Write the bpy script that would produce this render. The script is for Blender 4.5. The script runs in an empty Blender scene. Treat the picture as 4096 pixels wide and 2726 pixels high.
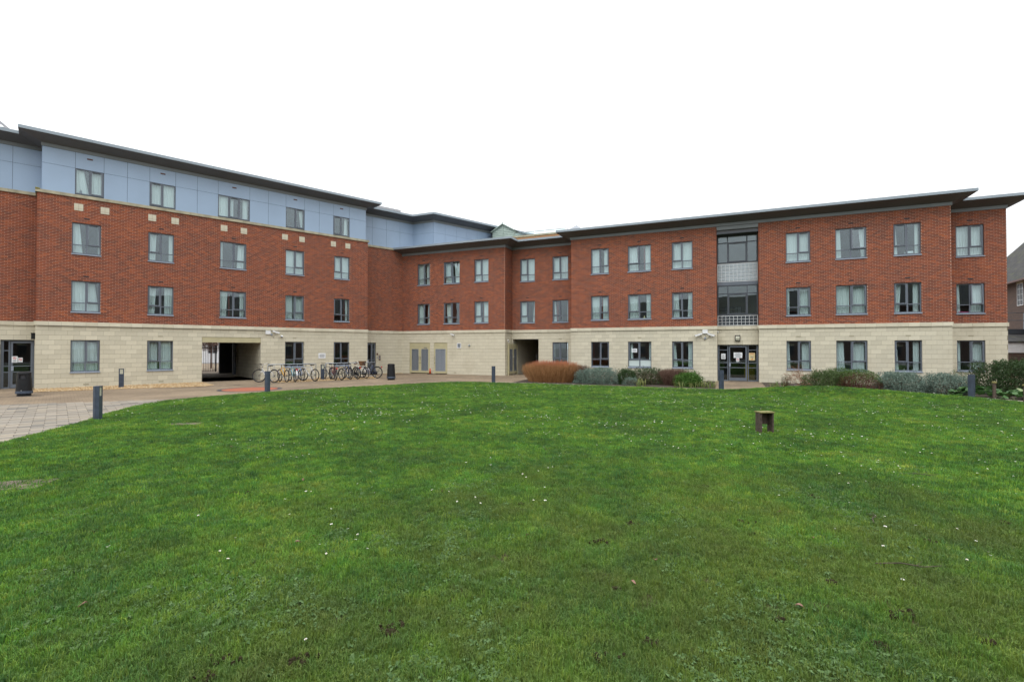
import bpy, bmesh, math, random
from mathutils import Vector, Matrix, noise, geometry

random.seed(7)
R = math.radians
SC = bpy.context.scene
COL = SC.collection

# ------------------------------------------------------------------ camera
EYE = 1.934
cam_d = bpy.data.cameras.new('camera')
cam = bpy.data.objects.new('camera', cam_d)
COL.objects.link(cam)
cam.location = (0, 0, EYE)
cam.rotation_euler = (R(90) + 0.01364, 0, 0)
cam_d.sensor_fit = 'HORIZONTAL'
cam_d.sensor_width = 36.0
cam_d.lens = 36.0 * 1981.0 / 4096.0
cam_d.clip_start = 0.05
cam_d.clip_end = 2000
SC.camera = cam

# ------------------------------------------------------------------ sky: bright even overcast
SUN_EL, SUN_AZ = 58.0, 200.0
world = bpy.data.worlds.new('World')
SC.world = world
world.use_nodes = True
wn, wl = world.node_tree.nodes, world.node_tree.links
for n in list(wn):
    wn.remove(n)
w_out = wn.new('ShaderNodeOutputWorld')
w_bg = wn.new('ShaderNodeBackground')
w_sky = wn.new('ShaderNodeTexSky')
w_sky.sky_type = 'NISHITA'
w_sky.sun_disc = False
w_sky.sun_elevation = R(SUN_EL)
w_sky.sun_rotation = R(SUN_AZ)
w_sky.dust_density = 8.0
w_sky.air_density = 1.0
w_mul = wn.new('ShaderNodeVectorMath')
w_mul.operation = 'SCALE'
w_mul.inputs['Scale'].default_value = 0.10
w_hsv = wn.new('ShaderNodeHueSaturation')
w_hsv.inputs['Saturation'].default_value = 0.25
w_tc = wn.new('ShaderNodeTexCoord')
w_sep = wn.new('ShaderNodeSeparateXYZ')
w_ramp = wn.new('ShaderNodeValToRGB')          # cloud cover: a little brighter towards the zenith
w_ramp.color_ramp.elements[0].position = 0.0
w_ramp.color_ramp.elements[0].color = (0.80, 0.82, 0.845, 1)
w_ramp.color_ramp.elements[1].position = 1.0
w_ramp.color_ramp.elements[1].color = (2.30, 2.36, 2.42, 1)
w_noise = wn.new('ShaderNodeTexNoise')
w_noise.inputs['Scale'].default_value = 1.5
w_noise.inputs['Detail'].default_value = 5
w_nr = wn.new('ShaderNodeMapRange')
w_nr.inputs['To Min'].default_value = 0.70
w_nr.inputs['To Max'].default_value = 1.20
w_cl = wn.new('ShaderNodeVectorMath')
w_cl.operation = 'SCALE'
w_mix = wn.new('ShaderNodeMix')
w_mix.data_type = 'RGBA'
w_mix.inputs[0].default_value = 0.85
wl.new(w_tc.outputs['Generated'], w_sep.inputs[0])
wl.new(w_sep.outputs['Z'], w_ramp.inputs[0])
wl.new(w_tc.outputs['Generated'], w_noise.inputs['Vector'])
wl.new(w_noise.outputs['Fac'], w_nr.inputs['Value'])
wl.new(w_ramp.outputs['Color'], w_cl.inputs[0])
wl.new(w_nr.outputs[0], w_cl.inputs['Scale'])
wl.new(w_sky.outputs['Color'], w_mul.inputs[0])
wl.new(w_mul.outputs[0], w_hsv.inputs['Color'])
wl.new(w_hsv.outputs['Color'], w_mix.inputs[6])
wl.new(w_cl.outputs[0], w_mix.inputs[7])
wl.new(w_mix.outputs[2], w_bg.inputs['Color'])
w_bg.inputs['Strength'].default_value = 1.0
wl.new(w_bg.outputs[0], w_out.inputs[0])

sun_d = bpy.data.lights.new('sun', 'SUN')
sun_d.energy = 0.9
sun_d.angle = R(40)
sun_d.color = (1.0, 0.98, 0.95)
sun = bpy.data.objects.new('sun', sun_d)
COL.objects.link(sun)
_d = Vector((math.sin(R(SUN_AZ)) * math.cos(R(SUN_EL)), math.cos(R(SUN_AZ)) * math.cos(R(SUN_EL)), math.sin(R(SUN_EL))))
sun.rotation_euler = (-_d).to_track_quat('-Z', 'Y').to_euler()
sun.location = (0, 0, 60)

SC.view_settings.view_transform = 'Standard'
SC.view_settings.look = 'None'
SC.view_settings.gamma = 1.0
SC.view_settings.use_curve_mapping = False
SC.view_settings.exposure = 0.38
SC.render.engine = 'CYCLES'
SC.cycles.use_denoising = True
SC.cycles.max_bounces = 6
SC.cycles.diffuse_bounces = 3
SC.cycles.glossy_bounces = 3
SC.cycles.transmission_bounces = 4
SC.cycles.transparent_max_bounces = 10
SC.cycles.caustics_reflective = False
SC.cycles.caustics_refractive = False
SC.cycles.sample_clamp_indirect = 6.0

# ------------------------------------------------------------------ frames of the two wings
A1, A2 = 0.742324, 0.419221          # wing directions in plan
D1, D2 = 32.2578, 30.880             # their distances from the camera
T1 = Vector((math.cos(A1), math.sin(A1), 0)); N1 = Vector((-math.sin(A1), math.cos(A1), 0))
T2 = Vector((math.cos(A2), -math.sin(A2), 0)); N2 = Vector((math.sin(A2), math.cos(A2), 0))
ROT = {1: A1, 2: -A2}


def W(w, x, y, z=0.0):
    """wing coordinates (along the wall, into the building, up) to world"""
    return (T1 * x + N1 * (D1 + y) + Vector((0, 0, z))) if w == 1 else (T2 * x + N2 * (D2 + y) + Vector((0, 0, z)))


def to_local(w, p):
    p = Vector((p[0], p[1], 0))
    return (p.dot(T1), p.dot(N1) - D1) if w == 1 else (p.dot(T2), p.dot(N2) - D2)


# ------------------------------------------------------------------ mesh helpers
class MB:
    def __init__(self):
        self.v, self.f, self.m, self.uv = [], [], [], []
        self.use_uv = False

    def face(self, pts, mi=0, uv=None):
        b = len(self.v)
        self.v.extend([tuple(p) for p in pts])
        self.f.append(tuple(range(b, b + len(pts))))
        self.m.append(mi)
        self.uv.append(uv)
        if uv is not None:
            self.use_uv = True

    def box(self, x0, x1, y0, y1, z0, z1, mi=0, sides=None, skip='', uv=None):
        b = len(self.v)
        self.v += [(x0, y0, z0), (x1, y0, z0), (x1, y1, z0), (x0, y1, z0), (x0, y0, z1), (x1, y0, z1), (x1, y1, z1), (x0, y1, z1)]
        s = mi if sides is None else sides
        for key, q, mm in (('b', (0, 3, 2, 1), s), ('t', (4, 5, 6, 7), s), ('f', (0, 1, 5, 4), mi), ('r', (1, 2, 6, 5), s), ('k', (2, 3, 7, 6), mi), ('l', (3, 0, 4, 7), s)):
            if key in skip:
                continue
            self.f.append(tuple(b + i for i in q))
            self.m.append(mm)
            self.uv.append(uv)
        if uv is not None:
            self.use_uv = True
        return self

    def obox(self, c, sx, sy, sz, M, mi=0):
        """box of half sizes turned by matrix M about centre c"""
        b = len(self.v)
        c = Vector(c)
        for dz in (-sz, sz):
            for dx, dy in ((-sx, -sy), (sx, -sy), (sx, sy), (-sx, sy)):
                self.v.append(tuple(c + M @ Vector((dx, dy, dz))))
        for q in ((0, 3, 2, 1), (4, 5, 6, 7), (0, 1, 5, 4), (1, 2, 6, 5), (2, 3, 7, 6), (3, 0, 4, 7)):
            self.f.append(tuple(b + i for i in q)); self.m.append(mi); self.uv.append(None)
        return self

    def tube(self, path, r, n=6, mi=0, cap=True, closed=False):
        path = [Vector(p) for p in path]
        rs = r if isinstance(r, (list, tuple)) else [r] * len(path)
        b0 = len(self.v)
        up = Vector((0, 0, 1))
        L = len(path)
        prev = None
        for i, p in enumerate(path):
            if closed:
                d = path[(i + 1) % L] - path[i - 1]
            else:
                d = path[min(i + 1, L - 1)] - path[max(i - 1, 0)]
            if d.length < 1e-9:
                d = Vector((0, 0, 1))
            d.normalize()
            if prev is None:
                a = d.cross(up if abs(d.z) < 0.9 else Vector((1, 0, 0))).normalized()
            else:
                a = (prev - d * prev.dot(d))
                a = a.normalized() if a.length > 1e-6 else d.orthogonal().normalized()
            prev = a
            c = d.cross(a)
            for k in range(n):
                t = 2 * math.pi * k / n
                self.v.append(tuple(p + (a * math.cos(t) + c * math.sin(t)) * rs[i]))
        segs = L if closed else L - 1
        for i in range(segs):
            j = (i + 1) % L
            for k in range(n):
                k2 = (k + 1) % n
                self.f.append((b0 + i * n + k, b0 + i * n + k2, b0 + j * n + k2, b0 + j * n + k)); self.m.append(mi); self.uv.append(None)
        if cap and not closed:
            self.f.append(tuple(b0 + k for k in reversed(range(n)))); self.m.append(mi); self.uv.append(None)
            self.f.append(tuple(b0 + (L - 1) * n + k for k in range(n))); self.m.append(mi); self.uv.append(None)
        return self

    def lathe(self, prof, n=24, mi=0, c=(0, 0)):
        b0 = len(self.v)
        for r, z in prof:
            for k in range(n):
                t = 2 * math.pi * k / n
                self.v.append((c[0] + r * math.cos(t), c[1] + r * math.sin(t), z))
        for i in range(len(prof) - 1):
            for k in range(n):
                k2 = (k + 1) % n
                self.f.append((b0 + i * n + k, b0 + i * n + k2, b0 + (i + 1) * n + k2, b0 + (i + 1) * n + k)); self.m.append(mi); self.uv.append(None)
        self.f.append(tuple(b0 + k for k in reversed(range(n)))); self.m.append(mi); self.uv.append(None)
        e = b0 + (len(prof) - 1) * n
        self.f.append(tuple(e + k for k in range(n))); self.m.append(mi); self.uv.append(None)
        return self

    def prism(self, poly, z0, z1, mi=0):
        n = len(poly)
        b = len(self.v)
        self.v += [(p[0], p[1], z0) for p in poly] + [(p[0], p[1], z1) for p in poly]
        self.f.append(tuple(b + i for i in reversed(range(n)))); self.m.append(mi); self.uv.append(None)
        self.f.append(tuple(b + n + i for i in range(n))); self.m.append(mi); self.uv.append(None)
        for i in range(n):
            j = (i + 1) % n
            self.f.append((b + i, b + j, b + n + j, b + n + i)); self.m.append(mi); self.uv.append(None)
        return self

    def mesh(self, name, mats, smooth=False):
        me = bpy.data.meshes.new(name)
        me.from_pydata(self.v, [], self.f)
        if not isinstance(mats, (list, tuple)):
            mats = [mats]
        for m in mats:
            me.materials.append(m)
        if len(mats) > 1:
            me.polygons.foreach_set('material_index', self.m)
        if smooth:
            me.polygons.foreach_set('use_smooth', [True] * len(self.f))
        if self.use_uv:
            lay = me.uv_layers.new(name='tone')
            flat = []
            for f, uv in zip(self.f, self.uv):
                u = uv or (0.5, 0.5)
                flat += [u[0], u[1]] * len(f)
            lay.data.foreach_set('uv', flat)
        me.update()
        return me

    def build(self, name, mats, parent=None, smooth=False, loc=None, rotz=0.0):
        return put(name, self.mesh(name, mats, smooth), parent, loc, rotz)


def put(name, me, parent=None, loc=None, rotz=0.0):
    o = bpy.data.objects.new(name, me)
    COL.objects.link(o)
    if parent is not None:
        o.parent = parent
    if loc is not None:
        o.location = loc
    if rotz:
        o.rotation_euler = (0, 0, rotz)
    return o


def tag(o, label=None, cat=None, group=None, kind=None):
    if label: o['label'] = label
    if cat: o['category'] = cat
    if group: o['group'] = group
    if kind: o['kind'] = kind
    return o


def thing(name, label, cat, loc=(0, 0, 0), rotz=0.0, group=None):
    o = bpy.data.objects.new(name, None)
    COL.objects.link(o)
    o.empty_display_size = 0.2
    o.location = loc
    o.rotation_euler = (0, 0, rotz)
    return tag(o, label, cat, group)


def copy_tree(o, parent=None):
    c = o.copy()
    COL.objects.link(c)
    c.parent = parent
    for ch in list(o.children):
        copy_tree(ch, c)
    return c


def offset_line(pts, d):
    """offset an open polyline to its right-hand side (outwards for walls run left to right)"""
    out = []
    n = len(pts)
    P = [Vector((p[0], p[1])) for p in pts]
    for i in range(n):
        ns = []
        if i > 0:
            t = (P[i] - P[i - 1]).normalized(); ns.append(Vector((t.y, -t.x)))
        if i < n - 1:
            t = (P[i + 1] - P[i]).normalized(); ns.append(Vector((t.y, -t.x)))
        if len(ns) == 1:
            o = ns[0] * d
        else:
            m = ns[0] + ns[1]
            o = m * (d / max(1e-6, 1 + ns[0].dot(ns[1])))
        out.append((P[i].x + o.x, P[i].y + o.y))
    return out


# ------------------------------------------------------------------ materials
def nodes_of(name):
    m = bpy.data.materials.new(name)
    m.use_nodes = True
    nt = m.node_tree
    return m, nt, nt.nodes, nt.links, nt.nodes['Principled BSDF']


def pm(name, col, rough=0.6, var=0.12, scale=4.0, bump=0.0, bscale=40.0, metal=0.0, spec=0.5, col2=None, detail=4.0, coat=0.0):
    """plain procedural paint or stone: colour varied by noise, optional fine bump"""
    m, nt, n, l, b = nodes_of(name)
    tc = n.new('ShaderNodeTexCoord')
    nz = n.new('ShaderNodeTexNoise'); nz.inputs['Scale'].default_value = scale; nz.inputs['Detail'].default_value = detail
    l.new(tc.outputs['Object'], nz.inputs['Vector'])
    mx = n.new('ShaderNodeMix'); mx.data_type = 'RGBA'
    c1 = tuple(max(0, c * (1 - var)) for c in col)
    c2 = tuple(min(1, c * (1 + var)) for c in col) if col2 is None else col2
    mx.inputs[6].default_value = (*c1, 1); mx.inputs[7].default_value = (*c2, 1)
    mr = n.new('ShaderNodeMapRange'); mr.inputs['From Min'].default_value = 0.3; mr.inputs['From Max'].default_value = 0.7
    l.new(nz.outputs['Fac'], mr.inputs['Value'])
    l.new(mr.outputs[0], mx.inputs[0])
    l.new(mx.outputs[2], b.inputs['Base Color'])
    b.inputs['Roughness'].default_value = rough
    b.inputs['Metallic'].default_value = metal
    b.inputs['Specular IOR Level'].default_value = spec
    if coat:
        b.inputs['Coat Weight'].default_value = coat
    if bump:
        n2 = n.new('ShaderNodeTexNoise'); n2.inputs['Scale'].default_value = bscale; n2.inputs['Detail'].default_value = 3
        l.new(tc.outputs['Object'], n2.inputs['Vector'])
        bp = n.new('ShaderNodeBump'); bp.inputs['Strength'].default_value = bump; bp.inputs['Distance'].default_value = 0.01
        l.new(n2.outputs['Fac'], bp.inputs['Height'])
        l.new(bp.outputs[0], b.inputs['Normal'])
    return m


def toned(name, stops, rough=0.85, grain=0.15, gscale=30.0, bump=0.15, stain=None):
    """colour picked per piece by its stored tone (u) and lightness (v), with fine grain"""
    m, nt, n, l, b = nodes_of(name)
    uv = n.new('ShaderNodeUVMap'); uv.uv_map = 'tone'
    sp = n.new('ShaderNodeSeparateXYZ'); l.new(uv.outputs[0], sp.inputs[0])
    rp = n.new('ShaderNodeValToRGB')
    el = rp.color_ramp.elements
    while len(el) < len(stops):
        el.new(0.5)
    for e, (p, c) in zip(el, stops):
        e.position = p; e.color = (*c, 1)
    l.new(sp.outputs['X'], rp.inputs[0])
    tc = n.new('ShaderNodeTexCoord')
    nz = n.new('ShaderNodeTexNoise'); nz.inputs['Scale'].default_value = gscale; nz.inputs['Detail'].default_value = 4
    l.new(tc.outputs['Object'], nz.inputs['Vector'])
    mr = n.new('ShaderNodeMapRange'); mr.inputs['To Min'].default_value = 1 - grain; mr.inputs['To Max'].default_value = 1 + grain
    l.new(nz.outputs['Fac'], mr.inputs['Value'])
    mv = n.new('ShaderNodeMapRange'); mv.inputs['To Min'].default_value = 0.84; mv.inputs['To Max'].default_value = 1.16
    l.new(sp.outputs['Y'], mv.inputs['Value'])
    mu = n.new('ShaderNodeMath'); mu.operation = 'MULTIPLY'
    l.new(mr.outputs[0], mu.inputs[0]); l.new(mv.outputs[0], mu.inputs[1])
    sc = n.new('ShaderNodeVectorMath'); sc.operation = 'SCALE'
    l.new(rp.outputs['Color'], sc.inputs[0]); l.new(mu.outputs[0], sc.inputs['Scale'])
    src = sc.outputs[0]
    if stain:
        n3 = n.new('ShaderNodeTexNoise'); n3.inputs['Scale'].default_value = stain[1]; n3.inputs['Detail'].default_value = 6
        l.new(tc.outputs['Object'], n3.inputs['Vector'])
        m3 = n.new('ShaderNodeMapRange'); m3.inputs['From Min'].default_value = 0.5; m3.inputs['From Max'].default_value = 0.75
        m3.inputs['To Max'].default_value = stain[2]
        l.new(n3.outputs['Fac'], m3.inputs['Value'])
        mx = n.new('ShaderNodeMix'); mx.data_type = 'RGBA'
        l.new(m3.outputs[0], mx.inputs[0]); l.new(src, mx.inputs[6]); mx.inputs[7].default_value = (*stain[0], 1)
        src = mx.outputs[2]
    l.new(src, b.inputs['Base Color'])
    b.inputs['Roughness'].default_value = rough
    b.inputs['Specular IOR Level'].default_value = 0.25
    if bump:
        bp = n.new('ShaderNodeBump'); bp.inputs['Strength'].default_value = bump; bp.inputs['Distance'].default_value = 0.004
        l.new(nz.outputs['Fac'], bp.inputs['Height']); l.new(bp.outputs[0], b.inputs['Normal'])
    return m


M = {}
M['brick'] = toned('red_brick', [(0.0, (0.120, 0.048, 0.037)), (0.28, (0.155, 0.053, 0.034)), (0.5, (0.200, 0.058, 0.032)), (0.75, (0.25, 0.068, 0.031)), (1.0, (0.32, 0.090, 0.034))], gscale=22)
M['mortar'] = pm('mortar', (0.44, 0.285, 0.215), 0.95, 0.15, 6.0)
M['reveal'] = pm('brick_reveal', (0.17, 0.055, 0.035), 0.9, 0.3, 14.0)
M['stone'] = toned('buff_stone', [(0.0, (0.525, 0.488, 0.378)), (0.5, (0.555, 0.518, 0.405)), (1.0, (0.585, 0.548, 0.435))], grain=0.07, gscale=9, bump=0.1, stain=((0.43, 0.39, 0.29), 1.3, 0.5))
M['stone_joint'] = pm('stone_joint', (0.20, 0.17, 0.11), 0.95, 0.2, 6.0)
M['stone_plain'] = pm('buff_stone_plain', (0.48, 0.45, 0.36), 0.9, 0.08, 2.0, 0.1, 40)
M['cap'] = pm('coping_stone', (0.36, 0.33, 0.235), 0.9, 0.25, 3.0, 0.1, 40)
M['lichen'] = pm('lichen', (0.22, 0.20, 0.03), 0.95, 0.4, 20.0, 0.3, 60)
M['frame'] = pm('grey_window_frame', (0.118, 0.138, 0.168), 0.42, 0.06, 3.0)
M['frame_dark'] = pm('dark_grey_metal', (0.060, 0.070, 0.085), 0.4, 0.08, 3.0)
M['vent_dark'] = pm('dark_vent', (0.022, 0.022, 0.026), 0.6, 0.2, 20)
M['sill'] = pm('pale_grey_sill', (0.26, 0.30, 0.36), 0.4, 0.08, 4.0)
M['panel'] = pm('blue_grey_panel', (0.29, 0.39, 0.525), 0.33, 0.07, 0.5, bump=0.03, bscale=1.2)
M['panel_gap'] = pm('panel_joint', (0.035, 0.045, 0.06), 0.8, 0.1)
M['fascia'] = pm('roof_fascia', (0.25, 0.30, 0.34), 0.38, 0.10, 0.8)
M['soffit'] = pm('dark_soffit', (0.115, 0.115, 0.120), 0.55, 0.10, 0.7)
M['frieze'] = pm('grey_frieze', (0.180, 0.200, 0.205), 0.45, 0.08, 0.8)
M['roof_top'] = pm('roof_sheet', (0.16, 0.18, 0.20), 0.6, 0.1, 0.6)
M['room'] = pm('room_wall', (0.20, 0.17, 0.15), 0.9, 0.25, 0.8)
M['slab'] = pm('floor_screed', (0.22, 0.21, 0.20), 0.9, 0.15, 0.8)
M['cream'] = pm('cream_paint', (0.44, 0.40, 0.245), 0.5, 0.07, 2.0)
M['louvre'] = pm('grey_louvre', (0.33, 0.36, 0.40), 0.35, 0.08, 5.0, metal=0.5)
M['louvre_dark'] = pm('louvre_backing', (0.03, 0.03, 0.035), 0.8)
M['steel'] = pm('galvanised_steel', (0.34, 0.38, 0.42), 0.35, 0.15, 12, metal=0.7)
M['spoke'] = pm('dull_bike_metal', (0.10, 0.105, 0.11), 0.4, 0.2, 12, metal=0.4)
M['chrome'] = pm('bright_metal', (0.6, 0.6, 0.62), 0.22, 0.05, 6, metal=0.9)
M['black'] = pm('black_plastic', (0.009, 0.010, 0.012), 0.45, 0.2, 8, spec=0.3)
M['rubber'] = pm('black_rubber', (0.016, 0.016, 0.017), 0.75, 0.2, 30)
M['white'] = pm('white_paint', (0.72, 0.73, 0.74), 0.4, 0.05, 5)
M['paper'] = pm('white_paper', (0.70, 0.73, 0.75), 0.7, 0.04, 5)
M['ink'] = pm('grey_print', (0.14, 0.15, 0.17), 0.8, 0.1)
M['ink_black'] = pm('black_print', (0.02, 0.02, 0.02), 0.8, 0.1)
M['ink_red'] = pm('red_print', (0.55, 0.06, 0.05), 0.7, 0.1)
M['poster'] = pm('yellow_poster', (0.68, 0.58, 0.32), 0.7, 0.06)
M['orange'] = pm('orange_print', (0.55, 0.19, 0.06), 0.7, 0.1)
M['bollard'] = pm('slate_blue_paint', (0.040, 0.055, 0.082), 0.45, 0.25, 7, 0.1, 60)
M['lens'] = pm('frosted_lamp_lens', (0.46, 0.46, 0.36), 0.35, 0.1, 8)
M['wood'] = pm('weathered_wood', (0.075, 0.055, 0.042), 0.9, 0.4, 14, 0.4, 40)
M['wood_top'] = pm('mossy_wood', (0.22, 0.175, 0.075), 0.95, 0.35, 16, 0.4, 50, col2=(0.19, 0.19, 0.06))
M['cone'] = pm('orange_cone', (0.62, 0.09, 0.03), 0.5, 0.08)
M['green_board'] = pm('pale_green_boards', (0.31, 0.39, 0.345), 0.6, 0.08, 4)
M['yellow_brick'] = pm('orange_brick', (0.42, 0.22, 0.10), 0.9, 0.25, 30)
M['pale_metal'] = pm('pale_grey_slats', (0.36, 0.36, 0.37), 0.6, 0.1, 3)
M['lead'] = pm('grey_lead', (0.26, 0.28, 0.31), 0.5, 0.1, 3)
M['pink'] = pm('pink_plastic', (0.7, 0.03, 0.22), 0.5)
M['wicker'] = pm('brown_wicker', (0.17, 0.085, 0.04), 0.8, 0.4, 60, 0.4, 90)
M['leather'] = pm('brown_leather', (0.10, 0.035, 0.022), 0.5, 0.2, 20)
M['red_lens'] = pm('red_reflector', (0.5, 0.015, 0.02), 0.2, 0.1)
M['soil'] = pm('bed_soil', (0.045, 0.032, 0.022), 0.95, 0.4, 14, 0.5, 30)
M['yellow_bin'] = pm('yellow_bin', (0.42, 0.30, 0.03), 0.6, 0.1)


def cloth(name, col):
    m, nt, n, l, b = nodes_of(name)
    b.inputs['Base Color'].default_value = (*col, 1)
    b.inputs['Roughness'].default_value = 0.9
    tr = n.new('ShaderNodeBsdfTranslucent'); tr.inputs['Color'].default_value = (*col, 1)
    mx = n.new('ShaderNodeMixShader'); mx.inputs[0].default_value = 0.25
    l.new(b.outputs[0], mx.inputs[1]); l.new(tr.outputs[0], mx.inputs[2])
    l.new(mx.outputs[0], n['Material Output'].inputs['Surface'])
    return m


M['curtain'] = cloth('white_net_curtain', (0.88, 0.91, 0.90))
M['curtain_red'] = cloth('dark_red_curtain', (0.20, 0.045, 0.035))
M['blind'] = cloth('pale_blind', (0.62, 0.72, 0.70))


def glass(name, tint, extra):
    m, nt, n, l, b = nodes_of(name)
    n.remove(b)
    tr = n.new('ShaderNodeBsdfTransparent'); tr.inputs['Color'].default_value = (*tint, 1)
    gl = n.new('ShaderNodeBsdfGlossy'); gl.inputs['Roughness'].default_value = 0.012
    gl.inputs['Color'].default_value = (0.86, 0.95, 1.0, 1)
    lw = n.new('ShaderNodeLayerWeight'); lw.inputs['Blend'].default_value = 0.5
    p5 = n.new('ShaderNodeMath'); p5.operation = 'POWER'; p5.inputs[1].default_value = 5.0
    fr = n.new('ShaderNodeMath'); fr.operation = 'MULTIPLY_ADD'; fr.inputs[1].default_value = 0.93; fr.inputs[2].default_value = 0.043
    l.new(lw.outputs['Facing'], p5.inputs[0]); l.new(p5.outputs[0], fr.inputs[0])
    ad = n.new('ShaderNodeMath'); ad.operation = 'ADD'; ad.use_clamp = True; ad.inputs[1].default_value = extra
    # float glass is never quite flat: reflections waver a little
    tc = n.new('ShaderNodeTexCoord')
    nz = n.new('ShaderNodeTexNoise'); nz.inputs['Scale'].default_value = 1.6; nz.inputs['Detail'].default_value = 1
    l.new(tc.outputs['Object'], nz.inputs['Vector'])
    bp = n.new('ShaderNodeBump'); bp.inputs['Strength'].default_value = 0.06; bp.inputs['Distance'].default_value = 0.02
    l.new(nz.outputs['Fac'], bp.inputs['Height'])
    l.new(bp.outputs[0], gl.inputs['Normal'])
    l.new(fr.outputs[0], ad.inputs[0])
    mx = n.new('ShaderNodeMixShader')
    l.new(ad.outputs[0], mx.inputs[0]); l.new(tr.outputs[0], mx.inputs[1]); l.new(gl.outputs[0], mx.inputs[2])
    l.new(mx.outputs[0], n['Material Output'].inputs['Surface'])
    return m


M['glass'] = glass('window_glass', (0.905, 0.965, 0.965), 0.05)
M['glass_door'] = glass('door_glass', (0.66, 0.70, 0.70), 0.01)
M['glass_clear'] = glass('balustrade_glass', (0.88, 0.94, 0.93), 0.03)


def glass_block():
    m, nt, n, l, b = nodes_of('glass_block')
    b.inputs['Base Color'].default_value = (0.36, 0.41, 0.44, 1)
    b.inputs['Roughness'].default_value = 0.12
    tc = n.new('ShaderNodeTexCoord')
    wv = n.new('ShaderNodeTexWave'); wv.inputs['Scale'].default_value = 14; wv.inputs['Distortion'].default_value = 2
    l.new(tc.outputs['Object'], wv.inputs['Vector'])
    bp = n.new('ShaderNodeBump'); bp.inputs['Strength'].default_value = 0.5; bp.inputs['Distance'].default_value = 0.01
    l.new(wv.outputs['Fac'], bp.inputs['Height']); l.new(bp.outputs[0], b.inputs['Normal'])
    return m


M['gblock'] = glass_block()
M['gblock_dark'] = pm('dark_glass_block', (0.055, 0.065, 0.075), 0.12, 0.2, 3)
M['dull_glass'] = pm('dull_dark_glass', (0.03, 0.034, 0.04), 0.35, 0.3, 2, spec=0.3)
M['gjoint'] = pm('white_block_joint', (0.55, 0.57, 0.58), 0.7, 0.05)


# ground materials --------------------------------------------------
def paving_mat():
    m, nt, n, l, b = nodes_of('tan_block_paving')
    tc = n.new('ShaderNodeTexCoord')
    mp = n.new('ShaderNodeMapping'); mp.inputs['Rotation'].default_value = (0, 0, -A1)
    l.new(tc.outputs['Object'], mp.inputs['Vector'])
    bt = n.new('ShaderNodeTexBrick')
    bt.inputs['Scale'].default_value = 1.0
    bt.inputs['Brick Width'].default_value = 0.2; bt.inputs['Row Height'].default_value = 0.1
    bt.inputs['Mortar Size'].default_value = 0.004
    bt.inputs['Color1'].default_value = (0.255, 0.195, 0.13, 1); bt.inputs['Color2'].default_value = (0.195, 0.15, 0.105, 1)
    bt.inputs['Mortar'].default_value = (0.085, 0.07, 0.05, 1)
    l.new(mp.outputs[0], bt.inputs['Vector'])
    nz = n.new('ShaderNodeTexNoise'); nz.inputs['Scale'].default_value = 0.45; nz.inputs['Detail'].default_value = 7
    l.new(tc.outputs['Object'], nz.inputs['Vector'])
    mr = n.new('ShaderNodeMapRange'); mr.inputs['From Min'].default_value = 0.3; mr.inputs['From Max'].default_value = 0.7
    mr.inputs['To Min'].default_value = 0.72; mr.inputs['To Max'].default_value = 1.22
    l.new(nz.outputs['Fac'], mr.inputs['Value'])
    sc = n.new('ShaderNodeVectorMath'); sc.operation = 'SCALE'
    l.new(bt.outputs['Color'], sc.inputs[0]); l.new(mr.outputs[0], sc.inputs['Scale'])
    l.new(sc.outputs[0], b.inputs['Base Color'])
    bp = n.new('ShaderNodeBump'); bp.inputs['Strength'].default_value = 0.4; bp.inputs['Distance'].default_value = 0.005; bp.invert = True
    l.new(bt.outputs['Fac'], bp.inputs['Height']); l.new(bp.outputs[0], b.inputs['Normal'])
    b.inputs['Roughness'].default_value = 0.85
    b.inputs['Specular IOR Level'].default_value = 0.3
    return m


M['paving'] = paving_mat()
M['paver'] = toned('stone_paver', [(0.0, (0.10, 0.098, 0.096)), (0.12, (0.19, 0.175, 0.15)), (0.55, (0.235, 0.21, 0.175)), (0.93, (0.27, 0.235, 0.185)), (1.0, (0.34, 0.30, 0.19))], grain=0.22, gscale=7, bump=0.2, stain=((0.20, 0.15, 0.10), 0.9, 0.6))
M['paver_joint'] = pm('paver_joint', (0.11, 0.095, 0.075), 0.95, 0.3, 12)
M['asphalt'] = pm('street_asphalt', (0.20, 0.19, 0.175), 0.9, 0.2, 2)
M['path'] = pm('path_concrete', (0.33, 0.29, 0.23), 0.9, 0.22, 3, 0.2, 60)
M['inlay_red'] = pm('red_paver', (0.30, 0.095, 0.05), 0.85, 0.18, 9, 0.1, 40)
M['inlay_dark'] = pm('charcoal_paver', (0.055, 0.055, 0.06), 0.85, 0.2, 9)
M['gravel'] = toned('tan_gravel', [(0.0, (0.22, 0.13, 0.06)), (0.4, (0.40, 0.27, 0.13)), (0.8, (0.50, 0.38, 0.22)), (1.0, (0.62, 0.54, 0.40))], grain=0.2)
M['gravel_bed'] = pm('gravel_bed', (0.25, 0.165, 0.08), 0.95, 0.5, 35, 0.5, 60)
M['slab_stone'] = pm('worn_slab', (0.105, 0.083, 0.058), 0.9, 0.35, 6, 0.3, 40)


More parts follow.
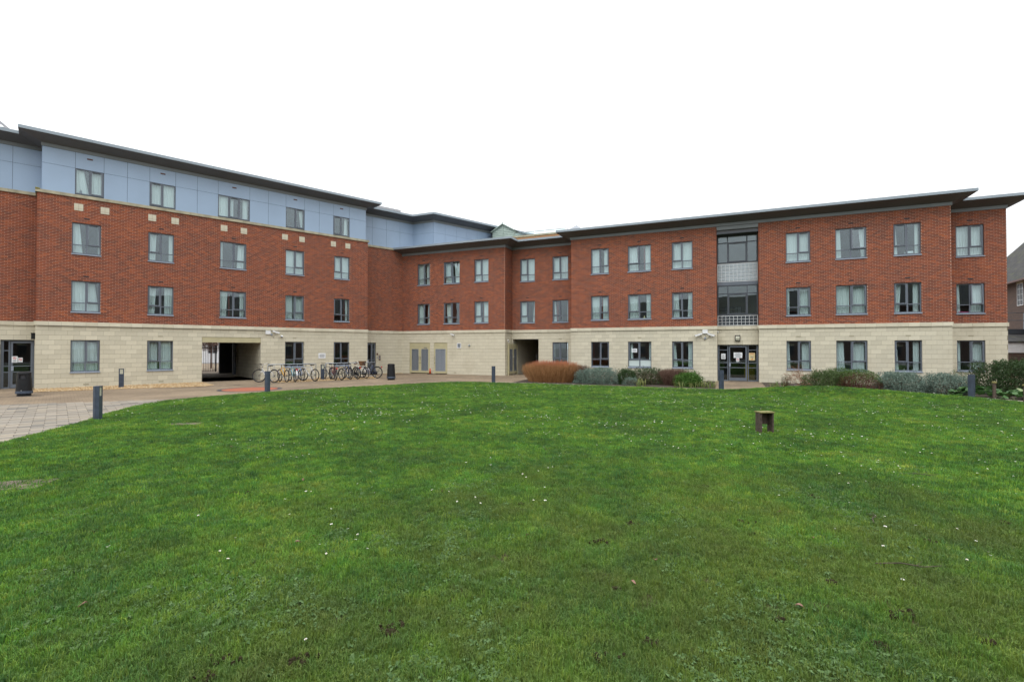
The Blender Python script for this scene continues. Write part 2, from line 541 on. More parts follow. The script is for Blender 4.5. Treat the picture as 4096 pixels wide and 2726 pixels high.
def lawn_color(n, l, hues):
    """large and small patches by position on the ground"""
    ge = n.new('ShaderNodeNewGeometry')
    n1 = n.new('ShaderNodeTexNoise'); n1.inputs['Scale'].default_value = 0.55; n1.inputs['Detail'].default_value = 3
    n2 = n.new('ShaderNodeTexNoise'); n2.inputs['Scale'].default_value = 2.6; n2.inputs['Detail'].default_value = 5
    l.new(ge.outputs['Position'], n1.inputs['Vector']); l.new(ge.outputs['Position'], n2.inputs['Vector'])
    ad = n.new('ShaderNodeMath'); ad.operation = 'ADD'
    s1 = n.new('ShaderNodeMath'); s1.operation = 'MULTIPLY'; s1.inputs[1].default_value = 0.55
    s2 = n.new('ShaderNodeMath'); s2.operation = 'MULTIPLY'; s2.inputs[1].default_value = 0.45
    l.new(n1.outputs['Fac'], s1.inputs[0]); l.new(n2.outputs['Fac'], s2.inputs[0])
    l.new(s1.outputs[0], ad.inputs[0]); l.new(s2.outputs[0], ad.inputs[1])
    rp = n.new('ShaderNodeValToRGB')
    el = rp.color_ramp.elements
    while len(el) < len(hues):
        el.new(0.5)
    for e, (p, c) in zip(el, hues):
        e.position = p; e.color = (*c, 1)
    l.new(ad.outputs[0], rp.inputs[0])
    return rp, ge


def grass_blade_mat():
    m, nt, n, l, b = nodes_of('grass_blade')
    rp, ge = lawn_color(n, l, [(0.34, (0.072, 0.145, 0.028)), (0.46, (0.090, 0.190, 0.028)), (0.54, (0.122, 0.256, 0.028)), (0.64, (0.180, 0.290, 0.042))])
    oi = n.new('ShaderNodeObjectInfo')
    mr = n.new('ShaderNodeMapRange'); mr.inputs['To Min'].default_value = 0.6; mr.inputs['To Max'].default_value = 1.4
    l.new(oi.outputs['Random'], mr.inputs['Value'])
    sc = n.new('ShaderNodeVectorMath'); sc.operation = 'SCALE'
    l.new(rp.outputs['Color'], sc.inputs[0]); l.new(mr.outputs[0], sc.inputs['Scale'])
    # tufts differ: bluish, fresh, straw-tipped
    fr_ = n.new('ShaderNodeMath'); fr_.operation = 'MULTIPLY'; fr_.inputs[1].default_value = 7.31
    f2_ = n.new('ShaderNodeMath'); f2_.operation = 'FRACT'
    l.new(oi.outputs['Random'], fr_.inputs[0]); l.new(fr_.outputs[0], f2_.inputs[0])
    hr = n.new('ShaderNodeValToRGB'); he = hr.color_ramp.elements
    while len(he) < 5:
        he.new(0.5)
    for e_, (p_, c_) in zip(he, [(0.0, (0.62, 0.82, 1.5)), (0.3, (0.82, 0.95, 1.15)), (0.6, (1.0, 1.0, 1.0)), (0.86, (1.22, 1.08, 0.9)), (1.0, (1.9, 1.3, 1.5))]):
        e_.position = p_; e_.color = (*c_, 1)
    l.new(f2_.outputs[0], hr.inputs[0])
    mt = n.new('ShaderNodeVectorMath'); mt.operation = 'MULTIPLY'
    l.new(sc.outputs[0], mt.inputs[0]); l.new(hr.outputs['Color'], mt.inputs[1])
    sc = mt
    # worn, mossy ground in the foreground turns the blades yellower
    n3 = n.new('ShaderNodeTexNoise'); n3.inputs['Scale'].default_value = 1.1; n3.inputs['Detail'].default_value = 5
    l.new(ge.outputs['Position'], n3.inputs['Vector'])
    ml = n.new('ShaderNodeVectorMath'); ml.operation = 'DISTANCE'
    ml.inputs[1].default_value = (1.6, 2.6, 0)
    l.new(ge.outputs['Position'], ml.inputs[0])
    mw = n.new('ShaderNodeMapRange'); mw.inputs['From Min'].default_value = 2.0; mw.inputs['From Max'].default_value = 7.5
    mw.inputs['To Min'].default_value = 0.30; mw.inputs['To Max'].default_value = 0.0
    l.new(ml.outputs['Value'], mw.inputs['Value'])
    a3 = n.new('ShaderNodeMath'); a3.operation = 'ADD'
    l.new(n3.outputs['Fac'], a3.inputs[0]); l.new(mw.outputs[0], a3.inputs[1])
    m4 = n.new('ShaderNodeMapRange'); m4.inputs['From Min'].default_value = 0.58; m4.inputs['From Max'].default_value = 0.86
    m4.inputs['To Max'].default_value = 0.6
    l.new(a3.outputs[0], m4.inputs['Value'])
    mx = n.new('ShaderNodeMix'); mx.data_type = 'RGBA'
    l.new(m4.outputs[0], mx.inputs[0]); l.new(sc.outputs[0], mx.inputs[6]); mx.inputs[7].default_value = (0.125, 0.150, 0.034, 1)
    l.new(mx.outputs[2], b.inputs['Base Color'])
    b.inputs['Roughness'].default_value = 0.55
    b.inputs['Specular IOR Level'].default_value = 0.3
    tr = n.new('ShaderNodeBsdfTranslucent'); l.new(mx.outputs[2], tr.inputs['Color'])
    ms = n.new('ShaderNodeMixShader'); ms.inputs[0].default_value = 0.3
    l.new(b.outputs[0], ms.inputs[1]); l.new(tr.outputs[0], ms.inputs[2])
    l.new(ms.outputs[0], n['Material Output'].inputs['Surface'])
    return m


def lawn_mat():
    m, nt, n, l, b = nodes_of('lawn_ground')
    rp, ge = lawn_color(n, l, [(0.34, (0.030, 0.058, 0.012)), (0.46, (0.040, 0.078, 0.013)), (0.54, (0.050, 0.095, 0.014)), (0.64, (0.065, 0.092, 0.020))])
    n3 = n.new('ShaderNodeTexNoise'); n3.inputs['Scale'].default_value = 3.5; n3.inputs['Detail'].default_value = 6
    l.new(ge.outputs['Position'], n3.inputs['Vector'])
    m3 = n.new('ShaderNodeMapRange'); m3.inputs['From Min'].default_value = 0.55; m3.inputs['From Max'].default_value = 0.68
    l.new(n3.outputs['Fac'], m3.inputs['Value'])
    mx = n.new('ShaderNodeMix'); mx.data_type = 'RGBA'
    l.new(m3.outputs[0], mx.inputs[0]); l.new(rp.outputs['Color'], mx.inputs[6]); mx.inputs[7].default_value = (0.050, 0.038, 0.022, 1)
    l.new(mx.outputs[2], b.inputs['Base Color'])
    n4 = n.new('ShaderNodeTexNoise'); n4.inputs['Scale'].default_value = 45; n4.inputs['Detail'].default_value = 4
    l.new(ge.outputs['Position'], n4.inputs['Vector'])
    bp = n.new('ShaderNodeBump'); bp.inputs['Strength'].default_value = 0.6; bp.inputs['Distance'].default_value = 0.02
    l.new(n4.outputs['Fac'], bp.inputs['Height']); l.new(bp.outputs[0], b.inputs['Normal'])
    b.inputs['Roughness'].default_value = 0.9
    b.inputs['Specular IOR Level'].default_value = 0.15
    return m


M['grass'] = grass_blade_mat()
M['lawn'] = lawn_mat()


def leaf_mat(name, c1, c2, rough=0.6, trans=0.25, tip=None):
    """leaf colour varied leaf by leaf through the stored tone"""
    m, nt, n, l, b = nodes_of(name)
    uv = n.new('ShaderNodeUVMap'); uv.uv_map = 'tone'
    sp = n.new('ShaderNodeSeparateXYZ'); l.new(uv.outputs[0], sp.inputs[0])
    mx = n.new('ShaderNodeMix'); mx.data_type = 'RGBA'
    l.new(sp.outputs['X'], mx.inputs[0]); mx.inputs[6].default_value = (*c1, 1); mx.inputs[7].default_value = (*c2, 1)
    src = mx.outputs[2]
    if tip:
        m2 = n.new('ShaderNodeMix'); m2.data_type = 'RGBA'
        l.new(sp.outputs['Y'], m2.inputs[0]); l.new(src, m2.inputs[6]); m2.inputs[7].default_value = (*tip, 1)
        src = m2.outputs[2]
    l.new(src, b.inputs['Base Color'])
    b.inputs['Roughness'].default_value = rough
    b.inputs['Specular IOR Level'].default_value = 0.35
    if trans:
        tr = n.new('ShaderNodeBsdfTranslucent'); l.new(src, tr.inputs['Color'])
        ms = n.new('ShaderNodeMixShader'); ms.inputs[0].default_value = trans
        l.new(b.outputs[0], ms.inputs[1]); l.new(tr.outputs[0], ms.inputs[2])
        l.new(ms.outputs[0], n['Material Output'].inputs['Surface'])
    return m


M['leaf_weed'] = leaf_mat('clover_leaf', (0.060, 0.125, 0.034), (0.125, 0.205, 0.075), 0.8)
M['leaf_dark'] = leaf_mat('dark_green_leaf', (0.018, 0.040, 0.012), (0.050, 0.095, 0.025))
M['leaf_mid'] = leaf_mat('bright_green_leaf', (0.030, 0.085, 0.010), (0.085, 0.185, 0.025))
M['leaf_olive'] = leaf_mat('olive_green_leaf', (0.038, 0.068, 0.018), (0.090, 0.140, 0.042))
M['leaf_grey'] = leaf_mat('grey_green_leaf', (0.085, 0.130, 0.100), (0.21, 0.285, 0.235))
M['leaf_fresh'] = leaf_mat('fresh_hedge_leaf', (0.040, 0.095, 0.015), (0.085, 0.155, 0.030))
M['leaf_strap'] = leaf_mat('strap_leaf', (0.075, 0.16, 0.035), (0.27, 0.28, 0.10))
M['leaf_broad'] = leaf_mat('broad_leaf', (0.022, 0.075, 0.015), (0.075, 0.17, 0.045), 0.35)
M['leaf_pale'] = leaf_mat('pale_broad_leaf', (0.17, 0.24, 0.10), (0.30, 0.36, 0.17), 0.4)
M['twig_orange'] = leaf_mat('orange_dogwood_stem', (0.20, 0.090, 0.032), (0.39, 0.205, 0.085), 0.7, 0, tip=(0.45, 0.125, 0.07))
M['twig_brown'] = leaf_mat('brown_twig', (0.055, 0.030, 0.020), (0.14, 0.075, 0.045), 0.8, 0)
M['twig_purple'] = leaf_mat('purple_brown_twig', (0.07, 0.035, 0.028), (0.16, 0.095, 0.065), 0.8, 0)
M['twig_red'] = leaf_mat('red_brown_twig', (0.060, 0.022, 0.014), (0.125, 0.048, 0.030), 0.8, 0)
M['twig_tan'] = leaf_mat('tan_twig', (0.17, 0.085, 0.05), (0.30, 0.17, 0.10), 0.8, 0)
M['bark'] = pm('grey_bark', (0.10, 0.085, 0.065), 0.9, 0.3, 8)
M['petal'] = pm('white_petal', (0.84, 0.83, 0.82), 0.6, 0.03)
M['pollen'] = pm('yellow_flower_centre', (0.65, 0.42, 0.02), 0.7, 0.1)
M['dead_leaf'] = pm('dead_leaf', (0.22, 0.12, 0.085), 0.7, 0.3, 60)
M['earth_cast'] = pm('worm_cast_earth', (0.028, 0.023, 0.013), 0.98, 0.4, 30, 0.5, 60, spec=0.05)


def far_brick():
    m, nt, n, l, b = nodes_of('brown_brickwork')
    tc = n.new('ShaderNodeTexCoord')
    mp = n.new('ShaderNodeMapping'); mp.inputs['Rotation'].default_value = (R(-90), 0, 0)
    l.new(tc.outputs['Object'], mp.inputs['Vector'])
    bt = n.new('ShaderNodeTexBrick'); bt.inputs['Scale'].default_value = 1
    bt.inputs['Brick Width'].default_value = 0.225; bt.inputs['Row Height'].default_value = 0.075; bt.inputs['Mortar Size'].default_value = 0.006
    bt.inputs['Color1'].default_value = (0.105, 0.062, 0.048, 1); bt.inputs['Color2'].default_value = (0.065, 0.042, 0.038, 1)
    bt.inputs['Mortar'].default_value = (0.17, 0.13, 0.10, 1)
    l.new(mp.outputs[0], bt.inputs['Vector']); l.new(bt.outputs['Color'], b.inputs['Base Color'])
    b.inputs['Roughness'].default_value = 0.9
    return m


def slate_mat():
    m, nt, n, l, b = nodes_of('roof_slates')
    tc = n.new('ShaderNodeTexCoord')
    bt = n.new('ShaderNodeTexBrick'); bt.inputs['Scale'].default_value = 1
    bt.inputs['Brick Width'].default_value = 0.28; bt.inputs['Row Height'].default_value = 0.20; bt.inputs['Mortar Size'].default_value = 0.008
    bt.inputs['Color1'].default_value = (0.085, 0.082, 0.08, 1); bt.inputs['Color2'].default_value = (0.052, 0.052, 0.054, 1)
    bt.inputs['Mortar'].default_value = (0.03, 0.03, 0.03, 1)
    l.new(tc.outputs['Object'], bt.inputs['Vector'])
    nz = n.new('ShaderNodeTexNoise'); nz.inputs['Scale'].default_value = 2.5; nz.inputs['Detail'].default_value = 5
    l.new(tc.outputs['Object'], nz.inputs['Vector'])
    mr = n.new('ShaderNodeMapRange'); mr.inputs['From Min'].default_value = 0.55; mr.inputs['From Max'].default_value = 0.7; mr.inputs['To Max'].default_value = 0.6
    l.new(nz.outputs['Fac'], mr.inputs['Value'])
    mx = n.new('ShaderNodeMix'); mx.data_type = 'RGBA'; mx.inputs[7].default_value = (0.12, 0.13, 0.05, 1)
    l.new(mr.outputs[0], mx.inputs[0]); l.new(bt.outputs['Color'], mx.inputs[6])
    l.new(mx.outputs[2], b.inputs['Base Color'])
    b.inputs['Roughness'].default_value = 0.95
    b.inputs['Specular IOR Level'].default_value = 0.15
    return m


M['far_brick'] = far_brick()
M['slate'] = slate_mat()

# =================================================================== THE BUILDINGS


class Face:
    """a vertical wall face in building coordinates: origin, heading, length; s along it, o outwards"""
    def __init__(self, x, y, heading, length):
        self.x, self.y, self.L, self.h = x, y, length, heading
        self.t = (math.cos(heading), math.sin(heading)); self.n = (math.sin(heading), -math.cos(heading))

    def p(self, s, o, z):
        return (self.x + self.t[0] * s + self.n[0] * o, self.y + self.t[1] * s + self.n[1] * o, z)

    def box(self, mb, s0, s1, o0, o1, z0, z1, mi=0, sides=None, skip='', uv=None):
        """o1 is the outer face"""
        b = len(mb.v)
        mb.v += [self.p(s0, o1, z0), self.p(s1, o1, z0), self.p(s1, o0, z0), self.p(s0, o0, z0),
                 self.p(s0, o1, z1), self.p(s1, o1, z1), self.p(s1, o0, z1), self.p(s0, o0, z1)]
        sd = mi if sides is None else sides
        for key, q, mm in (('b', (0, 3, 2, 1), sd), ('t', (4, 5, 6, 7), sd), ('f', (0, 1, 5, 4), mi), ('r', (1, 2, 6, 5), sd), ('k', (2, 3, 7, 6), mi), ('l', (3, 0, 4, 7), sd)):
            if key in skip:
                continue
            mb.f.append(tuple(b + i for i in q)); mb.m.append(mm); mb.uv.append(uv)
        if uv is not None:
            mb.use_uv = True


def solid(L, z0, z1, openings):
    """intervals of [0, L] that no opening takes away between z0 and z1"""
    iv = [(0.0, L)]
    for a, b, c, d in openings:
        if d <= z0 + 1e-4 or c >= z1 - 1e-4:
            continue
        nv = []
        for p, q in iv:
            if b <= p or a >= q:
                nv.append((p, q))
            else:
                if a > p: nv.append((p, a))
                if b < q: nv.append((b, q))
        iv = nv
    return iv


def backing(mb, face, z0, z1, openings, thick, mi, sides):
    zs = sorted({z0, z1} | {z for o in openings for z in o[2:4] if z0 < z < z1})
    for a, b in zip(zs, zs[1:]):
        for p, q in solid(face.L, a, b, openings):
            face.box(mb, p + (0.012 if p == 0 else 0), q - (0.012 if q == face.L else 0), -thick, -0.004, a, b, mi, sides)


def tone_at(x, z, seed):
    """brick tone: darker and redder zones run across the wall"""
    v = 0.5 + 0.42 * noise.noise(Vector((x * 0.22 + seed, z * 0.75, 3.1))) + 0.25 * noise.noise(Vector((x * 0.9, z * 2.2, seed)))
    return v


def lay(face, z0, z1, openings, length, course, gap, proud, seed, fn, cut_min=0.04, vgap=None):
    """run through a stretcher bond; fn(s0, s1, za, zb, whole)"""
    k = 0
    z = z0
    vgap = gap if vgap is None else vgap
    while z < z1 - 0.02:
        zt = min(z + course, z1)
        za, zb = z + gap / 2, zt - gap / 2
        off = (k % 2) * length / 2
        for p, q in solid(face.L, za + 0.002, zb - 0.002, openings):
            i = math.floor((p - off) / length)
            while True:
                s0, s1 = off + i * length, off + (i + 1) * length
                if s0 >= q:
                    break
                c0, c1 = max(s0, p) + (vgap / 2 if s0 >= p else 0.002), min(s1, q) - (vgap / 2 if s1 <= q else 0.002)
                if c1 - c0 > cut_min:
                    fn(c0, c1, za, zb, (c1 - c0) > length - vgap - 0.002 and abs((zb - za) - (course - gap)) < 0.002)
                i += 1
        k += 1
        z = zt
    return


class Building:
    def __init__(self, name, w, label):
        self.w = w
        self.root = thing(name, label, 'building', W(w, 0, 0), ROT[w])
        self.wall = None
        self.bricks, self.stones, self.back = MB(), MB(), MB()
        self.cand_b, self.cand_s = [], []      # whole pieces that may become objects of their own
        self.tmesh = {}

    def eye(self, x, y):
        p = W(self.w, x, y)
        return math.hypot(p.x, p.y)

    def brick_face(self, face, z0, z1, openings, seed=0.0):
        backing(self.back, face, z0, z1, openings, 0.28, 0, 1)

        def fn(s0, s1, za, zb, whole):
            c = face.p((s0 + s1) / 2, 0, (za + zb) / 2)
            u = min(1, max(0, 0.35 * tone_at(c[0] + c[1] * 1.7, c[2], seed) + 0.66 * random.random() + 0.03)); v = random.random()
            if whole and face.h == 0:
                self.cand_b.append((self.eye(c[0], c[1]) + abs(c[2] - 4) * 0.4, face, s0, s1, za, zb, u, v))
            else:
                face.box(self.bricks, s0, s1, -0.004, 0, za, zb, uv=(u, v), skip='k')
        lay(face, z0, z1, openings, 0.225, 0.075, 0.0115, 0.006, seed, fn)

    def stone_face(self, face, z0, z1, openings, seed=0.0, rows=13, string=True):
        backing(self.back, face, 0.0 if z0 <= 0 else z0, z1, openings, 0.28, 2, 3)
        top = z1 - 0.19 if string else z1

        def fn(s0, s1, za, zb, whole):
            c = face.p((s0 + s1) / 2, 0, (za + zb) / 2)
            u = 0.25 + 0.5 * random.random(); v = 0.42 + 0.16 * random.random()
            if whole and face.h == 0:
                self.cand_s.append((self.eye(c[0], c[1]), face, s0, s1, za, zb, u, v))
            else:
                face.box(self.stones, s0, s1, -0.004, 0, za, zb, uv=(u, v), skip='k')
        lay(face, z0, top, openings, 0.45, 0.2308, 0.010, 0.006, seed, fn, vgap=0.005)
        if string:
            s = 0.0
            while s < face.L - 0.01:
                e = min(s + 0.45, face.L + 0.0)
                face.box(self.stones, s + 0.003, e - 0.003, -0.007, 0.055, top, z1, uv=(random.random(), 0.5 + 0.3 * random.random()), skip='k')
                s = e

    def finish(self):
        wall = self.back.build('wall', [M['mortar'], M['reveal'], M['stone_joint'], M['stone_plain']], self.root)
        self.wall = wall
        for cand, mb, one, many, mat in ((self.cand_b, self.bricks, 'brick', 'brickwork', M['brick']), (self.cand_s, self.stones, 'stone_block', 'stonework', M['stone'])):
            cand.sort(key=lambda c: c[0])
            for i, (d, face, s0, s1, za, zb, u, v) in enumerate(cand):
                if i < 300:
                    ku, kv = round(u * 11), round(v * 3)
                    key = (one, ku, kv, round(s1 - s0, 3), round(zb - za, 3))
                    if key not in self.tmesh:
                        b = MB()
                        b.box(0, s1 - s0, 0, 0.004, 0, zb - za, uv=(ku / 11, kv / 3), skip='k')
                        self.tmesh[key] = b.mesh(one, mat)
                    put(one, self.tmesh[key], wall, face.p(s0, 0, za))
                else:
                    face.box(mb, s0, s1, -0.004, 0, za, zb, uv=(u, v), skip='k')
            o = mb.build(many, mat, wall)
            o['kind'] = 'stuff'


CURT = {}


def curtain_mesh(w0, w1, h, seed, shift=0.0):
    """a hanging folded sheet: width w0 at the rail, w1 at the hem, hem shifted sideways"""
    rnd = random.Random(seed)
    mb = MB()
    n = max(8, int(w0 / 0.018))
    ph = rnd.random() * 6
    rows = [0.0, 0.35, 0.7, 1.0]
    k = rnd.uniform(46, 62)
    for r in rows:
        for i in range(n + 1):
            t = i / n
            x = (t * w0) * (1 - r) + (shift + t * w1) * r
            y = 0.022 * math.sin(t * w0 * k + ph + 0.8 * r * math.sin(3 * t + ph)) + 0.012 * math.sin(t * w0 * 17 + ph * 2)
            mb.v.append((x, y * (0.6 + 0.5 * r), h * (1 - r)))
    for j in range(len(rows) - 1):
        for i in range(n):
            a = j * (n + 1) + i
            mb.f.append((a, a + n + 1, a + n + 2, a + 1)); mb.m.append(0); mb.uv.append(None)
    return mb


def window(bld, x, z0, w, h, y=0.0, sash='R', curtains=(), transom=True, opened=0.0, lights=2, frosted=False, setback=0.075, red=(), dark=False, sill=True, gl='glass'):
    """a casement window as part of the building: frame mesh with panes, sash, sill, vent and curtains under it"""
    fr, ys = MB(), setback
    sh = 0.065 if sill else 0.0
    b = 0.048
    zb, zt = sh, h
    fr.box(0, b, ys, ys + 0.07, zb, zt); fr.box(w - b, w, ys, ys + 0.07, zb, zt)
    fr.box(b, w - b, ys, ys + 0.07, zt - b, zt); fr.box(b, w - b, ys, ys + 0.07, zb, zb + b)
    ml = [w * i / lights for i in range(1, lights)]
    for m_ in ml:
        fr.box(m_ - 0.032, m_ + 0.032, ys, ys + 0.07, zb + b, zt - b)
    tz = zb + (zt - zb) * 0.285 if transom else zb + b
    edges = [0.0 + b] + [v for m_ in ml for v in (m_ - 0.032, m_ + 0.032)] + [w - b]
    cells = [(edges[i], edges[i + 1]) for i in range(0, len(edges), 2)]
    if transom:
        for a, c in cells:
            fr.box(a, c, ys, ys + 0.07, tz - 0.022, tz + 0.022)
    win = fr.build('window', M['frame'], bld.root, loc=(x, y, z0))
    if sill:
        sm = MB()
        sm.face([(-0.02, -0.045, 0), (w + 0.02, -0.045, 0), (w + 0.02, -0.045, 0.045), (-0.02, -0.045, 0.045)])
        sm.face([(-0.02, -0.045, 0.045), (w + 0.02, -0.045, 0.045), (w + 0.02, ys + 0.01, 0.064), (-0.02, ys + 0.01, 0.064)])
        sm.face([(-0.02, -0.045, 0), (-0.02, ys, 0), (w + 0.02, ys, 0), (w + 0.02, -0.045, 0)])
        sm.face([(-0.02, ys, 0), (-0.02, -0.045, 0), (-0.02, -0.045, 0.045), (-0.02, ys, 0.064)])
        sm.face([(w + 0.02, -0.045, 0), (w + 0.02, ys, 0), (w + 0.02, ys, 0.064), (w + 0.02, -0.045, 0.045)])
        sm.build('sill', M['sill'], win)
    si = {'L': 0, 'R': lights - 1, 'M': 1, None: -1}[sash]
    for i, (a, c) in enumerate(cells):
        up0 = (tz + 0.022) if transom else zb + b
        up1 = zt - b
        if i == si:
            s = MB(); q = 0.045
            W_, H_ = c - a, up1 - up0
            s.box(-0.012, q, -0.025, 0.045, -0.012, H_ + 0.012); s.box(W_ - q, W_ + 0.012, -0.025, 0.045, -0.012, H_ + 0.012)
            s.box(q, W_ - q, -0.025, 0.045, H_ - q, H_ + 0.012); s.box(q, W_ - q, -0.025, 0.045, -0.012, q)
            so = s.build('sash', M['frame'], win, loc=(a, ys, up0))
            pg = MB(); pg.box(q, W_ - q, 0.005, 0.012, q, H_ - q)
            # pane and vent travel with the sash but are listed under the window
            po = pg.build('pane', M[gl], win, loc=(a, ys, up0))
            vm = MB(); vm.box(W_ * 0.18, W_ * 0.82, -0.040, -0.026, H_ - 0.030, H_ - 0.006)
            vo = vm.build('trickle_vent', M['vent_dark'], win, loc=(a, ys, up0))
            hm = MB(); hm.box(W_ * 0.16, W_ * 0.22, -0.034, -0.026, 0.004, 0.022); ho = hm.build('sash_catch', M['vent_dark'], win, loc=(a, ys, up0))
            hm = MB(); hm.box(W_ * 0.78, W_ * 0.84, -0.034, -0.026, 0.004, 0.022); h2 = hm.build('sash_catch', M['vent_dark'], win, loc=(a, ys, up0))
            if opened:
                for o in (so, po, vo, ho, h2):           # top-hung: the foot swings out
                    Mx = Matrix.Translation((0, 0, H_)) @ Matrix.Rotation(-opened, 4, 'X') @ Matrix.Translation((0, 0, -H_))
                    o.matrix_basis = Matrix.Translation((a, ys - 0.01, up0)) @ Mx
        else:
            pg = MB(); pg.box(a, c, ys + 0.02, ys + 0.027, up0, up1); pg.build('pane', M[gl], win)
        if transom:
            pg = MB(); pg.box(a, c, ys + 0.02, ys + 0.027, zb + b, tz - 0.022)
            pg.build('pane', M['blind'] if frosted else M[gl], win)
    k = hash((round(x, 2), round(z0, 2))) & 0xffff
    H = h - sh - 0.02
    for j, cu in enumerate(curtains):
        a, c = cu[0], cu[1]
        a2, c2 = (cu[2], cu[3]) if len(cu) > 3 else (a, c)
        cm = curtain_mesh((c - a) * w, (c2 - a2) * w, H, k + j, (a2 - a) * w)
        cm.build('curtain', M['curtain'], win, True, loc=(a * w, ys + 0.16 + 0.01 * j, sh + 0.01))
    for j, (a, c) in enumerate(red):
        cm = curtain_mesh((c - a) * w, (c - a) * w, H, k + 9 + j)
        cm.build('curtain', M['curtain_red'], win, True, loc=(a * w, ys + 0.24, sh + 0.01))
    return win


def air_brick(bld, x, z, y=0.0, w=0.215, h=0.065, mat='vent_dark'):
    m = MB()
    m.box(-w / 2, w / 2, -0.004, 0.02, 0, h)
    for i in range(4):
        m.box(-w / 2 + 0.012 + i * 0.05, -w / 2 + 0.050 + i * 0.05, -0.008, -0.0045, 0.012, h - 0.012)
    return m.build('air_brick', M[mat], bld.root, loc=(x, y, z))


# ------------------------------------------------------------------ left wing: four storeys, blue panels on top
L = Building('brick_hall_wing', 1, 'four storey red brick wing with pale blue panelled top floor and archway')
lx0, lx1 = -0.78, 15.92
SM, BG = 1.12, 1.37
LC = [(0.46, 1.10), (3.48, 1.14), (6.83, 1.38), (10.43, 1.14), (13.52, 1.08)]
LZ = [(0.6924, 1.6156), (3.64, 1.575), (6.49, 1.575)]
F, FULL = None, ((0.0, 0.5), (0.5, 1.0))
Lc = {  # curtains per (floor, column)
    (0, 0): ((0, .5), (.52, .96)), (0, 1): ((.03, .42), (.52, .95)), (0, 3): (), (0, 4): (),
    (1, 0): ((0, .48), (.52, .8, .5, .95)), (1, 1): ((.04, .34, .04, .28), (.66, .97)), (1, 2): ((.02, .32, .02, .27), (.78, .97)), (1, 3): ((.02, .44), (.5, .96)), (1, 4): ((.80, .97),),
    (2, 0): ((.05, .26, .05, .38), (.90, .98)), (2, 1): ((.08, .34, .08, .30), (.82, .97)), (2, 2): ((.02, .12), (.72, .95, .66, .92)), (2, 3): FULL, (2, 4): FULL}
main_open_b, main_open_s = [], []
for f, (z0, h) in enumerate(LZ):
    for c, (x, w) in enumerate(LC):
        if f == 0 and c == 2:
            continue
        (main_open_s if f == 0 else main_open_b).append((x - lx0, x - lx0 + w, z0, z0 + h))
arch = (5.98, 9.03, 2.235)
main_open_s.append((arch[0] - lx0, arch[1] - lx0, 0.0, 2.5388))
Fm = Face(lx0, 0, 0, lx1 - lx0)
L.stone_face(Fm, 0, 3.19, main_open_s, 1.0)
L.brick_face(Fm, 3.19, 9.29, main_open_b, 1.0)
# recess at the left end, with its entrance, and recess at the corner
Fl = Face(-11.0, 1.0, 0, 11.0 + lx0)
l_open = [(11.0 - 1.98, 11.0 - 0.83, 0, 2.308)]
L.stone_face(Fl, 0, 3.19, l_open, 2.0)
L.brick_face(Fl, 3.19, 9.29, [], 2.0)
Fr = Face(lx1, 1.3, 0, 19.42 - lx1)
r_open = [(16.53 - lx1, 17.22 - lx1, 0, 2.308)]
L.stone_face(Fr, 0, 3.19, r_open, 3.0)
L.brick_face(Fr, 3.19, 9.29, [], 3.0)
Fs = Face(lx0, 1.0, R(-90), 1.0)
L.stone_face(Fs, 0, 3.19, [], 4.0); L.brick_face(Fs, 3.19, 9.29, [], 4.0)
Fs2 = Face(lx1, 0, R(90), 1.3)
L.stone_face(Fs2, 0, 3.19, [], 5.0); L.brick_face(Fs2, 3.19, 9.29, [], 5.0)
L.finish()
for f, (z0, h) in enumerate(LZ):
    for c, (x, w) in enumerate(LC):
        if f == 0 and c == 2:
            continue
        window(L, x, z0, w, h, sash='RLRRL'[c], curtains=Lc[(f, c)], red=((.72, .79),) if (f, c) == (1, 4) else ((.36, .41),) if (f, c) == (1, 2) else ())
        if not (f == 0 and c in (0, 4)):
            air_brick(L, x + w * 0.5, z0 + h + 0.20, mat='vent_dark' if f else 'cap')
for x in (1.05, 4.1):
    air_brick(L, x, 0.10, mat='cap')

# paired stone squares with a cross cut under the coping
sqm = MB()
for a, b, c, d in ((-.17, -.004, -.17, -.075), (.004, .17, -.17, -.075), (-.17, -.004, -.067, .17), (.004, .17, -.067, .17)):
    sqm.box(a, b, -0.012, 0.0, c, d, uv=(0.4, 0.5))
sq_mesh = sqm.mesh('stone_square', M['stone'])
for x in (0.70, 1.70, 3.64, 4.66, 7.02, 8.06, 10.38, 11.42, 13.46, 14.46):
    put('stone_square', sq_mesh, L.root, (x, -0.001, 8.83))

# coping between brick and panels, block by block
cop = offset_line([(-11.0, 1.0), (lx0, 1.0), (lx0, 0), (lx1, 0), (lx1, 1.3), (19.6, 1.3)], 0.07)
for (xa, ya), (xb, yb) in zip(cop, cop[1:]):
    ln = math.hypot(xb - xa, yb - ya)
    k = max(1, round(ln / 0.9))
    hd = math.atan2(yb - ya, xb - xa)
    fc = Face(xa, ya, hd, ln)
    for i in range(k):
        m = MB()
        fc.box(m, ln * i / k + 0.003, ln * (i + 1) / k - 0.003, -0.28, 0.0, 9.285, 9.43)
        m.build('coping_stone', M['cap'], L.root)
m = MB()
m.tube([(lx0 - 0.06, -0.06, 9.44), (lx0 + 0.10, -0.07, 9.44)], [0.05, 0.025], 7)
m.build('lichen_patch', M['lichen'], L.root)

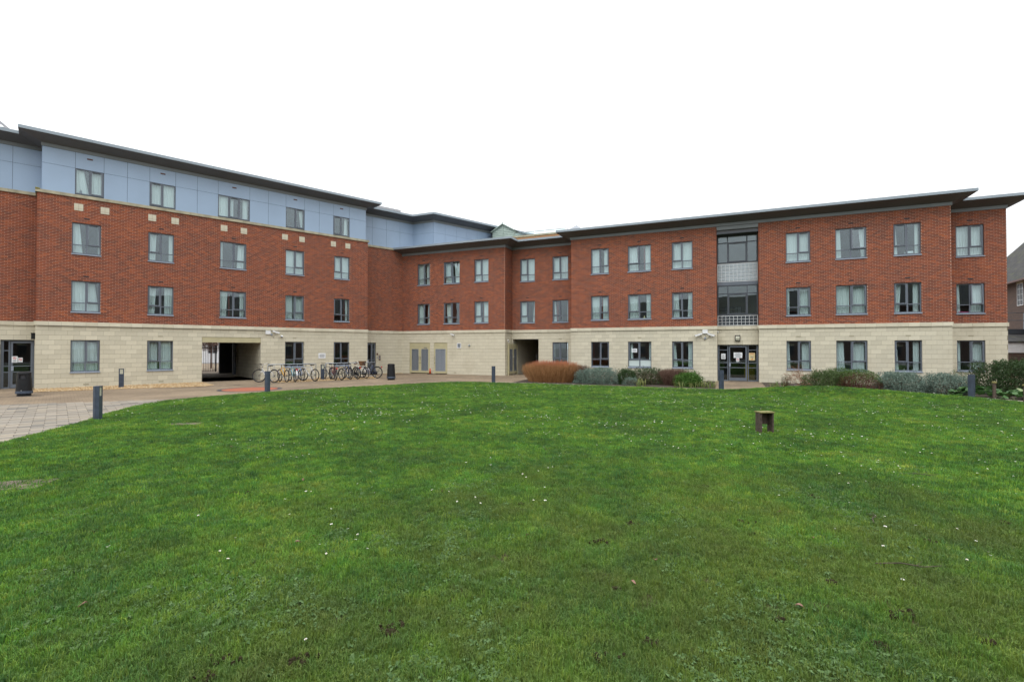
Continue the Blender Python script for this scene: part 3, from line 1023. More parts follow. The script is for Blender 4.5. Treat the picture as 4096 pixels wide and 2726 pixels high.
# top storey
PX = [-0.62, 0.56, 1.65, 2.59, 3.53, 4.68, 5.70, 6.73, 8.39, 9.43, 10.46, 11.60, 12.55, 13.49, 14.61, 15.81]
PWIN = {1: ('R', ((.02, .3, .02, .48), (.52, .97))), 4: ('L', ((.05, .46), (.52, .97))), 7: ('M', ((.02, .33), (.36, .50), (.80, .97))), 10: ('R', ((0, .06, 0, .02), (.72, .97, .86, .97))), 13: ('L', ((.74, .90, .70, .96),))}
P0, P1, P2 = 9.45, 10.75, 11.54
tb = MB()
YP = 0.10


def strip(pts, mb, z0, z1, thick, mi=0, holes=()):
    for (xa, ya), (xb, yb) in zip(pts, pts[1:]):
        fc = Face(xa, ya, math.atan2(yb - ya, xb - xa), math.hypot(xb - xa, yb - ya))
        backing(mb, fc, z0, z1, [h[1:] for h in holes if h[0] == (xa, ya)], thick, mi, mi)


# corner block of the top storey that stands behind the lower wing
E2 = 1.2
c_in = W(2, 0, E2)
def meet(y1, y2):
    """where the line y=y1 of wing 1 crosses the line y=y2 of wing 2, in wing 1 coordinates"""
    det = N1.x * N2.y - N1.y * N2.x
    a, b = D1 + y1, D2 + y2
    p = ((a * N2.y - N1.y * b) / det, (N1.x * b - a * N2.x) / det)
    return to_local(1, p)
q_in = meet(1.4, E2)
hd2 = -(A1 + A2)                     # heading of wing 2 seen in wing 1 coordinates
q_out = (q_in[0] + math.cos(hd2) * 1.90, q_in[1] + math.sin(hd2) * 1.90)
q_far = (q_out[0] + 16.0, q_out[1])
line_top = [(-11.0, 1.1), (PX[0], 1.1), (PX[0], YP), (PX[-1], YP), (PX[-1], 1.4), q_in, q_out, q_far]
holes = [((PX[0], YP), PX[i] - PX[0], PX[i + 1] - PX[0], P0 + 0.06, P1) for i in PWIN]
strip(line_top, tb, 9.29, 11.72, 0.2, 0, holes)
tb.build('top_storey_wall', M['panel_gap'], L.root)


def panel(face, s0, s1, z0, z1):
    m = MB()
    face.box(m, s0 + 0.006, s1 - 0.006, -0.006, 0.012, z0 + 0.006, z1 - 0.006)
    m.build('cladding_panel', M['panel'], L.root)


fm = Face(PX[0], YP, 0, PX[-1] - PX[0])
for i in range(len(PX) - 1):
    s0, s1 = PX[i] - PX[0], PX[i + 1] - PX[0]
    panel(fm, s0, s1, P1, P2)
    if i in PWIN:
        sd, cu = PWIN[i]
        window(L, PX[i], P0 + 0.06, PX[i + 1] - PX[i], P1 - P0 - 0.06, y=YP, sash=sd, curtains=cu, transom=False, lights=3 if sd == 'M' else 2, setback=0.02, sill=False)
        m = MB(); m.box(-0.11, 0.11, -0.012, 0.0, 0, 0.07)
        m.build('air_vent', M['leather'], L.root, loc=((PX[i] + PX[i + 1]) / 2, YP - 0.012, 11.27))
    else:
        panel(fm, s0, s1, P0, P1)
for (xa, ya), (xb, yb), n_ in (((-11.0, 1.1), (PX[0], 1.1), 10), ((PX[0], 1.1), (PX[0], YP), 1), ((PX[-1], 1.4), q_in, 4), (q_in, q_out, 2), (q_out, q_far, 15)):
    ln = math.hypot(xb - xa, yb - ya)
    fc = Face(xa, ya, math.atan2(yb - ya, xb - xa), ln)
    for i in range(n_):
        for a, b in ((P0, P1), (P1, P2)):
            panel(fc, ln * i / n_, ln * (i + 1) / n_, a, b)


def eaves(bld, line, zf0, zf1, zo0, zo1, over, closing):
    """frieze against the wall, sloping soffit, fascia and roof sheet along a wall line"""
    out = offset_line(line, over)
    fz = offset_line(line, 0.045)
    m = MB()
    for (a, b) in zip(zip(fz, line), zip(fz[1:], line[1:])):
        (fa, la), (fb, lb) = a, b
        m.face([(*fa, zf0), (*fb, zf0), (*fb, zf1), (*fa, zf1)])
        m.face([(*la, zf0), (*lb, zf0), (*fb, zf0), (*fa, zf0)])
    m.build('frieze', M['frieze'], bld.root)
    roof = MB()
    ins = offset_line(line, -0.3)
    poly = [(p[0], p[1], zo1) for p in out] + [(p[0], p[1], zo1) for p in closing]
    roof.face(poly)
    roof.build('roof', M['roof_top'], bld.root)
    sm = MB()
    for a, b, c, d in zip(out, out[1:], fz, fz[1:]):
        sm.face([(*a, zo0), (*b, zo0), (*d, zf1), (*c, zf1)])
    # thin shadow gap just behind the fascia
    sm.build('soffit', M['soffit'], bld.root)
    o2 = offset_line(out, -0.03)
    for (a, b), (c, d) in zip(zip(out, out[1:]), zip(o2, o2[1:])):
        ln = math.hypot(b[0] - a[0], b[1] - a[1])
        k = max(1, round(ln / 2.6))
        for i in range(k):
            fm_ = MB()
            t0, t1 = i / k, (i + 1) / k
            g = 0.003 / ln
            if i: t0 += g
            if i < k - 1: t1 -= g
            A = [a[0] + (b[0] - a[0]) * t0, a[1] + (b[1] - a[1]) * t0]; B = [a[0] + (b[0] - a[0]) * t1, a[1] + (b[1] - a[1]) * t1]
            C = [c[0] + (d[0] - c[0]) * t0, c[1] + (d[1] - c[1]) * t0]; D = [c[0] + (d[0] - c[0]) * t1, c[1] + (d[1] - c[1]) * t1]
            fm_.face([(*A, zo0), (*B, zo0), (*B, zo1), (*A, zo1)])
            fm_.face([(*C, zo0), (*D, zo0), (*B, zo0), (*A, zo0)])
            fm_.face([(*A, zo1 + 0.002), (*B, zo1 + 0.002), (*D, zo1 + 0.002), (*C, zo1 + 0.002)])
            fm_.build('fascia', M['fascia'], bld.root)


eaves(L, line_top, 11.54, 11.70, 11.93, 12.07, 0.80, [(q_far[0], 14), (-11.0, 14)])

# passage under the wing: side walls, ceiling, cream beam over its mouth
PD = 11.0
pw = MB()
pf = Face(arch[1], 0, R(90), PD); pf.n = (-1, 0)
pz = Building.__new__(Building)
st = MB()
def pfn(s0, s1, za, zb, whole):
    st.box(arch[1] - 0.0, arch[1] + 0.007, s0, s1, za, zb, uv=(random.random(), 0.35 + 0.3 * random.random()), skip='r')
lay(pf, 0, 2.6, [(0, 0.27, -1, 9), (6.0, 12.0, -1, 9)], 0.45, 0.2308, 0.008, 0.006, 9, pfn)
st.build('passage_stonework', M['stone'], L.root)['kind'] = 'stuff'
pw.box(arch[1] + 0.007, arch[1] + 0.2, 0.28, 6.0, 0, 2.75, 0); pw.box(arch[1] + 0.2, arch[1] + 3.0, 5.8, 6.0, 0, 2.75, 2); pw.box(arch[1] + 3.0, arch[1] + 3.2, 5.8, PD, 0, 2.75, 2); pw.box(arch[1], arch[1] + 3.0, PD - .6, PD - .4, 0, 2.75, 2); pw.box(arch[1] + .2, arch[1] + 3.0, 6.0, PD, 2.62, 2.8, 2)  # side recess past the downpipe is added; dark wall colour stands for its shade
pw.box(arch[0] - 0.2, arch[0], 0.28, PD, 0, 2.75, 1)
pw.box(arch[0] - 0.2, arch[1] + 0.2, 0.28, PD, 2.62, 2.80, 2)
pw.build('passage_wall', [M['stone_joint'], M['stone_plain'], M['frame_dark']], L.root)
m = MB(); m.box(arch[0] + 0.004, arch[1] - 0.004, 0.02, 0.28, 2.235, 2.535)
m.build('beam', M['cream'], L.root)
m = MB(); m.tube([(arch[1] - 0.12, 5.6, 0.12), (arch[1] - 0.12, 5.6, 2.55)], 0.11, 10)
m.build('downpipe', M['frame'], L.root)
for yy in (2.4, 4.8, 8.6):
    m = MB(); m.lathe([(0.02, 2.62), (0.10, 2.60), (0.11, 2.52), (0.06, 2.46)], 12, c=(8.3, yy)); m.build('ceiling_lamp', M['white'], L.root)

# rooms behind the windows
def rooms(bld, x0, x1, y0, floors, depth, skip=None):
    for z in floors:
        m = MB(); m.box(x0, x1, y0 + 0.30, y0 + depth, z - 0.12, z)
        m.build('floor_slab', M['slab'], bld.root)
    m = MB()
    for a, b in zip(floors, floors[1:]):
        if skip and a == floors[0]:
            m.box(x0, skip[0] - 0.21, y0 + depth - 0.1, y0 + depth, a, b - 0.12)
            m.box(skip[1] + 0.21, x1, y0 + depth - 0.1, y0 + depth, a, b - 0.12)
        else:
            m.box(x0, x1, y0 + depth - 0.1, y0 + depth, a, b - 0.12)
    xs = x0 + 2.0
    m.build('room_wall', M['room'], bld.root)


rooms(L, lx0 + 0.3, lx1 - 0.3, 0.0, [0.0, 3.0, 5.95, 8.95, 11.72], 4.2, (arch[0], arch[1]))
for f, za in enumerate((0.0, 3.0, 5.95, 8.95)):
    for xp in (-0.45, 2.5, 5.76, 9.26, 12.55, 15.6):
        m = MB(); m.box(xp - 0.05, xp + 0.05, 0.31, 4.08, za + 0.002, za + (2.80 if f < 3 else 2.7))
        m.build('partition', M['room'], L.root)
# plain rear of the wing
m = MB()
m.box(-11.0, arch[0] - 0.21, PD, PD + 0.3, 0, 11.7); m.box(arch[1] + 0.21, 34.0, PD, PD + 0.3, 0, 11.7); m.box(arch[0] - 0.21, arch[1] + 0.21, PD, PD + 0.3, 2.75, 11.7)
m.build('rear_wall', M['reveal'], L.root)

# entrance in the left recess
def glazed_door(bld, x, y, parts, w, h, name='entrance_door'):
    """parts: list of (x0, x1, kind) from left to right; kind door or side"""
    fr = MB(); b = 0.055
    fr.box(0, w, y, y + 0.08, h - 0.05, h); fr.box(0, b, y, y + 0.08, 0, h - 0.05); fr.box(w - b, w, y, y + 0.08, 0, h - 0.05)
    root = fr.build(name, M['frame'], bld.root, loc=(x, 0, 0))
    rails = (0.02, 0.86, 1.14, 1.86 if h > 2.0 else 1.7)
    for a, c, kind in parts:
        m = MB()
        if kind == 'door':
            m.box(a, a + 0.075, y - 0.015, y + 0.05, 0.02, h - 0.07); m.box(c - 0.075, c, y - 0.015, y + 0.05, 0.02, h - 0.07)
            zs = [(0.02, 0.20), (0.76, 0.80), (1.04, 1.08), (h - 0.15, h - 0.07)]
            for z0, z1 in zs:
                m.box(a + 0.075, c - 0.075, y - 0.015, y + 0.05, z0, z1)
            m.build('door_leaf', M['frame'], root)
            for z0, z1 in ((0.20, 0.76), (0.80, 1.04), (1.08, h - 0.15)):
                g = MB(); g.box(a + 0.075, c - 0.075, y + 0.02, y + 0.028, z0, z1); g.build('pane', M['glass_door'], root)
            hm = MB(); hm.box(a + 0.02, a + 0.105, y - 0.045, y - 0.016, 0.84, 1.06); hm.build('push_plate', M['sill'], root)
        else:
            m.box(a, a + 0.05, y, y + 0.06, 0.0, h - 0.05); m.box(c - 0.05, c, y, y + 0.06, 0.0, h - 0.05)
            for z0, z1 in ((0, 0.07), (0.76, 0.80), (1.04, 1.08), (1.78, 1.82)):
                m.box(a + 0.05, c - 0.05, y, y + 0.06, z0, z1)
            m.build('side_frame', M['frame'], root)
            for z0, z1 in ((0.07, 0.76), (0.80, 1.04), (1.08, 1.78), (1.82, h - 0.05)):
                g = MB(); g.box(a + 0.05, c - 0.05, y + 0.02, y + 0.028, z0, z1); g.build('pane', M['glass_door'], root)
    return root


glazed_door(L, -1.98, 1.12, [(0.06, 0.32, 'side'), (0.34, 1.10, 'door')], 1.15, 2.306)
glazed_door(L, 16.53, 1.42, [(0.055, 0.42, 'door'), (0.43, 0.64, 'side')], 0.69, 2.306)
for xa, xb, yy in ((-3.2, -0.9, 3.4), (15.9, 18.2, 3.8)):
    m = MB(); m.box(xa, xb, yy, yy + 0.1, 0, 2.9); m.box(xa, xb, 1.6, yy, 2.8, 2.9); m.box(xa, xa + 0.1, 1.6, yy, 0, 2.8); m.box(xb - 0.1, xb, 1.6, yy, 0, 2.8)
    m.build('lobby_wall', M['room'], L.root)

# ------------------------------------------------------------------ right wing: three storeys, stepped front
Q = Building('brick_residence_wing', 2, 'three storey stepped red brick wing with glazed stair bay and stone ground floor')
YA, YB, YC, YD_ = 0.27, 1.47, 0.0, 1.77
xa0, xa1, xb1, xc1, xd1 = -23.12, -14.41, -9.57, 9.82, 12.55
QZ = [(0.6924, 1.6156), (3.64, 1.575), (6.565, 1.65)]
bay = (-0.82, 1.34)
ZT = 8.93
RA_ = [(-21.68, 1.10, 'R'), (-19.38, 1.35, 'L'), (-16.83, 1.13, 'L')]
RB_ = [(-13.79, 1.13, 'L'), (-11.36, 1.14, 'L')]
RC_ = [(-8.24, 1.15, 'R'), (-5.91, 1.40, 'L'), (-3.30, 1.17, 'L'), (2.69, 1.16, 'R'), (5.00, 1.37, 'R'), (7.51, 1.12, 'L')]
RD_ = [(10.56, 1.12, 'R')]
Qc = {
    ('A', 2): (((0, .5), (.6, .97)), ((.06, .50), (.58, .70, .66, .98), (.8, .98)), FULL), ('A', 1): (((.02, .5), (.72, .97)), ((.08, .46, .16, .5), (.90, .98)), ((.03, .46), (.60, .97))),
    ('B', 2): (FULL, FULL), ('B', 1): (((.04, .44), (.88, .98, .8, .98)), ((.06, .14, .06, .2), (.90, .98, .86, .98))), ('B', 0): ((), ((.03, .10),)),
    ('C', 2): (((.03, .42), (.70, .96)), ((.05, .36, .05, .44), (.74, .98)), FULL, FULL, ((.02, .18, .02, .22), (.78, .95, .86, .95)), ((.04, .12, .04, .20), (.82, .96))),
    ('C', 1): (((.02, .47), (.64, .98)), ((.04, .47), (.78, .98)), ((.05, .30, .05, .36), (.78, .97, .74, .97)), ((.0, .15), (.56, .95)), ((.02, .46), (.54, .97)), ((.04, .30, .04, .24), (.74, .95))),
    ('C', 0): (((.94, .99),), ((.08, .19), (.88, .98)), ((.05, .14, .05, .26), (.76, .97)), ((.02, .12, .02, .18), (.64, .95)), ((.01, .26, .01, .30), (.54, .93)), ((.05, .11, .05, .19), (.72, .95))),
    ('D', 2): (FULL,), ('D', 1): (((.02, .16, .02, .2), (.54, .97)),), ('D', 0): (((.02, .18, .02, .19), (.62, .94)),)}
segs = {'A': (xa0, xa1, YA, RA_), 'B': (xa1, xb1, YB, RB_), 'C': (xb1, xc1, YC, RC_), 'D': (xc1, xd1, YD_, RD_)}
extra_b = {'C': [(bay[0] - xb1, bay[1] - xb1, 3.0, 9.5)]}
door2 = (-22.39, -20.55); door1 = (-20.21, -19.05)
extra_s = {'A': [(door2[0] - xa0, door2[1] - xa0, 0, 2.308), (door1[0] - xa0, door1[1] - xa0, 0, 2.308)], 'B': [(0.05, 2.02, 0, 2.5388)], 'C': [(bay[0] - xb1, bay[1] - xb1, -1, 9)]}
for key, (x0, x1, y, wins) in segs.items():
    fc = Face(x0, y, 0, x1 - x0)
    ob = [(x - x0, x - x0 + w, z0, z0 + h) for (x, w, s) in wins for (z0, h) in QZ[1:]] + extra_b.get(key, [])
    os_ = ([] if key == 'A' else [(x - x0, x - x0 + w, QZ[0][0], QZ[0][0] + QZ[0][1]) for i, (x, w, s) in enumerate(wins) if not (key == 'B' and i == 0)]) + extra_s.get(key, [])
    if key == 'C':      # the string course stops at the stair bay
        fa = Face(x0, y, 0, bay[0] - x0); fb = Face(bay[1], y, 0, x1 - bay[1])
        oa = [o for o in os_ if o[0] < bay[0] - x0 - 0.1]; ob2 = [(a - (bay[1] - x0), b - (bay[1] - x0), c, d) for a, b, c, d in os_ if a > bay[1] - x0]
        Q.stone_face(fa, 0, 3.19, oa, 12.0); Q.stone_face(fb, 0, 3.19, ob2, 13.0)
        Q.brick_face(fa, 3.19, ZT, [o for o in ob if o[1] < bay[0] - x0 + 0.01], 12.0)
        Q.brick_face(fb, 3.19, ZT, [(a - (bay[1] - x0), b - (bay[1] - x0), c, d) for a, b, c, d in ob if a > bay[1] - x0], 12.0)
    else:
        Q.stone_face(fc, 0, 3.19, os_, 11.0 + ord(key)); Q.brick_face(fc, 3.19, ZT, ob, 11.0 + ord(key))
for (x, ya, yb, hd) in ((xa1, YA, YB, 90), (xb1, YB, YC, -90), (xc1, YC, YD_, 90), (bay[0], YC, 0.6, 90), (bay[1], 0.6, YC, -90), (xd1, YD_, 9.0, 90)):
    fc = Face(x, ya, R(hd), abs(yb - ya))
    Q.stone_face(fc, 0, 3.19, [], 20 + x)
    Q.brick_face(fc, 3.19, ZT, [], 20 + x)
# stone over the stair entrance
fbay = Face(bay[0], 0.6, 0, bay[1] - bay[0])
Q.stone_face(fbay, 2.11, 3.19, [], 31)
Q.finish()
for key, (x0, x1, y, wins) in segs.items():
    for f in (0, 1, 2):
        if (key, f) not in Qc:
            continue
        for i, (x, w, s) in enumerate(wins):
            if key == 'B' and f == 0 and i == 0:
                continue
            z0, h = QZ[f]
            op = {('C', 2, 1): 0.06, ('C', 2, 4): 0.10, ('D', 1, 0): 0.05}.get((key, f, i), 0.0)
            rd = {('A', 1, 0): ((.60, .69),), ('A', 1, 1): ((.80, .88),), ('A', 1, 2): ((.50, .60),), ('B', 1, 0): (), ('B', 1, 1): ((.18, .30),), ('C', 1, 0): ((.52, .62),), ('C', 2, 1): ((.66, .74),), ('C', 0, 0): ((.06, .11),), ('C', 1, 4): ((.46, .52),)}.get((key, f, i), ())
            window(Q, x, z0, w, h, y=y, sash=s, curtains=Qc[(key, f)][i], opened=op, red=rd, frosted=(key, f, i) == ('C', 0, 1))
            if not (f == 0 and (key, i) in (('C', 0), ('C', 2))):
                air_brick(Q, x + w * 0.5, z0 + h + 0.20, y=y, mat='vent_dark' if f else 'cap')
for x, y in ((-18.4, YA),):
    air_brick(Q, x, 0.1, y=y, mat='cap')
line_q = [(xa0 - 0.35, YA), (xa1, YA), (xa1, YB), (xb1, YB), (xb1, YC), (xc1, YC), (xc1, YD_), (xd1, YD_), (xd1, 9.0)]
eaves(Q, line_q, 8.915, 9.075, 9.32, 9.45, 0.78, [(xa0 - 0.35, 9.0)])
rooms(Q, xa0 + 0.3, xa1, YA, [0.0, 3.0, 5.98, 9.0], 4.4)
rooms(Q, xa1, xb1, YB, [3.0, 5.98, 9.0], 4.0)
rooms(Q, xb1 + 0.3, bay[0] - 0.3, YC, [0.0, 3.0, 5.98, 9.0], 4.4)
rooms(Q, bay[1] + 0.3, xc1 - 0.3, YC, [0.0, 3.0, 5.98, 9.0], 4.4)
rooms(Q, xc1, xd1 - 0.3, YD_, [0.0, 3.0, 5.98, 9.0], 4.0)
for za in (0.0, 3.0, 5.98):
    for xp, y in ((-22.7, YA), (-20.0, YA), (-17.4, YA), (-15.0, YA), (-12.0, YB), (-9.9, YB), (-9.2, YC), (-6.5, YC), (-3.9, YC), (-1.2, YC), (1.7, YC), (4.4, YC), (6.9, YC), (9.2, YC), (10.3, YD_), (12.1, YD_)):
        if za == 0.0 and xp == -12.0:
            continue
        m = MB(); m.box(xp - 0.05, xp + 0.05, y + 0.31, y + 4.0, za + 0.002, za + 2.80)
        m.build('partition', M['room'], Q.root)
m = MB(); m.box(xa0, -14.5, 9.0, 9.3, 0, 9.4); m.box(-12.3, xd1, 9.0, 9.3, 0, 9.4); m.box(-14.5, -12.3, 9.0, 9.3, 2.5, 9.4)
m.build('rear_wall', M['reveal'], Q.root)

# stair bay: glazed storeys between glass-block panels
def bay_window(z0, z1, zt):
    fr = MB(); y = 0.52
    X0, X1 = bay[0] + 0.02, bay[1] - 0.02
    fr.box(X0, X0 + 0.06, y, y + 0.08, z0, z1); fr.box(X1 - 0.06, X1, y, y + 0.08, z0, z1)
    fr.box(X0 + 0.06, X1 - 0.06, y, y + 0.08, z0, z0 + 0.06); fr.box(X0 + 0.06, X1 - 0.06, y, y + 0.08, z1 - 0.06, z1)
    cells = [(X0 + 0.06, -0.275), (-0.215, 0.745), (0.805, X1 - 0.06)]
    for a in (-0.275, 0.745):
        fr.box(a, a + 0.06, y, y + 0.08, z0 + 0.06, z1 - 0.06)
    for a, b in cells:
        fr.box(a, b, y, y + 0.08, zt - 0.025, zt + 0.025)
    win = fr.build('stair_window', M['frame_dark'], Q.root)
    for i, (a, b) in enumerate(cells):
        for c, d in ((z0 + 0.06, zt - 0.025), (zt + 0.025, z1 - 0.06)):
            g = MB(); g.box(a, b, y + 0.03, y + 0.038, c, d); g.build('pane', M['glass'], win)
    s = MB(); a, b = cells[1]; q = 0.05
    s.box(a, a + q, y - 0.02, y + 0.02, z0 + 0.06, zt - 0.03); s.box(b - q, b, y - 0.02, y + 0.02, z0 + 0.06, zt - 0.03)
    s.box(a + q, b - q, y - 0.02, y + 0.02, z0 + 0.06, z0 + 0.06 + q); s.box(a + q, b - q, y - 0.02, y + 0.02, zt - 0.03 - q, zt - 0.03)
    s.build('sash', M['frame_dark'], win)
    v = MB(); v.box(a + 0.28, b - 0.28, y - 0.035, y - 0.021, zt - 0.06, zt - 0.035); v.build('trickle_vent', M['vent_dark'], win)


def block_panel(z0, z1, nx, nz, mat, joint):
    y = 0.53
    X0, X1 = bay[0] + 0.05, bay[1] - 0.05
    m = MB(); m.box(X0 - 0.03, X1 + 0.03, y + 0.012, y + 0.09, z0 - 0.03, z1 + 0.03)
    p = m.build('glass_block_panel', joint, Q.root)
    sx, sz = (X1 - X0) / nx, (z1 - z0) / nz
    b = MB()
    g = 0.011
    b.face([(g, 0.012, g), (sx - g, 0.012, g), (sx - g - 0.02, -0.006, g + 0.02), (g + 0.02, -0.006, g + 0.02)])
    b.face([(sx - g, 0.012, g), (sx - g, 0.012, sz - g), (sx - g - 0.02, -0.006, sz - g - 0.02), (sx - g - 0.02, -0.006, g + 0.02)])
    b.face([(sx - g, 0.012, sz - g), (g, 0.012, sz - g), (g + 0.02, -0.006, sz - g - 0.02), (sx - g - 0.02, -0.006, sz - g - 0.02)])
    b.face([(g, 0.012, sz - g), (g, 0.012, g), (g + 0.02, -0.006, g + 0.02), (g + 0.02, -0.006, sz - g - 0.02)])
    b.face([(g + 0.02, -0.006, g + 0.02), (sx - g - 0.02, -0.006, g + 0.02), (sx - g - 0.02, -0.006, sz - g - 0.02), (g + 0.02, -0.006, sz - g - 0.02)])
    me = b.mesh('glass_block', mat)
    for i in range(nx):
        for j in range(nz):
            put('glass_block', me, p, (X0 + i * sx, y, z0 + j * sz))


block_panel(3.24, 3.77, 10, 3, M['gblock_dark'], M['gjoint'])
bay_window(3.82, 5.55, 5.07)
m = MB(); m.box(bay[0] + 0.02, bay[1] - 0.02, 0.50, 0.60, 5.555, 5.745); m.build('spandrel_band', M['frame'], Q.root)
block_panel(5.79, 6.79, 10, 5, M['gblock'], M['gjoint'])
bay_window(6.84, 8.46, 8.03)
m = MB(); m.box(bay[0] + 0.002, bay[1] - 0.002, 0.02, 0.64, 8.465, 8.56); m.build('bay_soffit', M['frame_dark'], Q.root)
m = MB(); m.box(bay[0] + 0.002, bay[1] - 0.002, -0.005, 0.10, 8.70, 8.90); m.build('bay_lintel', M['frieze'], Q.root)
m = MB(); m.box(bay[0] + 0.002, bay[1] - 0.002, 0.10, 0.66, 8.565, 8.94); m.build('bay_head', M['soffit'], Q.root)
glazed_door(Q, bay[0] + 0.005, 0.72, [(0.05, 0.57, 'side'), (0.60, 1.56, 'door'), (1.60, 2.10, 'side')], 2.15, 2.108)
m = MB()
m.box(bay[0] - 0.25, bay[1] + 0.25, 4.6, 4.7, 0, 9.0); m.box(bay[0] - 0.3, bay[0] - 0.2, 0.9, 4.6, 0, 9.0); m.box(bay[1] + 0.2, bay[1] + 0.3, 0.9, 4.6, 0, 9.0)
m.box(bay[0] - 0.2, bay[1] + 0.2, 0.9, 4.6, 2.75, 2.9); m.box(bay[0] - 0.2, bay[1] + 0.2, 2.0, 4.6, 5.75, 5.9); m.box(bay[0] - 0.2, bay[1] + 0.2, 0.9, 4.6, 8.6, 8.7)
m.build('stair_hall_wall', M['stone_plain'], Q.root)
m = MB()
for i in range(10):
    m.box(bay[0] + 0.05, bay[0] + 1.0, 2.0 + i * 0.25, 2.27 + i * 0.25, 2.95 + i * 0.17, 3.0 + i * 0.17)
m.build('stair_flight', M['slab'], Q.root)
m = MB()   # back stair window seen through the glass
for i in range(5):
    m.box(-0.45 + i * 0.24, -0.43 + i * 0.24, 4.56, 4.59, 3.9, 4.6)
for i in range(4):
    m.box(-0.45, 0.53, 4.55, 4.595, 3.9 + i * 0.23, 3.92 + i * 0.23)
m.build('inner_window_grid', M['frame_dark'], Q.root)
m = MB(); m.box(-0.44, 0.52, 4.592, 4.60, 3.9, 4.6); m.build('inner_window_pane', M['white'], Q.root)


# cream louvred doors
def louvre_leaf(root, x0, x1, y, z0, z1, along=1, handle_side=1, kick=0.30):
    m = MB(); s = 0.12
    m.box(x0, x0 + s, y - 0.02, y + 0.03, z0, z1); m.box(x1 - s, x1, y - 0.02, y + 0.03, z0, z1)
    m.box(x0 + s, x1 - s, y - 0.02, y + 0.03, z0, z0 + 0.16); m.box(x0 + s, x1 - s, y - 0.02, y + 0.03, z1 - 0.18, z1)
    leaf = m.build('door_leaf', M['cream'], root)
    m = MB(); m.box(x0 + s, x1 - s, y + 0.024, y + 0.03, z0 + 0.16, z1 - 0.18); m.build('louvre_backing', M['louvre_dark'], root)
    m = MB(); a, b, c, d = x0 + s, x1 - s, z0 + 0.16, z1 - 0.18
    m.box(a, a + 0.025, y - 0.03, y - 0.021, c, d); m.box(b - 0.025, b, y - 0.03, y - 0.021, c, d); m.box(a, b, y - 0.03, y - 0.021, d - 0.025, d - 0.001); m.box(a, b, y - 0.03, y - 0.021, c + 0.001, c + 0.025)
    m.build('louvre_frame', M['louvre'], root)
    n = 28
    sl = MB(); wd = b - a - 0.05
    sl.face([(0, -0.022, 0.0), (wd, -0.022, 0.0), (wd, 0.018, 0.045), (0, 0.018, 0.045)])
    sl.face([(0, -0.022, -0.006), (wd, -0.022, -0.006), (wd, -0.022, 0.0), (0, -0.022, 0.0)])
    me = sl.mesh('slat', M['louvre'])
    for i in range(n):
        put('slat', me, root, (a + 0.025, y, c + 0.03 + (d - c - 0.08) * i / (n - 1)))
    hx = x1 - 0.06 if handle_side > 0 else x0 + 0.06
    m = MB(); m.tube([(hx, y - 0.02, 1.0), (hx, y - 0.06, 1.02), (hx, y - 0.06, 1.28), (hx, y - 0.02, 1.30)], 0.011, 6); m.build('handle', M['chrome'], root)
    m = MB(); m.box(hx - 0.02, hx + 0.02, y - 0.026, y - 0.02, 0.78, 0.84); m.build('lock', M['vent_dark'], root)
    return leaf


def louvre_door(x0, x1, y, leaves, ajar=0.0):
    m = MB(); t = 0.06
    m.box(0, t, y - 0.01, y + 0.09, 0, 2.306); m.box(x1 - x0 - t, x1 - x0, y - 0.01, y + 0.09, 0, 2.306); m.box(t, x1 - x0 - t, y - 0.01, y + 0.09, 2.03, 2.306)
    r = m.build('louvre_door', M['cream'], Q.root, loc=(x0, 0, 0))
    w = x1 - x0
    if leaves == 2:
        louvre_leaf(r, t + 0.004, w / 2 - 0.003, y + 0.02, 0.06, 2.025, handle_side=1)
        louvre_leaf(r, w / 2 + 0.003, w - t - 0.004, y + 0.02, 0.06, 2.025, handle_side=-1)
    else:
        louvre_leaf(r, t + 0.004, w - t - 0.004, y + 0.02, 0.06, 2.025, handle_side=-1)
    return r


louvre_door(door2[0], door2[1], YA + 0.04, 2)
dj = louvre_door(door1[0], door1[1], YA + 0.04, 1)
# the single leaf stands ajar, hinged on its right
w1 = door1[1] - door1[0]
for ch in list(dj.children):
    H = Vector((w1 - 0.065, YA + 0.06, 0))
    ch.matrix_basis = Matrix.Translation(H) @ Matrix.Rotation(R(9), 4, 'Z') @ Matrix.Translation(-H) @ Matrix.Translation(ch.location)
# louvred pair on the side wall by the small passage
m = MB(); m.box(xa1 + 0.0, xa1 + 0.01, YB + 0.30, YB + 5.0, 0.0, 2.6, 1); m.box(-12.39, -12.2, YB + 0.29, YB + 6.0, 0, 2.6, 1); m.box(xa1 - 0.1, xa1 - 0.001, YB + 0.29, YB + 6.0, 0, 2.6, 1); m.box(xa1, -12.2, YB + 0.29, YB + 6.0, 2.5, 2.6, 0)
m.box(xa1 + 0.002, -12.4, YB + 5.9, YB + 6.0, 0, 2.5, 0)
m.build('passage_wall', [M['frame_dark'], M['stone_plain']], Q.root)
m = MB(); m.box(-0.05, 0.0, -0.01, 0.09, 0, 2.2); m.box(1.45, 1.5, -0.01, 0.09, 0, 2.2); m.box(0, 1.45, -0.01, 0.09, 2.03, 2.2)
sd = m.build('louvre_door', M['cream'], Q.root, loc=(xa1 + 0.11, YA + 0.42, 0.0))
sd.rotation_euler = (0, 0, R(90))
louvre_leaf(sd, 0.004, 0.722, 0.02, 0.12, 2.02, handle_side=1); louvre_leaf(sd, 0.728, 1.446, 0.02, 0.12, 2.02, handle_side=-1)

# =================================================================== GROUND
g = MB(); g.face([(-500, -500, -0.03), (500, -500, -0.03), (500, 700, -0.03), (-500, 700, -0.03)])
tag(g.build('ground', M['asphalt']), kind='structure')
pv = MB()
pv.face([(-60, 2, 0), (60, 2, 0), (60, 60, 0), (-60, 60, 0)])
paving = tag(pv.build('paving', M['paving']), kind='structure')

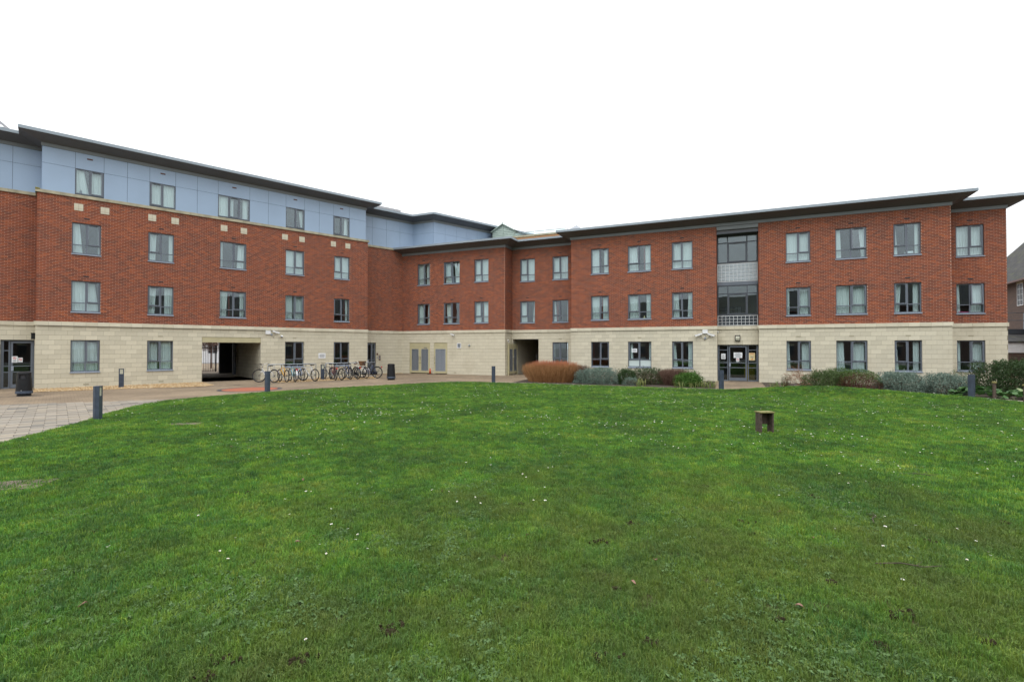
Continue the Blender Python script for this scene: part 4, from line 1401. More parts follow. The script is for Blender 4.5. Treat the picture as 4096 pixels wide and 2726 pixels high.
# worn stone pavers in the near left corner, laid on the line of the left wing
reg = [(-24, 12.0), (-17.3, 16.7), (-12.75, 18.35), (-11.0, 15.0), (-9.2, 9.9), (-8.6, 6.0), (-22, 4.5)]
def inside(p, poly):
    c = False
    n = len(poly)
    for i in range(n):
        x1, y1 = poly[i]; x2, y2 = poly[i - 1]
        if (y1 > p[1]) != (y2 > p[1]) and p[0] < (x2 - x1) * (p[1] - y1) / (y2 - y1) + x1:
            c = not c
    return c
pb = MB(); pb.face([(x, y, 0.004) for x, y in reg])
pbed = pb.build('paver_bed', M['paver_joint'], paving)
pav = []
for i in range(-80, 60):
    for j in range(-60, 30):
        sx_ = i * 0.46 + (0.23 if j % 2 else 0)
        sy_ = j * 0.26
        p = T1 * sx_ + N1 * (20 + sy_)
        if inside((p.x, p.y), reg) and p.y > 4:
            pav.append((math.hypot(p.x, p.y), p))
pav.sort(key=lambda q: q[0] if abs(q[1].x) / max(q[1].y, .1) < 1.06 else q[0] + 50)
rest = MB(); cache = {}
for i, (d, p) in enumerate(pav):
    u = random.choice([0.02, 0.08] if random.random() < 0.05 else [0.2, 0.3, 0.4, 0.5, 0.6, 0.7, 0.8, 0.9] if random.random() < .985 else [1.0]); v = random.choice([0.1, 0.35, 0.65, 0.9])
    hh = random.choice([0.011, 0.013, 0.015])
    if i < 300:
        key = (u, v, hh)
        if key not in cache:
            b = MB(); b.box(-0.223, 0.223, -0.124, 0.124, 0, hh, uv=(u, v), skip='b'); cache[key] = b.mesh('paver', M['paver'])
        put('paver', cache[key], pbed, (p.x, p.y, 0.004), A1)
    else:
        b0 = len(rest.v)
        rest.box(-0.223, 0.223, -0.124, 0.124, 0.004, 0.004 + hh, uv=(u, v), skip='b')
        ca, sa = math.cos(A1), math.sin(A1)
        rest.v[b0:] = [(p.x + ca * x - sa * y, p.y + sa * x + ca * y, z) for x, y, z in rest.v[b0:]]
if rest.f:
    rest.build('far_pavers', M['paver'], pbed)['kind'] = 'stuff'

# round red inlay with a charcoal rim
CI = (-12.2, 23.1)
m = MB()
nseg = 44
for k in range(nseg):
    a0, a1 = 2 * math.pi * (k + 0.03) / nseg, 2 * math.pi * (k + 0.97) / nseg
    for r0, r1 in ((1.17, 1.26), (1.265, 1.36)):
        m.face([(CI[0] + r0 * math.cos(a0), CI[1] + r0 * math.sin(a0), 0.006), (CI[0] + r1 * math.cos(a0), CI[1] + r1 * math.sin(a0), 0.006), (CI[0] + r1 * math.cos(a1), CI[1] + r1 * math.sin(a1), 0.006), (CI[0] + r0 * math.cos(a1), CI[1] + r0 * math.sin(a1), 0.006)])
m.build('inlay_rim', M['inlay_dark'], paving)
m = MB(); m.face([(CI[0] + 1.165 * math.cos(2 * math.pi * k / 64), CI[1] + 1.165 * math.sin(2 * math.pi * k / 64), 0.0055) for k in range(64)])
m.build('inlay_disc', M['inlay_red'], paving)
# charcoal drain lines across the paving
def line_strip(name, pts, wid, z, mat):
    m = MB()
    for a, b in zip(pts, pts[1:]):
        d = Vector((b[0] - a[0], b[1] - a[1])).normalized(); nn = Vector((-d.y, d.x)) * wid / 2
        m.face([(a[0] - nn.x, a[1] - nn.y, z), (b[0] - nn.x, b[1] - nn.y, z), (b[0] + nn.x, b[1] + nn.y, z), (a[0] + nn.x, a[1] + nn.y, z)])
    return m.build(name, mat, paving)
def G1(x, y): p = W(1, x, y); return (p.x, p.y)
line_strip('drain_line', [G1(5.0, -3.95), G1(7.0, -3.75)], 0.11, 0.005, M['inlay_dark'])
line_strip('drain_line', [G1(7.7, -3.75), G1(9.2, -3.75)], 0.11, 0.005, M['inlay_dark'])
line_strip('drain_line', [G1(14.7, -3.55), (-7.0, 30.6), (-3.2, 28.6), (-2.6, 28.0)], 0.12, 0.005, M['inlay_dark'])
line_strip('drain_line', [(-20.5, 19.3), (-18.9, 20.0)], 0.12, 0.005, M['inlay_dark'])
line_strip('drain_line', [(-12.9, 18.2), (-12.1, 19.0), (-11.3, 19.9)], 0.12, 0.005, M['inlay_dark'])

# gravel strips at the foot of the left wing
def gravel_strip(poly_local, n, label):
    m = MB(); pts = [G1(*p) for p in poly_local]
    m.face([(x, y, 0.008) for x, y in pts])
    bed = m.build('gravel_bed', M['gravel_bed'], paving)
    xs = [p[0] for p in poly_local]; ys = [p[1] for p in poly_local]
    s = MB()
    k = 0
    while k < n:
        x, y = random.uniform(min(xs), max(xs)), random.uniform(min(ys), max(ys))
        if not inside((x, y), poly_local):
            continue
        k += 1
        p = G1(x, y)
        r = random.uniform(0.012, 0.030)
        u, v = random.random(), random.random()
        a = random.random() * 6.28
        q = [(p[0] + r * math.cos(a + t) * random.uniform(.7, 1.2), p[1] + r * math.sin(a + t) * random.uniform(.7, 1.2), 0.008 + r * 0.3) for t in (0, 1.57, 3.14, 4.71)]
        top = (p[0], p[1], 0.010 + r * random.uniform(0.8, 1.3))
        for i in range(4):
            s.face([q[i], q[(i + 1) % 4], top], uv=(u, v))
    o = s.build('gravel', M['gravel'], bed)
    o['kind'] = 'stuff'


gravel_strip([(lx0, 0.0), (lx0, -2.3), (2.5, -2.9), (5.4, -3.75), (5.98, -3.0), (5.98, 0)], 5200, '')
gravel_strip([(9.03, 0.0), (9.03, -3.6), (14.7, -3.6), (15.6, -2.4), (15.9, 0)], 4500, '')
gravel_strip([(17.6, 1.3), (17.6, 0.7), (19.2, 0.7), (19.3, 1.2)], 260, '')

# path and planting beds along the right wing
def G2(x, y): p = W(2, x, y); return (p.x, p.y)
def flat(name, poly, z, mat, kind='structure', parent=None):
    m = MB(); m.face([(x, y, z) for x, y in poly]); o = m.build(name, mat, parent)
    if kind and parent is None: o['kind'] = kind
    return o
flat('path', [G2(-12.5, -6.6), G2(8.0, -6.55), G2(9.6, -8.6), G2(13.5, -12.5), G2(14.2, -12.0), G2(10.3, -7.6), G2(8.7, -5.88), G2(-12.4, -5.72)], 0.010, M['path'])
flat('planting_bed', [G2(-11.2, -5.7), G2(-0.75, -5.85), G2(-0.95, 0.0), G2(-9.57, 0.0), G2(-9.57, 1.45), G2(-11.9, 1.45)], 0.014, M['soil'])
flat('planting_bed', [G2(1.5, -5.85), G2(8.7, -5.9), G2(13.5, -11.0), G2(17, -8), G2(12.5, 1.7), G2(9.85, 1.7), G2(9.85, 0.0), G2(1.45, 0.0)], 0.014, M['soil'])

# ------------------------------------------------------------------ lawn
edge = [(-10.24, 9.93), (-10.44, 10.65), (-10.71, 11.61), (-11.16, 12.97), (-11.52, 13.91), (-11.98, 15.11), (-12.35, 16.5), (-12.45, 17.6), (-12.0, 18.85), (-10.75, 20.9), (-8.6, 23.3), (-5.9, 25.6), (-4.5, 26.8), (-3.07, 27.6), (-1.18, 27.15), (2.0, 26.0), (5.08, 24.55), (9.24, 22.65), (13.0, 20.9), (16.2, 19.5), (17.45, 18.86), (17.85, 17.21), (18.5, 14.5), (20.0, 9.0), (21, 0), (20, -9), (0, -10), (-11, -8), (-10.4, 0), (-10.1, 6)]
def smooth_edge(pts, step=0.5):
    out = []
    n = len(pts)
    for i in range(n):
        p0, p1, p2, p3 = [Vector(pts[(i + k) % n]) for k in (-1, 0, 1, 2)]
        k = max(1, int((p2 - p1).length / step))
        for j in range(k):
            t = j / k
            q = 0.5 * ((2 * p1) + (-p0 + p2) * t + (2 * p0 - 5 * p1 + 4 * p2 - p3) * t * t + (-p0 + 3 * p1 - 3 * p2 + p3) * t ** 3)
            out.append((q.x, q.y))
    return out
LE = smooth_edge(edge)
def edge_dist(x, y):
    best = 1e9
    n = len(LE)
    for i in range(0, n):
        ax, ay = LE[i]; bx, by = LE[i - 1]
        dx, dy = bx - ax, by - ay
        t = max(0, min(1, ((x - ax) * dx + (y - ay) * dy) / (dx * dx + dy * dy + 1e-9)))
        d = (x - ax - t * dx) ** 2 + (y - ay - t * dy) ** 2
        if d < best: best = d
    return math.sqrt(best)
def lawn_h(x, y, d=None):
    if d is None: d = edge_dist(x, y)
    k = min(1.0, d / 1.6); k = k * k * (3 - 2 * k)
    lx, ly = to_local(2, (x, y))
    mound = 0.30 * math.exp(-((lx - 2.9) / 2.7) ** 2 - ((ly + 8.0) / 1.05) ** 2) + 0.10 * math.exp(-((lx - 6.2) / 2.6) ** 2 - ((ly + 8.3) / 1.2) ** 2)
    rise = 0.07 * noise.noise(Vector((x * 0.16, y * 0.16, 0.4))) + 0.025 * noise.noise(Vector((x * 0.55, y * 0.55, 2.4))) + 0.012 * noise.noise(Vector((x * 1.7, y * 1.7, 7)))
    km = min(1.0, d / 0.9); km = km * km * (3 - 2 * km)
    return 0.018 + mound * km + rise * k + 0.03 * k


pts2 = [Vector(p) for p in LE]
nb = len(pts2)
ed_ = [(i, (i + 1) % nb) for i in range(nb)]
gx = -13.0
while gx < 21.5:
    gy = -10.0
    while gy < 28:
        st_ = 0.45
        p = (gx + random.uniform(-.1, .1), gy + random.uniform(-.1, .1))
        if inside(p, LE):
            pts2.append(Vector(p))
        gy += 0.45
    gx += 0.45
gy = 2.2
while gy < 7.5:
    gx = -gy * 1.15
    while gx < gy * 1.15:
        p = (gx + random.uniform(-.04, .04), gy + random.uniform(-.04, .04))
        if inside(p, LE):
            pts2.append(Vector(p))
        gx += 0.13
    gy += 0.13
vs, es, fs, *_ = geometry.delaunay_2d_cdt(pts2, ed_, [list(range(nb))], 1, 1e-4)
dist = [edge_dist(v.x, v.y) for v in vs]
lv = [(v.x, v.y, lawn_h(v.x, v.y, d)) for v, d in zip(vs, dist)]
lm = bpy.data.meshes.new('lawn')
lm.from_pydata(lv, [], [tuple(f) for f in fs])
lm.materials.append(M['lawn'])
lm.polygons.foreach_set('use_smooth', [True] * len(lm.polygons))
lawn = put('lawn', lm)
tag(lawn, kind='structure')
# mown edge: a short cut face down to the paving
m = MB()
for i in range(nb):
    a, b = LE[i], LE[(i + 1) % nb]
    m.face([(a[0], a[1], -0.01), (b[0], b[1], -0.01), (b[0], b[1], lawn_h(*b, 0)), (a[0], a[1], lawn_h(*a, 0))])
m.build('lawn_edge', M['soil'], lawn)


def bare(x, y):
    """0..1 where the turf is worn through, mostly near the camera"""
    v = noise.noise(Vector((x * 3.1, y * 3.1, 5.0))) + 0.6 * noise.noise(Vector((x * 7.5, y * 7.5, 1.0)))
    near = max(0.0, 1.0 - math.hypot(x - 1.5, y - 2.5) / 7.0)
    return max(0.0, min(1.0, (v - 0.66 + 0.50 * near) * 3.6))


def tuft(n, h, spread, wid, seed, lean=0.5):
    rnd = random.Random(seed)
    m = MB()
    for i in range(n):
        a, r = rnd.random() * 6.283, spread * math.sqrt(rnd.random())
        x, y = r * math.cos(a), r * math.sin(a)
        d = rnd.random() * 6.283
        le = rnd.uniform(0.1, 1.0) * lean
        hh = h * rnd.uniform(0.55, 1.15)
        dx, dy = math.cos(d) * le * hh, math.sin(d) * le * hh
        px, py = -math.sin(d) * wid / 2, math.cos(d) * wid / 2
        b = len(m.v)
        m.v += [(x - px, y - py, -0.004), (x + px, y + py, -0.004), (x + dx * .45 + px * .8, y + dy * .45 + py * .8, hh * .62), (x + dx * .45 - px * .8, y + dy * .45 - py * .8, hh * .62), (x + dx * 1.15, y + dy * 1.15, hh * (1 - .28 * le))]
        m.f += [(b, b + 1, b + 2, b + 3), (b + 3, b + 2, b + 4)]
        m.m += [0, 0]; m.uv += [None, None]
    return m


def scatter(name, base_mesh, dens_fn, protos, scale, label, seed, tilt=0.0):
    """one object that scatters small meshes over the lawn"""
    me = base_mesh.copy(); me.name = name
    me.materials.clear()
    at = me.attributes.new('dens', 'FLOAT', 'POINT')
    at.data.foreach_set('value', [dens_fn(v.co.x, v.co.y) for v in me.vertices])
    o = put(name, me)
    tag(o, label, None, None, 'stuff')
    col = bpy.data.collections.new(name + '_pieces')
    for i, (mb, mat) in enumerate(protos):
        po = bpy.data.objects.new(name + '_piece', mb.mesh(name + '_piece', mat))
        col.objects.link(po)
    ng = bpy.data.node_groups.new(name + '_scatter', 'GeometryNodeTree')
    ng.interface.new_socket('Geometry', in_out='INPUT', socket_type='NodeSocketGeometry')
    ng.interface.new_socket('Geometry', in_out='OUTPUT', socket_type='NodeSocketGeometry')
    N, Lk = ng.nodes, ng.links
    gi, go = N.new('NodeGroupInput'), N.new('NodeGroupOutput')
    dp = N.new('GeometryNodeDistributePointsOnFaces'); dp.distribute_method = 'RANDOM'; dp.inputs['Seed'].default_value = seed
    na = N.new('GeometryNodeInputNamedAttribute'); na.data_type = 'FLOAT'; na.inputs['Name'].default_value = 'dens'
    ci = N.new('GeometryNodeCollectionInfo'); ci.inputs['Collection'].default_value = col
    ci.inputs['Separate Children'].default_value = True; ci.inputs['Reset Children'].default_value = True
    ip = N.new('GeometryNodeInstanceOnPoints'); ip.inputs['Pick Instance'].default_value = True
    rv = N.new('FunctionNodeRandomValue'); rv.data_type = 'FLOAT_VECTOR'
    rv.inputs[0].default_value = (-tilt, -tilt, 0); rv.inputs[1].default_value = (tilt, tilt, 6.283)
    rs = N.new('FunctionNodeRandomValue'); rs.data_type = 'FLOAT'
    rs.inputs[2].default_value, rs.inputs[3].default_value = scale
    rs.inputs['Seed'].default_value = 5
    Lk.new(gi.outputs[0], dp.inputs['Mesh'])
    Lk.new(na.outputs['Attribute'], dp.inputs['Density'])
    Lk.new(dp.outputs['Points'], ip.inputs['Points'])
    Lk.new(ci.outputs[0], ip.inputs['Instance'])
    Lk.new(rv.outputs[0], ip.inputs['Rotation'])
    Lk.new(rs.outputs[1], ip.inputs['Scale'])
    Lk.new(ip.outputs[0], go.inputs[0])
    md = o.modifiers.new('scatter', 'NODES'); md.node_group = ng
    return o


def in_view(x, y, margin=1.12):
    return y > 1.6 and abs(x) < (y * 1.034 + 0.6) * margin


def d_near(x, y):
    r = math.hypot(x, y)
    if not in_view(x, y) or r > 10.5: return 0.0
    return (1250 if r < 6 else 1250 * max(0, (10.5 - r) / 4.5)) * (1 - 0.93 * bare(x, y))


def d_far(x, y):
    r = math.hypot(x, y)
    if not in_view(x, y) or r < 5.0: return 0.0
    return min(260, (r - 5.0) * 60) * (1 - 0.3 * bare(x, y))


scatter('grass', lm, d_near, [(tuft(18, 0.036, 0.045, 0.0035, s, 0.95), M['grass']) for s in range(7)] + [(tuft(16, 0.058, 0.032, 0.0036, s + 20, 0.45), M['grass']) for s in range(2)], (0.55, 1.35), 'short green mown grass near the camera', 1, 0.15)
scatter('grass', lm, d_far, [(tuft(26, 0.045, 0.075, 0.0075, s + 40), M['grass']) for s in range(5)] + [(tuft(20, 0.062, 0.06, 0.0075, s + 60, 0.35), M['grass']) for s in range(1)], (0.7, 1.25), 'short green mown grass further across the lawn', 2, 0.15)


def rosette(seed):
    rnd = random.Random(seed); m = MB()
    for i in range(rnd.randint(7, 11)):
        a = rnd.random() * 6.283; ln = rnd.uniform(0.018, 0.034); wd = ln * rnd.uniform(.34, .5); z = rnd.uniform(0.004, 0.016)
        c, s = math.cos(a), math.sin(a)
        q = [(0.004, 0, 0.004), (ln * .6, -wd / 2, z + .006), (ln, 0, z), (ln * .6, wd / 2, z + .006)]
        m.face([(c * x - s * y, s * x + c * y, zz) for x, y, zz in q], uv=(rnd.random(), 0))
    return m


def d_weed(x, y):
    r = math.hypot(x, y)
    if not in_view(x, y) or r > 12: return 0.0
    v = noise.noise(Vector((x * 0.9, y * 0.9, 11))) + 0.7 * noise.noise(Vector((x * 2.6, y * 2.6, 4)))
    near = max(0, 1 - r / 8)
    return max(0.0, min(1.0, (v - 0.30 + 0.50 * near) * 2.4)) * 330


scatter('clover_weeds', lm, d_weed, [(rosette(s), M['leaf_weed']) for s in range(6)], (0.8, 1.7), 'small round weed leaves among the grass', 3, 0.25)

# ------------------------------------------------------------------ daisies, fallen leaves, earth casts
def daisy_mesh(seed, closed=False):
    rnd = random.Random(seed); m = MB()
    h = rnd.uniform(0.035, 0.055); tx, ty = rnd.uniform(-.35, .35), rnd.uniform(-.45, .1)
    Mx = Matrix.Translation((0, 0, h)) @ Matrix.Rotation(tx, 4, 'X') @ Matrix.Rotation(ty, 4, 'Y')
    n = 12; r = rnd.uniform(0.010, 0.0135)
    for k in range(n):
        a = 2 * math.pi * k / n; w = 0.20
        m.face([Mx @ Vector((0.003 * math.cos(a), 0.003 * math.sin(a), 0)), Mx @ Vector((r * math.cos(a - w), r * math.sin(a - w), 0.003)), Mx @ Vector((r * 1.08 * math.cos(a), r * 1.08 * math.sin(a), 0.004)), Mx @ Vector((r * math.cos(a + w), r * math.sin(a + w), 0.003))], 0)
    m.face([Mx @ Vector((0.0042 * math.cos(t), 0.0042 * math.sin(t), 0.004)) for t in [i * 1.0472 for i in range(6)]], 1)
    m.tube([(0, 0, 0), (0, 0, h)], 0.0012, 3, 2, cap=False)
    return m
daisies = [daisy_mesh(s).mesh('daisy', [M['petal'], M['pollen'], M['leaf_weed']]) for s in range(8)]
rd = random.Random(21)
spots = []
while len(spots) < 1700:
    y = 2.7 + 25 * rd.random() ** 0.75
    x = rd.uniform(-1.05, 1.05) * y
    if not inside((x, y), LE):
        continue
    v = noise.noise(Vector((x * 0.32, y * 0.32, 8))) + 0.7 * noise.noise(Vector((x * 1.1, y * 1.1, 3)))
    p = 0.42 + 0.85 * v
    if y < 9: p -= 0.42 * (9 - y) / 6
    if x / y < -0.45: p -= 0.35
    if rd.random() < p:
        spots.append((math.hypot(x, y), x, y))
        for _ in range(rd.choice((0, 0, 0, 1, 1, 2)) if y > 6 else 0):
            xx, yy = x + rd.gauss(0, .2), y + rd.gauss(0, .2)
            if inside((xx, yy), LE): spots.append((math.hypot(xx, yy), xx, yy))
spots.sort()
far_d = MB()
rd = random.Random(22)
for i, (d, x, y) in enumerate(spots):
    me = daisies[i % 8]
    z = lawn_h(x, y) - 0.006
    if i < 300:
        o = put('daisy', me, None, (x, y, z), rd.random() * 6.28)
        tag(o, 'small white daisy flower standing open in the grass', 'daisy', 'daisies in the lawn')
        s_ = rd.uniform(0.8, 1.1); o.scale = (s_, s_, s_)
    else:
        b0 = len(far_d.v); a = rd.random() * 6.28; c, s = math.cos(a), math.sin(a); k = rd.uniform(0.95, 1.45)
        for v in me.vertices:
            far_d.v.append((x + k * (c * v.co.x - s * v.co.y), y + k * (s * v.co.x + c * v.co.y), z + k * v.co.z))
        for p in me.polygons:
            far_d.f.append(tuple(b0 + q for q in p.vertices)); far_d.m.append(p.material_index); far_d.uv.append(None)
tag(far_d.build('daisy_drift', [M['petal'], M['pollen'], M['leaf_weed']]), 'white daisies dotted thickly over the further lawn', None, None, 'stuff')


def dead_leaf(seed):
    rnd = random.Random(seed); m = MB(); n = 7
    ln, wd = rnd.uniform(.035, .06), rnd.uniform(.009, .016)
    for i in range(n):
        t0, t1 = i / n, (i + 1) / n
        f = lambda t: wd * math.sin(math.pi * min(1, t * 1.02)) ** .8 if 0 < t < .98 else 0.0005
        zc = lambda t: 0.028 + 0.012 * math.sin(t * 3 + seed)
        for s in (-1, 1):
            q = [(ln * (t0 - .5), 0, zc(t0)), (ln * (t1 - .5), 0, zc(t1)), (ln * (t1 - .5), s * f(t1) / 1, zc(t1) + .010), (ln * (t0 - .5), s * f(t0), zc(t0) + .010)]
            m.face(q if s < 0 else q[::-1])
    m.tube([(ln * .48, 0, 0.03), (ln * .75, 0.004, 0.036)], 0.001, 4)
    return m
LP = [(-2.05, 4.75, 0.3), (-1.95, 4.9, 2.1), (0.15, 4.9, 1.2), (1.25, 4.35, .2), (3.0, 5.6, 0), (-3.1, 3.6, .6), (2.05, 3.55, 2.6), (-5.2, 9.2, .4), (.6, 8.9, 1), (-.9, 6.4, 2), (6.6, 8.9, .9), (-2.9, 6.9, 1.9), (.95, 3.9, 2.2), (2.9, 4.8, 1.3)]
for i, (x, y, a) in enumerate(LP):
    tag(dead_leaf(i).build('fallen_leaf', M['dead_leaf'], None, loc=(x, y, lawn_h(x, y)), rotz=a), 'curled dry pinkish brown leaf lying on the grass', 'leaf', 'fallen leaves on the lawn')
for i, (x, y, a, ln) in enumerate(((3.9, 5.35, 0.9, .32), (3.35, 4.2, -.25, .5), (5.9, 7.2, -.3, .5))):
    m = MB(); m.tube([(-ln / 2, 0, .03), (-ln * .1, .02, .045), (ln * .2, -.01, .04), (ln / 2, .03, .05)], [.005, .005, .004, .002], 5)
    m.tube([(ln * .1, 0, .042), (ln * .25, .07, .055)], [.003, .0015], 4)
    tag(m.build('fallen_twig', M['wood'], None, loc=(x, y, lawn_h(x, y)), rotz=a), ('thin dry twig with side shoot resting on the grass', 'long thin bent stick lying on the lawn', 'slender stick on the grass near the wooden box stand')[i], 'twig', 'fallen twigs')
rc = random.Random(4)
casts = MB()
for i in range(330):
    y = 2.7 + 4.5 * rc.random(); x = rc.uniform(-.9, 1.0) * y
    if bare(x, y) < 0.15: continue
    z = lawn_h(x, y)
    sp_ = rc.uniform(.015, .055)
    for _ in range(rc.randint(5, 16)):
        px, py, r = x + rc.gauss(0, sp_), y + rc.gauss(0, sp_ * .8), rc.uniform(.009, .024)
        b0 = len(casts.v)
        casts.lathe([(r * .6, z), (r, z + .010), (r * .55, z + .012 + r * rc.uniform(.4, 1.0))], 5, 0, (px, py))
tag(casts.build('earth_cast', M['earth_cast']), 'dark crumbs of bare earth between the grass', None, None, 'stuff')

# stone slab sunk in the lawn and a small cover
def slab_at(name, x, y, sx, sy, rot, label):
    m = MB(); m.box(-sx / 2, sx / 2, -sy / 2, sy / 2, -0.03, 0.026)
    z = lawn_h(x, y)
    tag(m.build(name, M['slab_stone'], None, loc=(x, y, z + 0.006), rotz=rot), label, 'slab')
slab_at('stone_slab', -6.75, 6.62, 0.95, 0.50, 0.25, 'worn grey stone slab sunk flush in the grass')
slab_at('drain_cover', -8.05, 12.2, 0.72, 0.30, 0.15, 'thin pale cover slab half hidden by grass near the tall bollard')

# =================================================================== THINGS FIXED TO THE WALLS
def on_wall(name, label, cat, w, x, y, z, group=None):
    return thing(name, label, cat, W(w, x, y, z), ROT[w], group)


def sheet(root, name, x0, x1, z0, z1, y, mat, t=0.003):
    m = MB(); m.box(x0, x1, y - t, y, z0, z1)
    return m.build(name, mat, root)


def lines(root, x0, x1, z0, z1, n, y, mat, seed=1):
    rnd = random.Random(seed); m = MB()
    for i in range(n):
        zc = z1 - (i + .5) * (z1 - z0) / n; hh = (z1 - z0) / n * .22
        pad = rnd.uniform(0, .28) * (x1 - x0) / 2
        m.box(x0 + pad, x1 - pad, y - .0015, y, zc - hh, zc + hh)
    m.build('printed_lines', mat, root)


def no_sign(root, cx, cz, r, y):
    m = MB(); n = 20
    for k in range(n):
        a0, a1 = 6.2832 * k / n, 6.2832 * (k + 1) / n
        m.face([(cx + r * math.cos(a0), y, cz + r * math.sin(a0)), (cx + r * math.cos(a1), y, cz + r * math.sin(a1)), (cx + r * .76 * math.cos(a1), y, cz + r * .76 * math.sin(a1)), (cx + r * .76 * math.cos(a0), y, cz + r * .76 * math.sin(a0))])
    d = r * .62; e = r * .12
    m.face([(cx - d - e, y, cz + d - e), (cx - d + e, y, cz + d + e), (cx + d + e, y, cz - d + e), (cx + d - e, y, cz - d - e)])
    m.build('prohibition_ring', M['ink_red'], root)
    m = MB(); m.box(cx - r * .5, cx + r * .5, y + .0005, y + .001, cz - r * .08, cz + r * .08); m.build('cigarette_symbol', M['ink_black'], root)


YD0 = 0.705
t = on_wall('paper_notice', 'small pale notice with black emblem on glass left of the stair door', 'notice', 2, -0.505, YD0 + 0.012, 1.27)
sheet(t, 'sheet', -.115, .115, 0, .32, 0, M['paper']); lines(t, -.08, .08, .03, .14, 4, -.0035, M['ink'], 1)
m = MB()
for a in (-1, 1):
    m.face([(a * .06, -.004, .235), (a * .02, -.004, .215), (a * .02, -.004, .20), (a * .06, -.004, .185), (a * .05, -.004, .21)])
m.box(-.03, .03, -.0045, -.0036, .195, .225); m.build('emblem', M['ink_black'], t)
t = on_wall('paper_notice', 'wide white notice of grey lines on the stair door glass', 'notice', 2, 0.275, YD0 + 0.0, 1.35)
sheet(t, 'sheet', -.225, .225, 0, .31, -.016, M['paper']); lines(t, -.18, .18, .03, .28, 7, -.0195, M['ink'], 2)
t = on_wall('no_smoking_sign', 'small white no smoking sign below the wide door notice', 'sign', 2, 0.26, YD0, 1.12)
sheet(t, 'sheet', -.08, .08, 0, .22, -.016, M['paper']); no_sign(t, 0, .135, .055, -.0205); lines(t, -.055, .055, .02, .06, 2, -.0195, M['ink'], 3)
t = on_wall('poster', 'yellow poster with orange lettering and triangle beside the stair door', 'poster', 2, 1.005, YD0 + 0.012, 1.21)
sheet(t, 'sheet', -.155, .155, 0, .43, 0, M['poster'])
m = MB()
for k in range(9):
    a = R(150 - k * 15); m.box(.13 * math.cos(a) - .012, .13 * math.cos(a) + .010, -.0045, -.0035, .30 + .09 * math.sin(a), .335 + .09 * math.sin(a))
for k in range(6):
    a = R(135 - k * 18); m.box(.09 * math.cos(a) - .013, .09 * math.cos(a) + .012, -.0045, -.0035, .265 + .07 * math.sin(a), .295 + .07 * math.sin(a))
m.build('arched_lettering', M['orange'], t)
m = MB(); m.face([(-.07, -.004, .03), (.08, -.004, .03), (.02, -.004, .11)]); m.build('triangle', M['orange'], t)
lines(t, -.11, .11, .13, .25, 4, -.0035, M['ink'], 5)
t = on_wall('paper_notice', 'small white notice with red symbol on the dark recessed door', 'notice', 1, -1.50, 1.10, 1.23)
sheet(t, 'sheet', -.10, .10, 0, .30, 0, M['paper']); no_sign(t, .0, .21, .06, -.0045); lines(t, -.07, .07, .03, .13, 4, -.0035, M['ink'], 6)
t = on_wall('no_smoking_sign', 'square no smoking sign on the dark recessed door', 'sign', 1, -1.305, 1.10, 1.24)
sheet(t, 'sheet', -.075, .075, 0, .22, 0, M['paper']); no_sign(t, 0, .13, .055, -.0045); lines(t, -.05, .05, .02, .05, 2, -.0035, M['ink'], 7)
t = on_wall('paper_notice', 'white paper taped inside the ground floor window above frosted panes', 'notice', 2, -5.535, 0.078, 1.65)
sheet(t, 'sheet', -.165, .165, 0, .23, 0, M['paper']); lines(t, -.12, .12, .04, .19, 4, -.0035, M['ink'], 8)
t = on_wall('wall_sign', 'white lettered board on the stone wall between the bicycle racks', 'sign', 1, 12.735, 0.0, 1.24)
sheet(t, 'board', -.235, .235, 0, .35, -.001, M['white'], .015); lines(t, -.18, .18, .07, .27, 4, -.0165, M['ink'], 9)

# wall lamp over the stair entrance
t = on_wall('wall_lamp', 'square black framed bulkhead lamp above the stair door', 'lamp', 2, 0.26, 0.6, 2.33)
m = MB(); m.box(-.14, .14, -.10, -.001, 0, .03); m.box(-.14, .14, -.10, -.001, .28, .33); m.box(-.14, -.105, -.10, -.001, .03, .28); m.box(.105, .14, -.10, -.001, .03, .28); m.build('housing', M['black'], t)
m = MB()
for i in range(8):
    a0, a1 = i / 8, (i + 1) / 8
    f = lambda q: -.085 - .03 * math.sin(math.pi * q)
    m.face([(-.105, f(a0), .03 + .25 * a0), (.105, f(a0), .03 + .25 * a0), (.105, f(a1), .03 + .25 * a1), (-.105, f(a1), .03 + .25 * a1)])
m.build('diffuser', M['lens'], t, True)


def bullet_camera(w, x, y, z, yaw, label, scale=1.0, group='security cameras'):
    """camera body on a bracket; yaw turns it along the wall"""
    t = on_wall('security_camera', label, 'camera', w, x, y, z, group)
    m = MB(); m.tube([(0, -.001, -.10), (0, -.03, -.10)], .035, 10); m.tube([(0, -.02, -.10), (0, -.10, -.09), (0, -.13, -.03)], .014, 6); m.build('bracket', M['white'], t)
    Mx = Matrix.Translation((0, -.14, 0)) @ Matrix.Rotation(yaw, 4, 'Z') @ Matrix.Rotation(R(18), 4, 'Y')
    b = MB(); b.box(-.21 * scale, .20 * scale, -.045 * scale, .045 * scale, -.035 * scale, .045 * scale); b.v = [tuple(Mx @ Vector(v)) for v in b.v]; b.build('body', M['white'], t)
    b = MB(); b.box(-.18 * scale, .235 * scale, -.05 * scale, .05 * scale, .0455 * scale, .055 * scale); b.v = [tuple(Mx @ Vector(v)) for v in b.v]; b.build('sun_hood', M['white'], t)
    b = MB(); b.box(.20 * scale, .21 * scale, -.04 * scale, .04 * scale, -.03 * scale, .04 * scale); b.v = [tuple(Mx @ Vector(v)) for v in b.v]; b.build('lens_window', M['black'], t)
    return t


def cable(pts, label, r=.007):
    m = MB(); m.tube(pts, r, 5); tag(m.build('cable', M['vent_dark']), label, 'cable', 'wall cables')


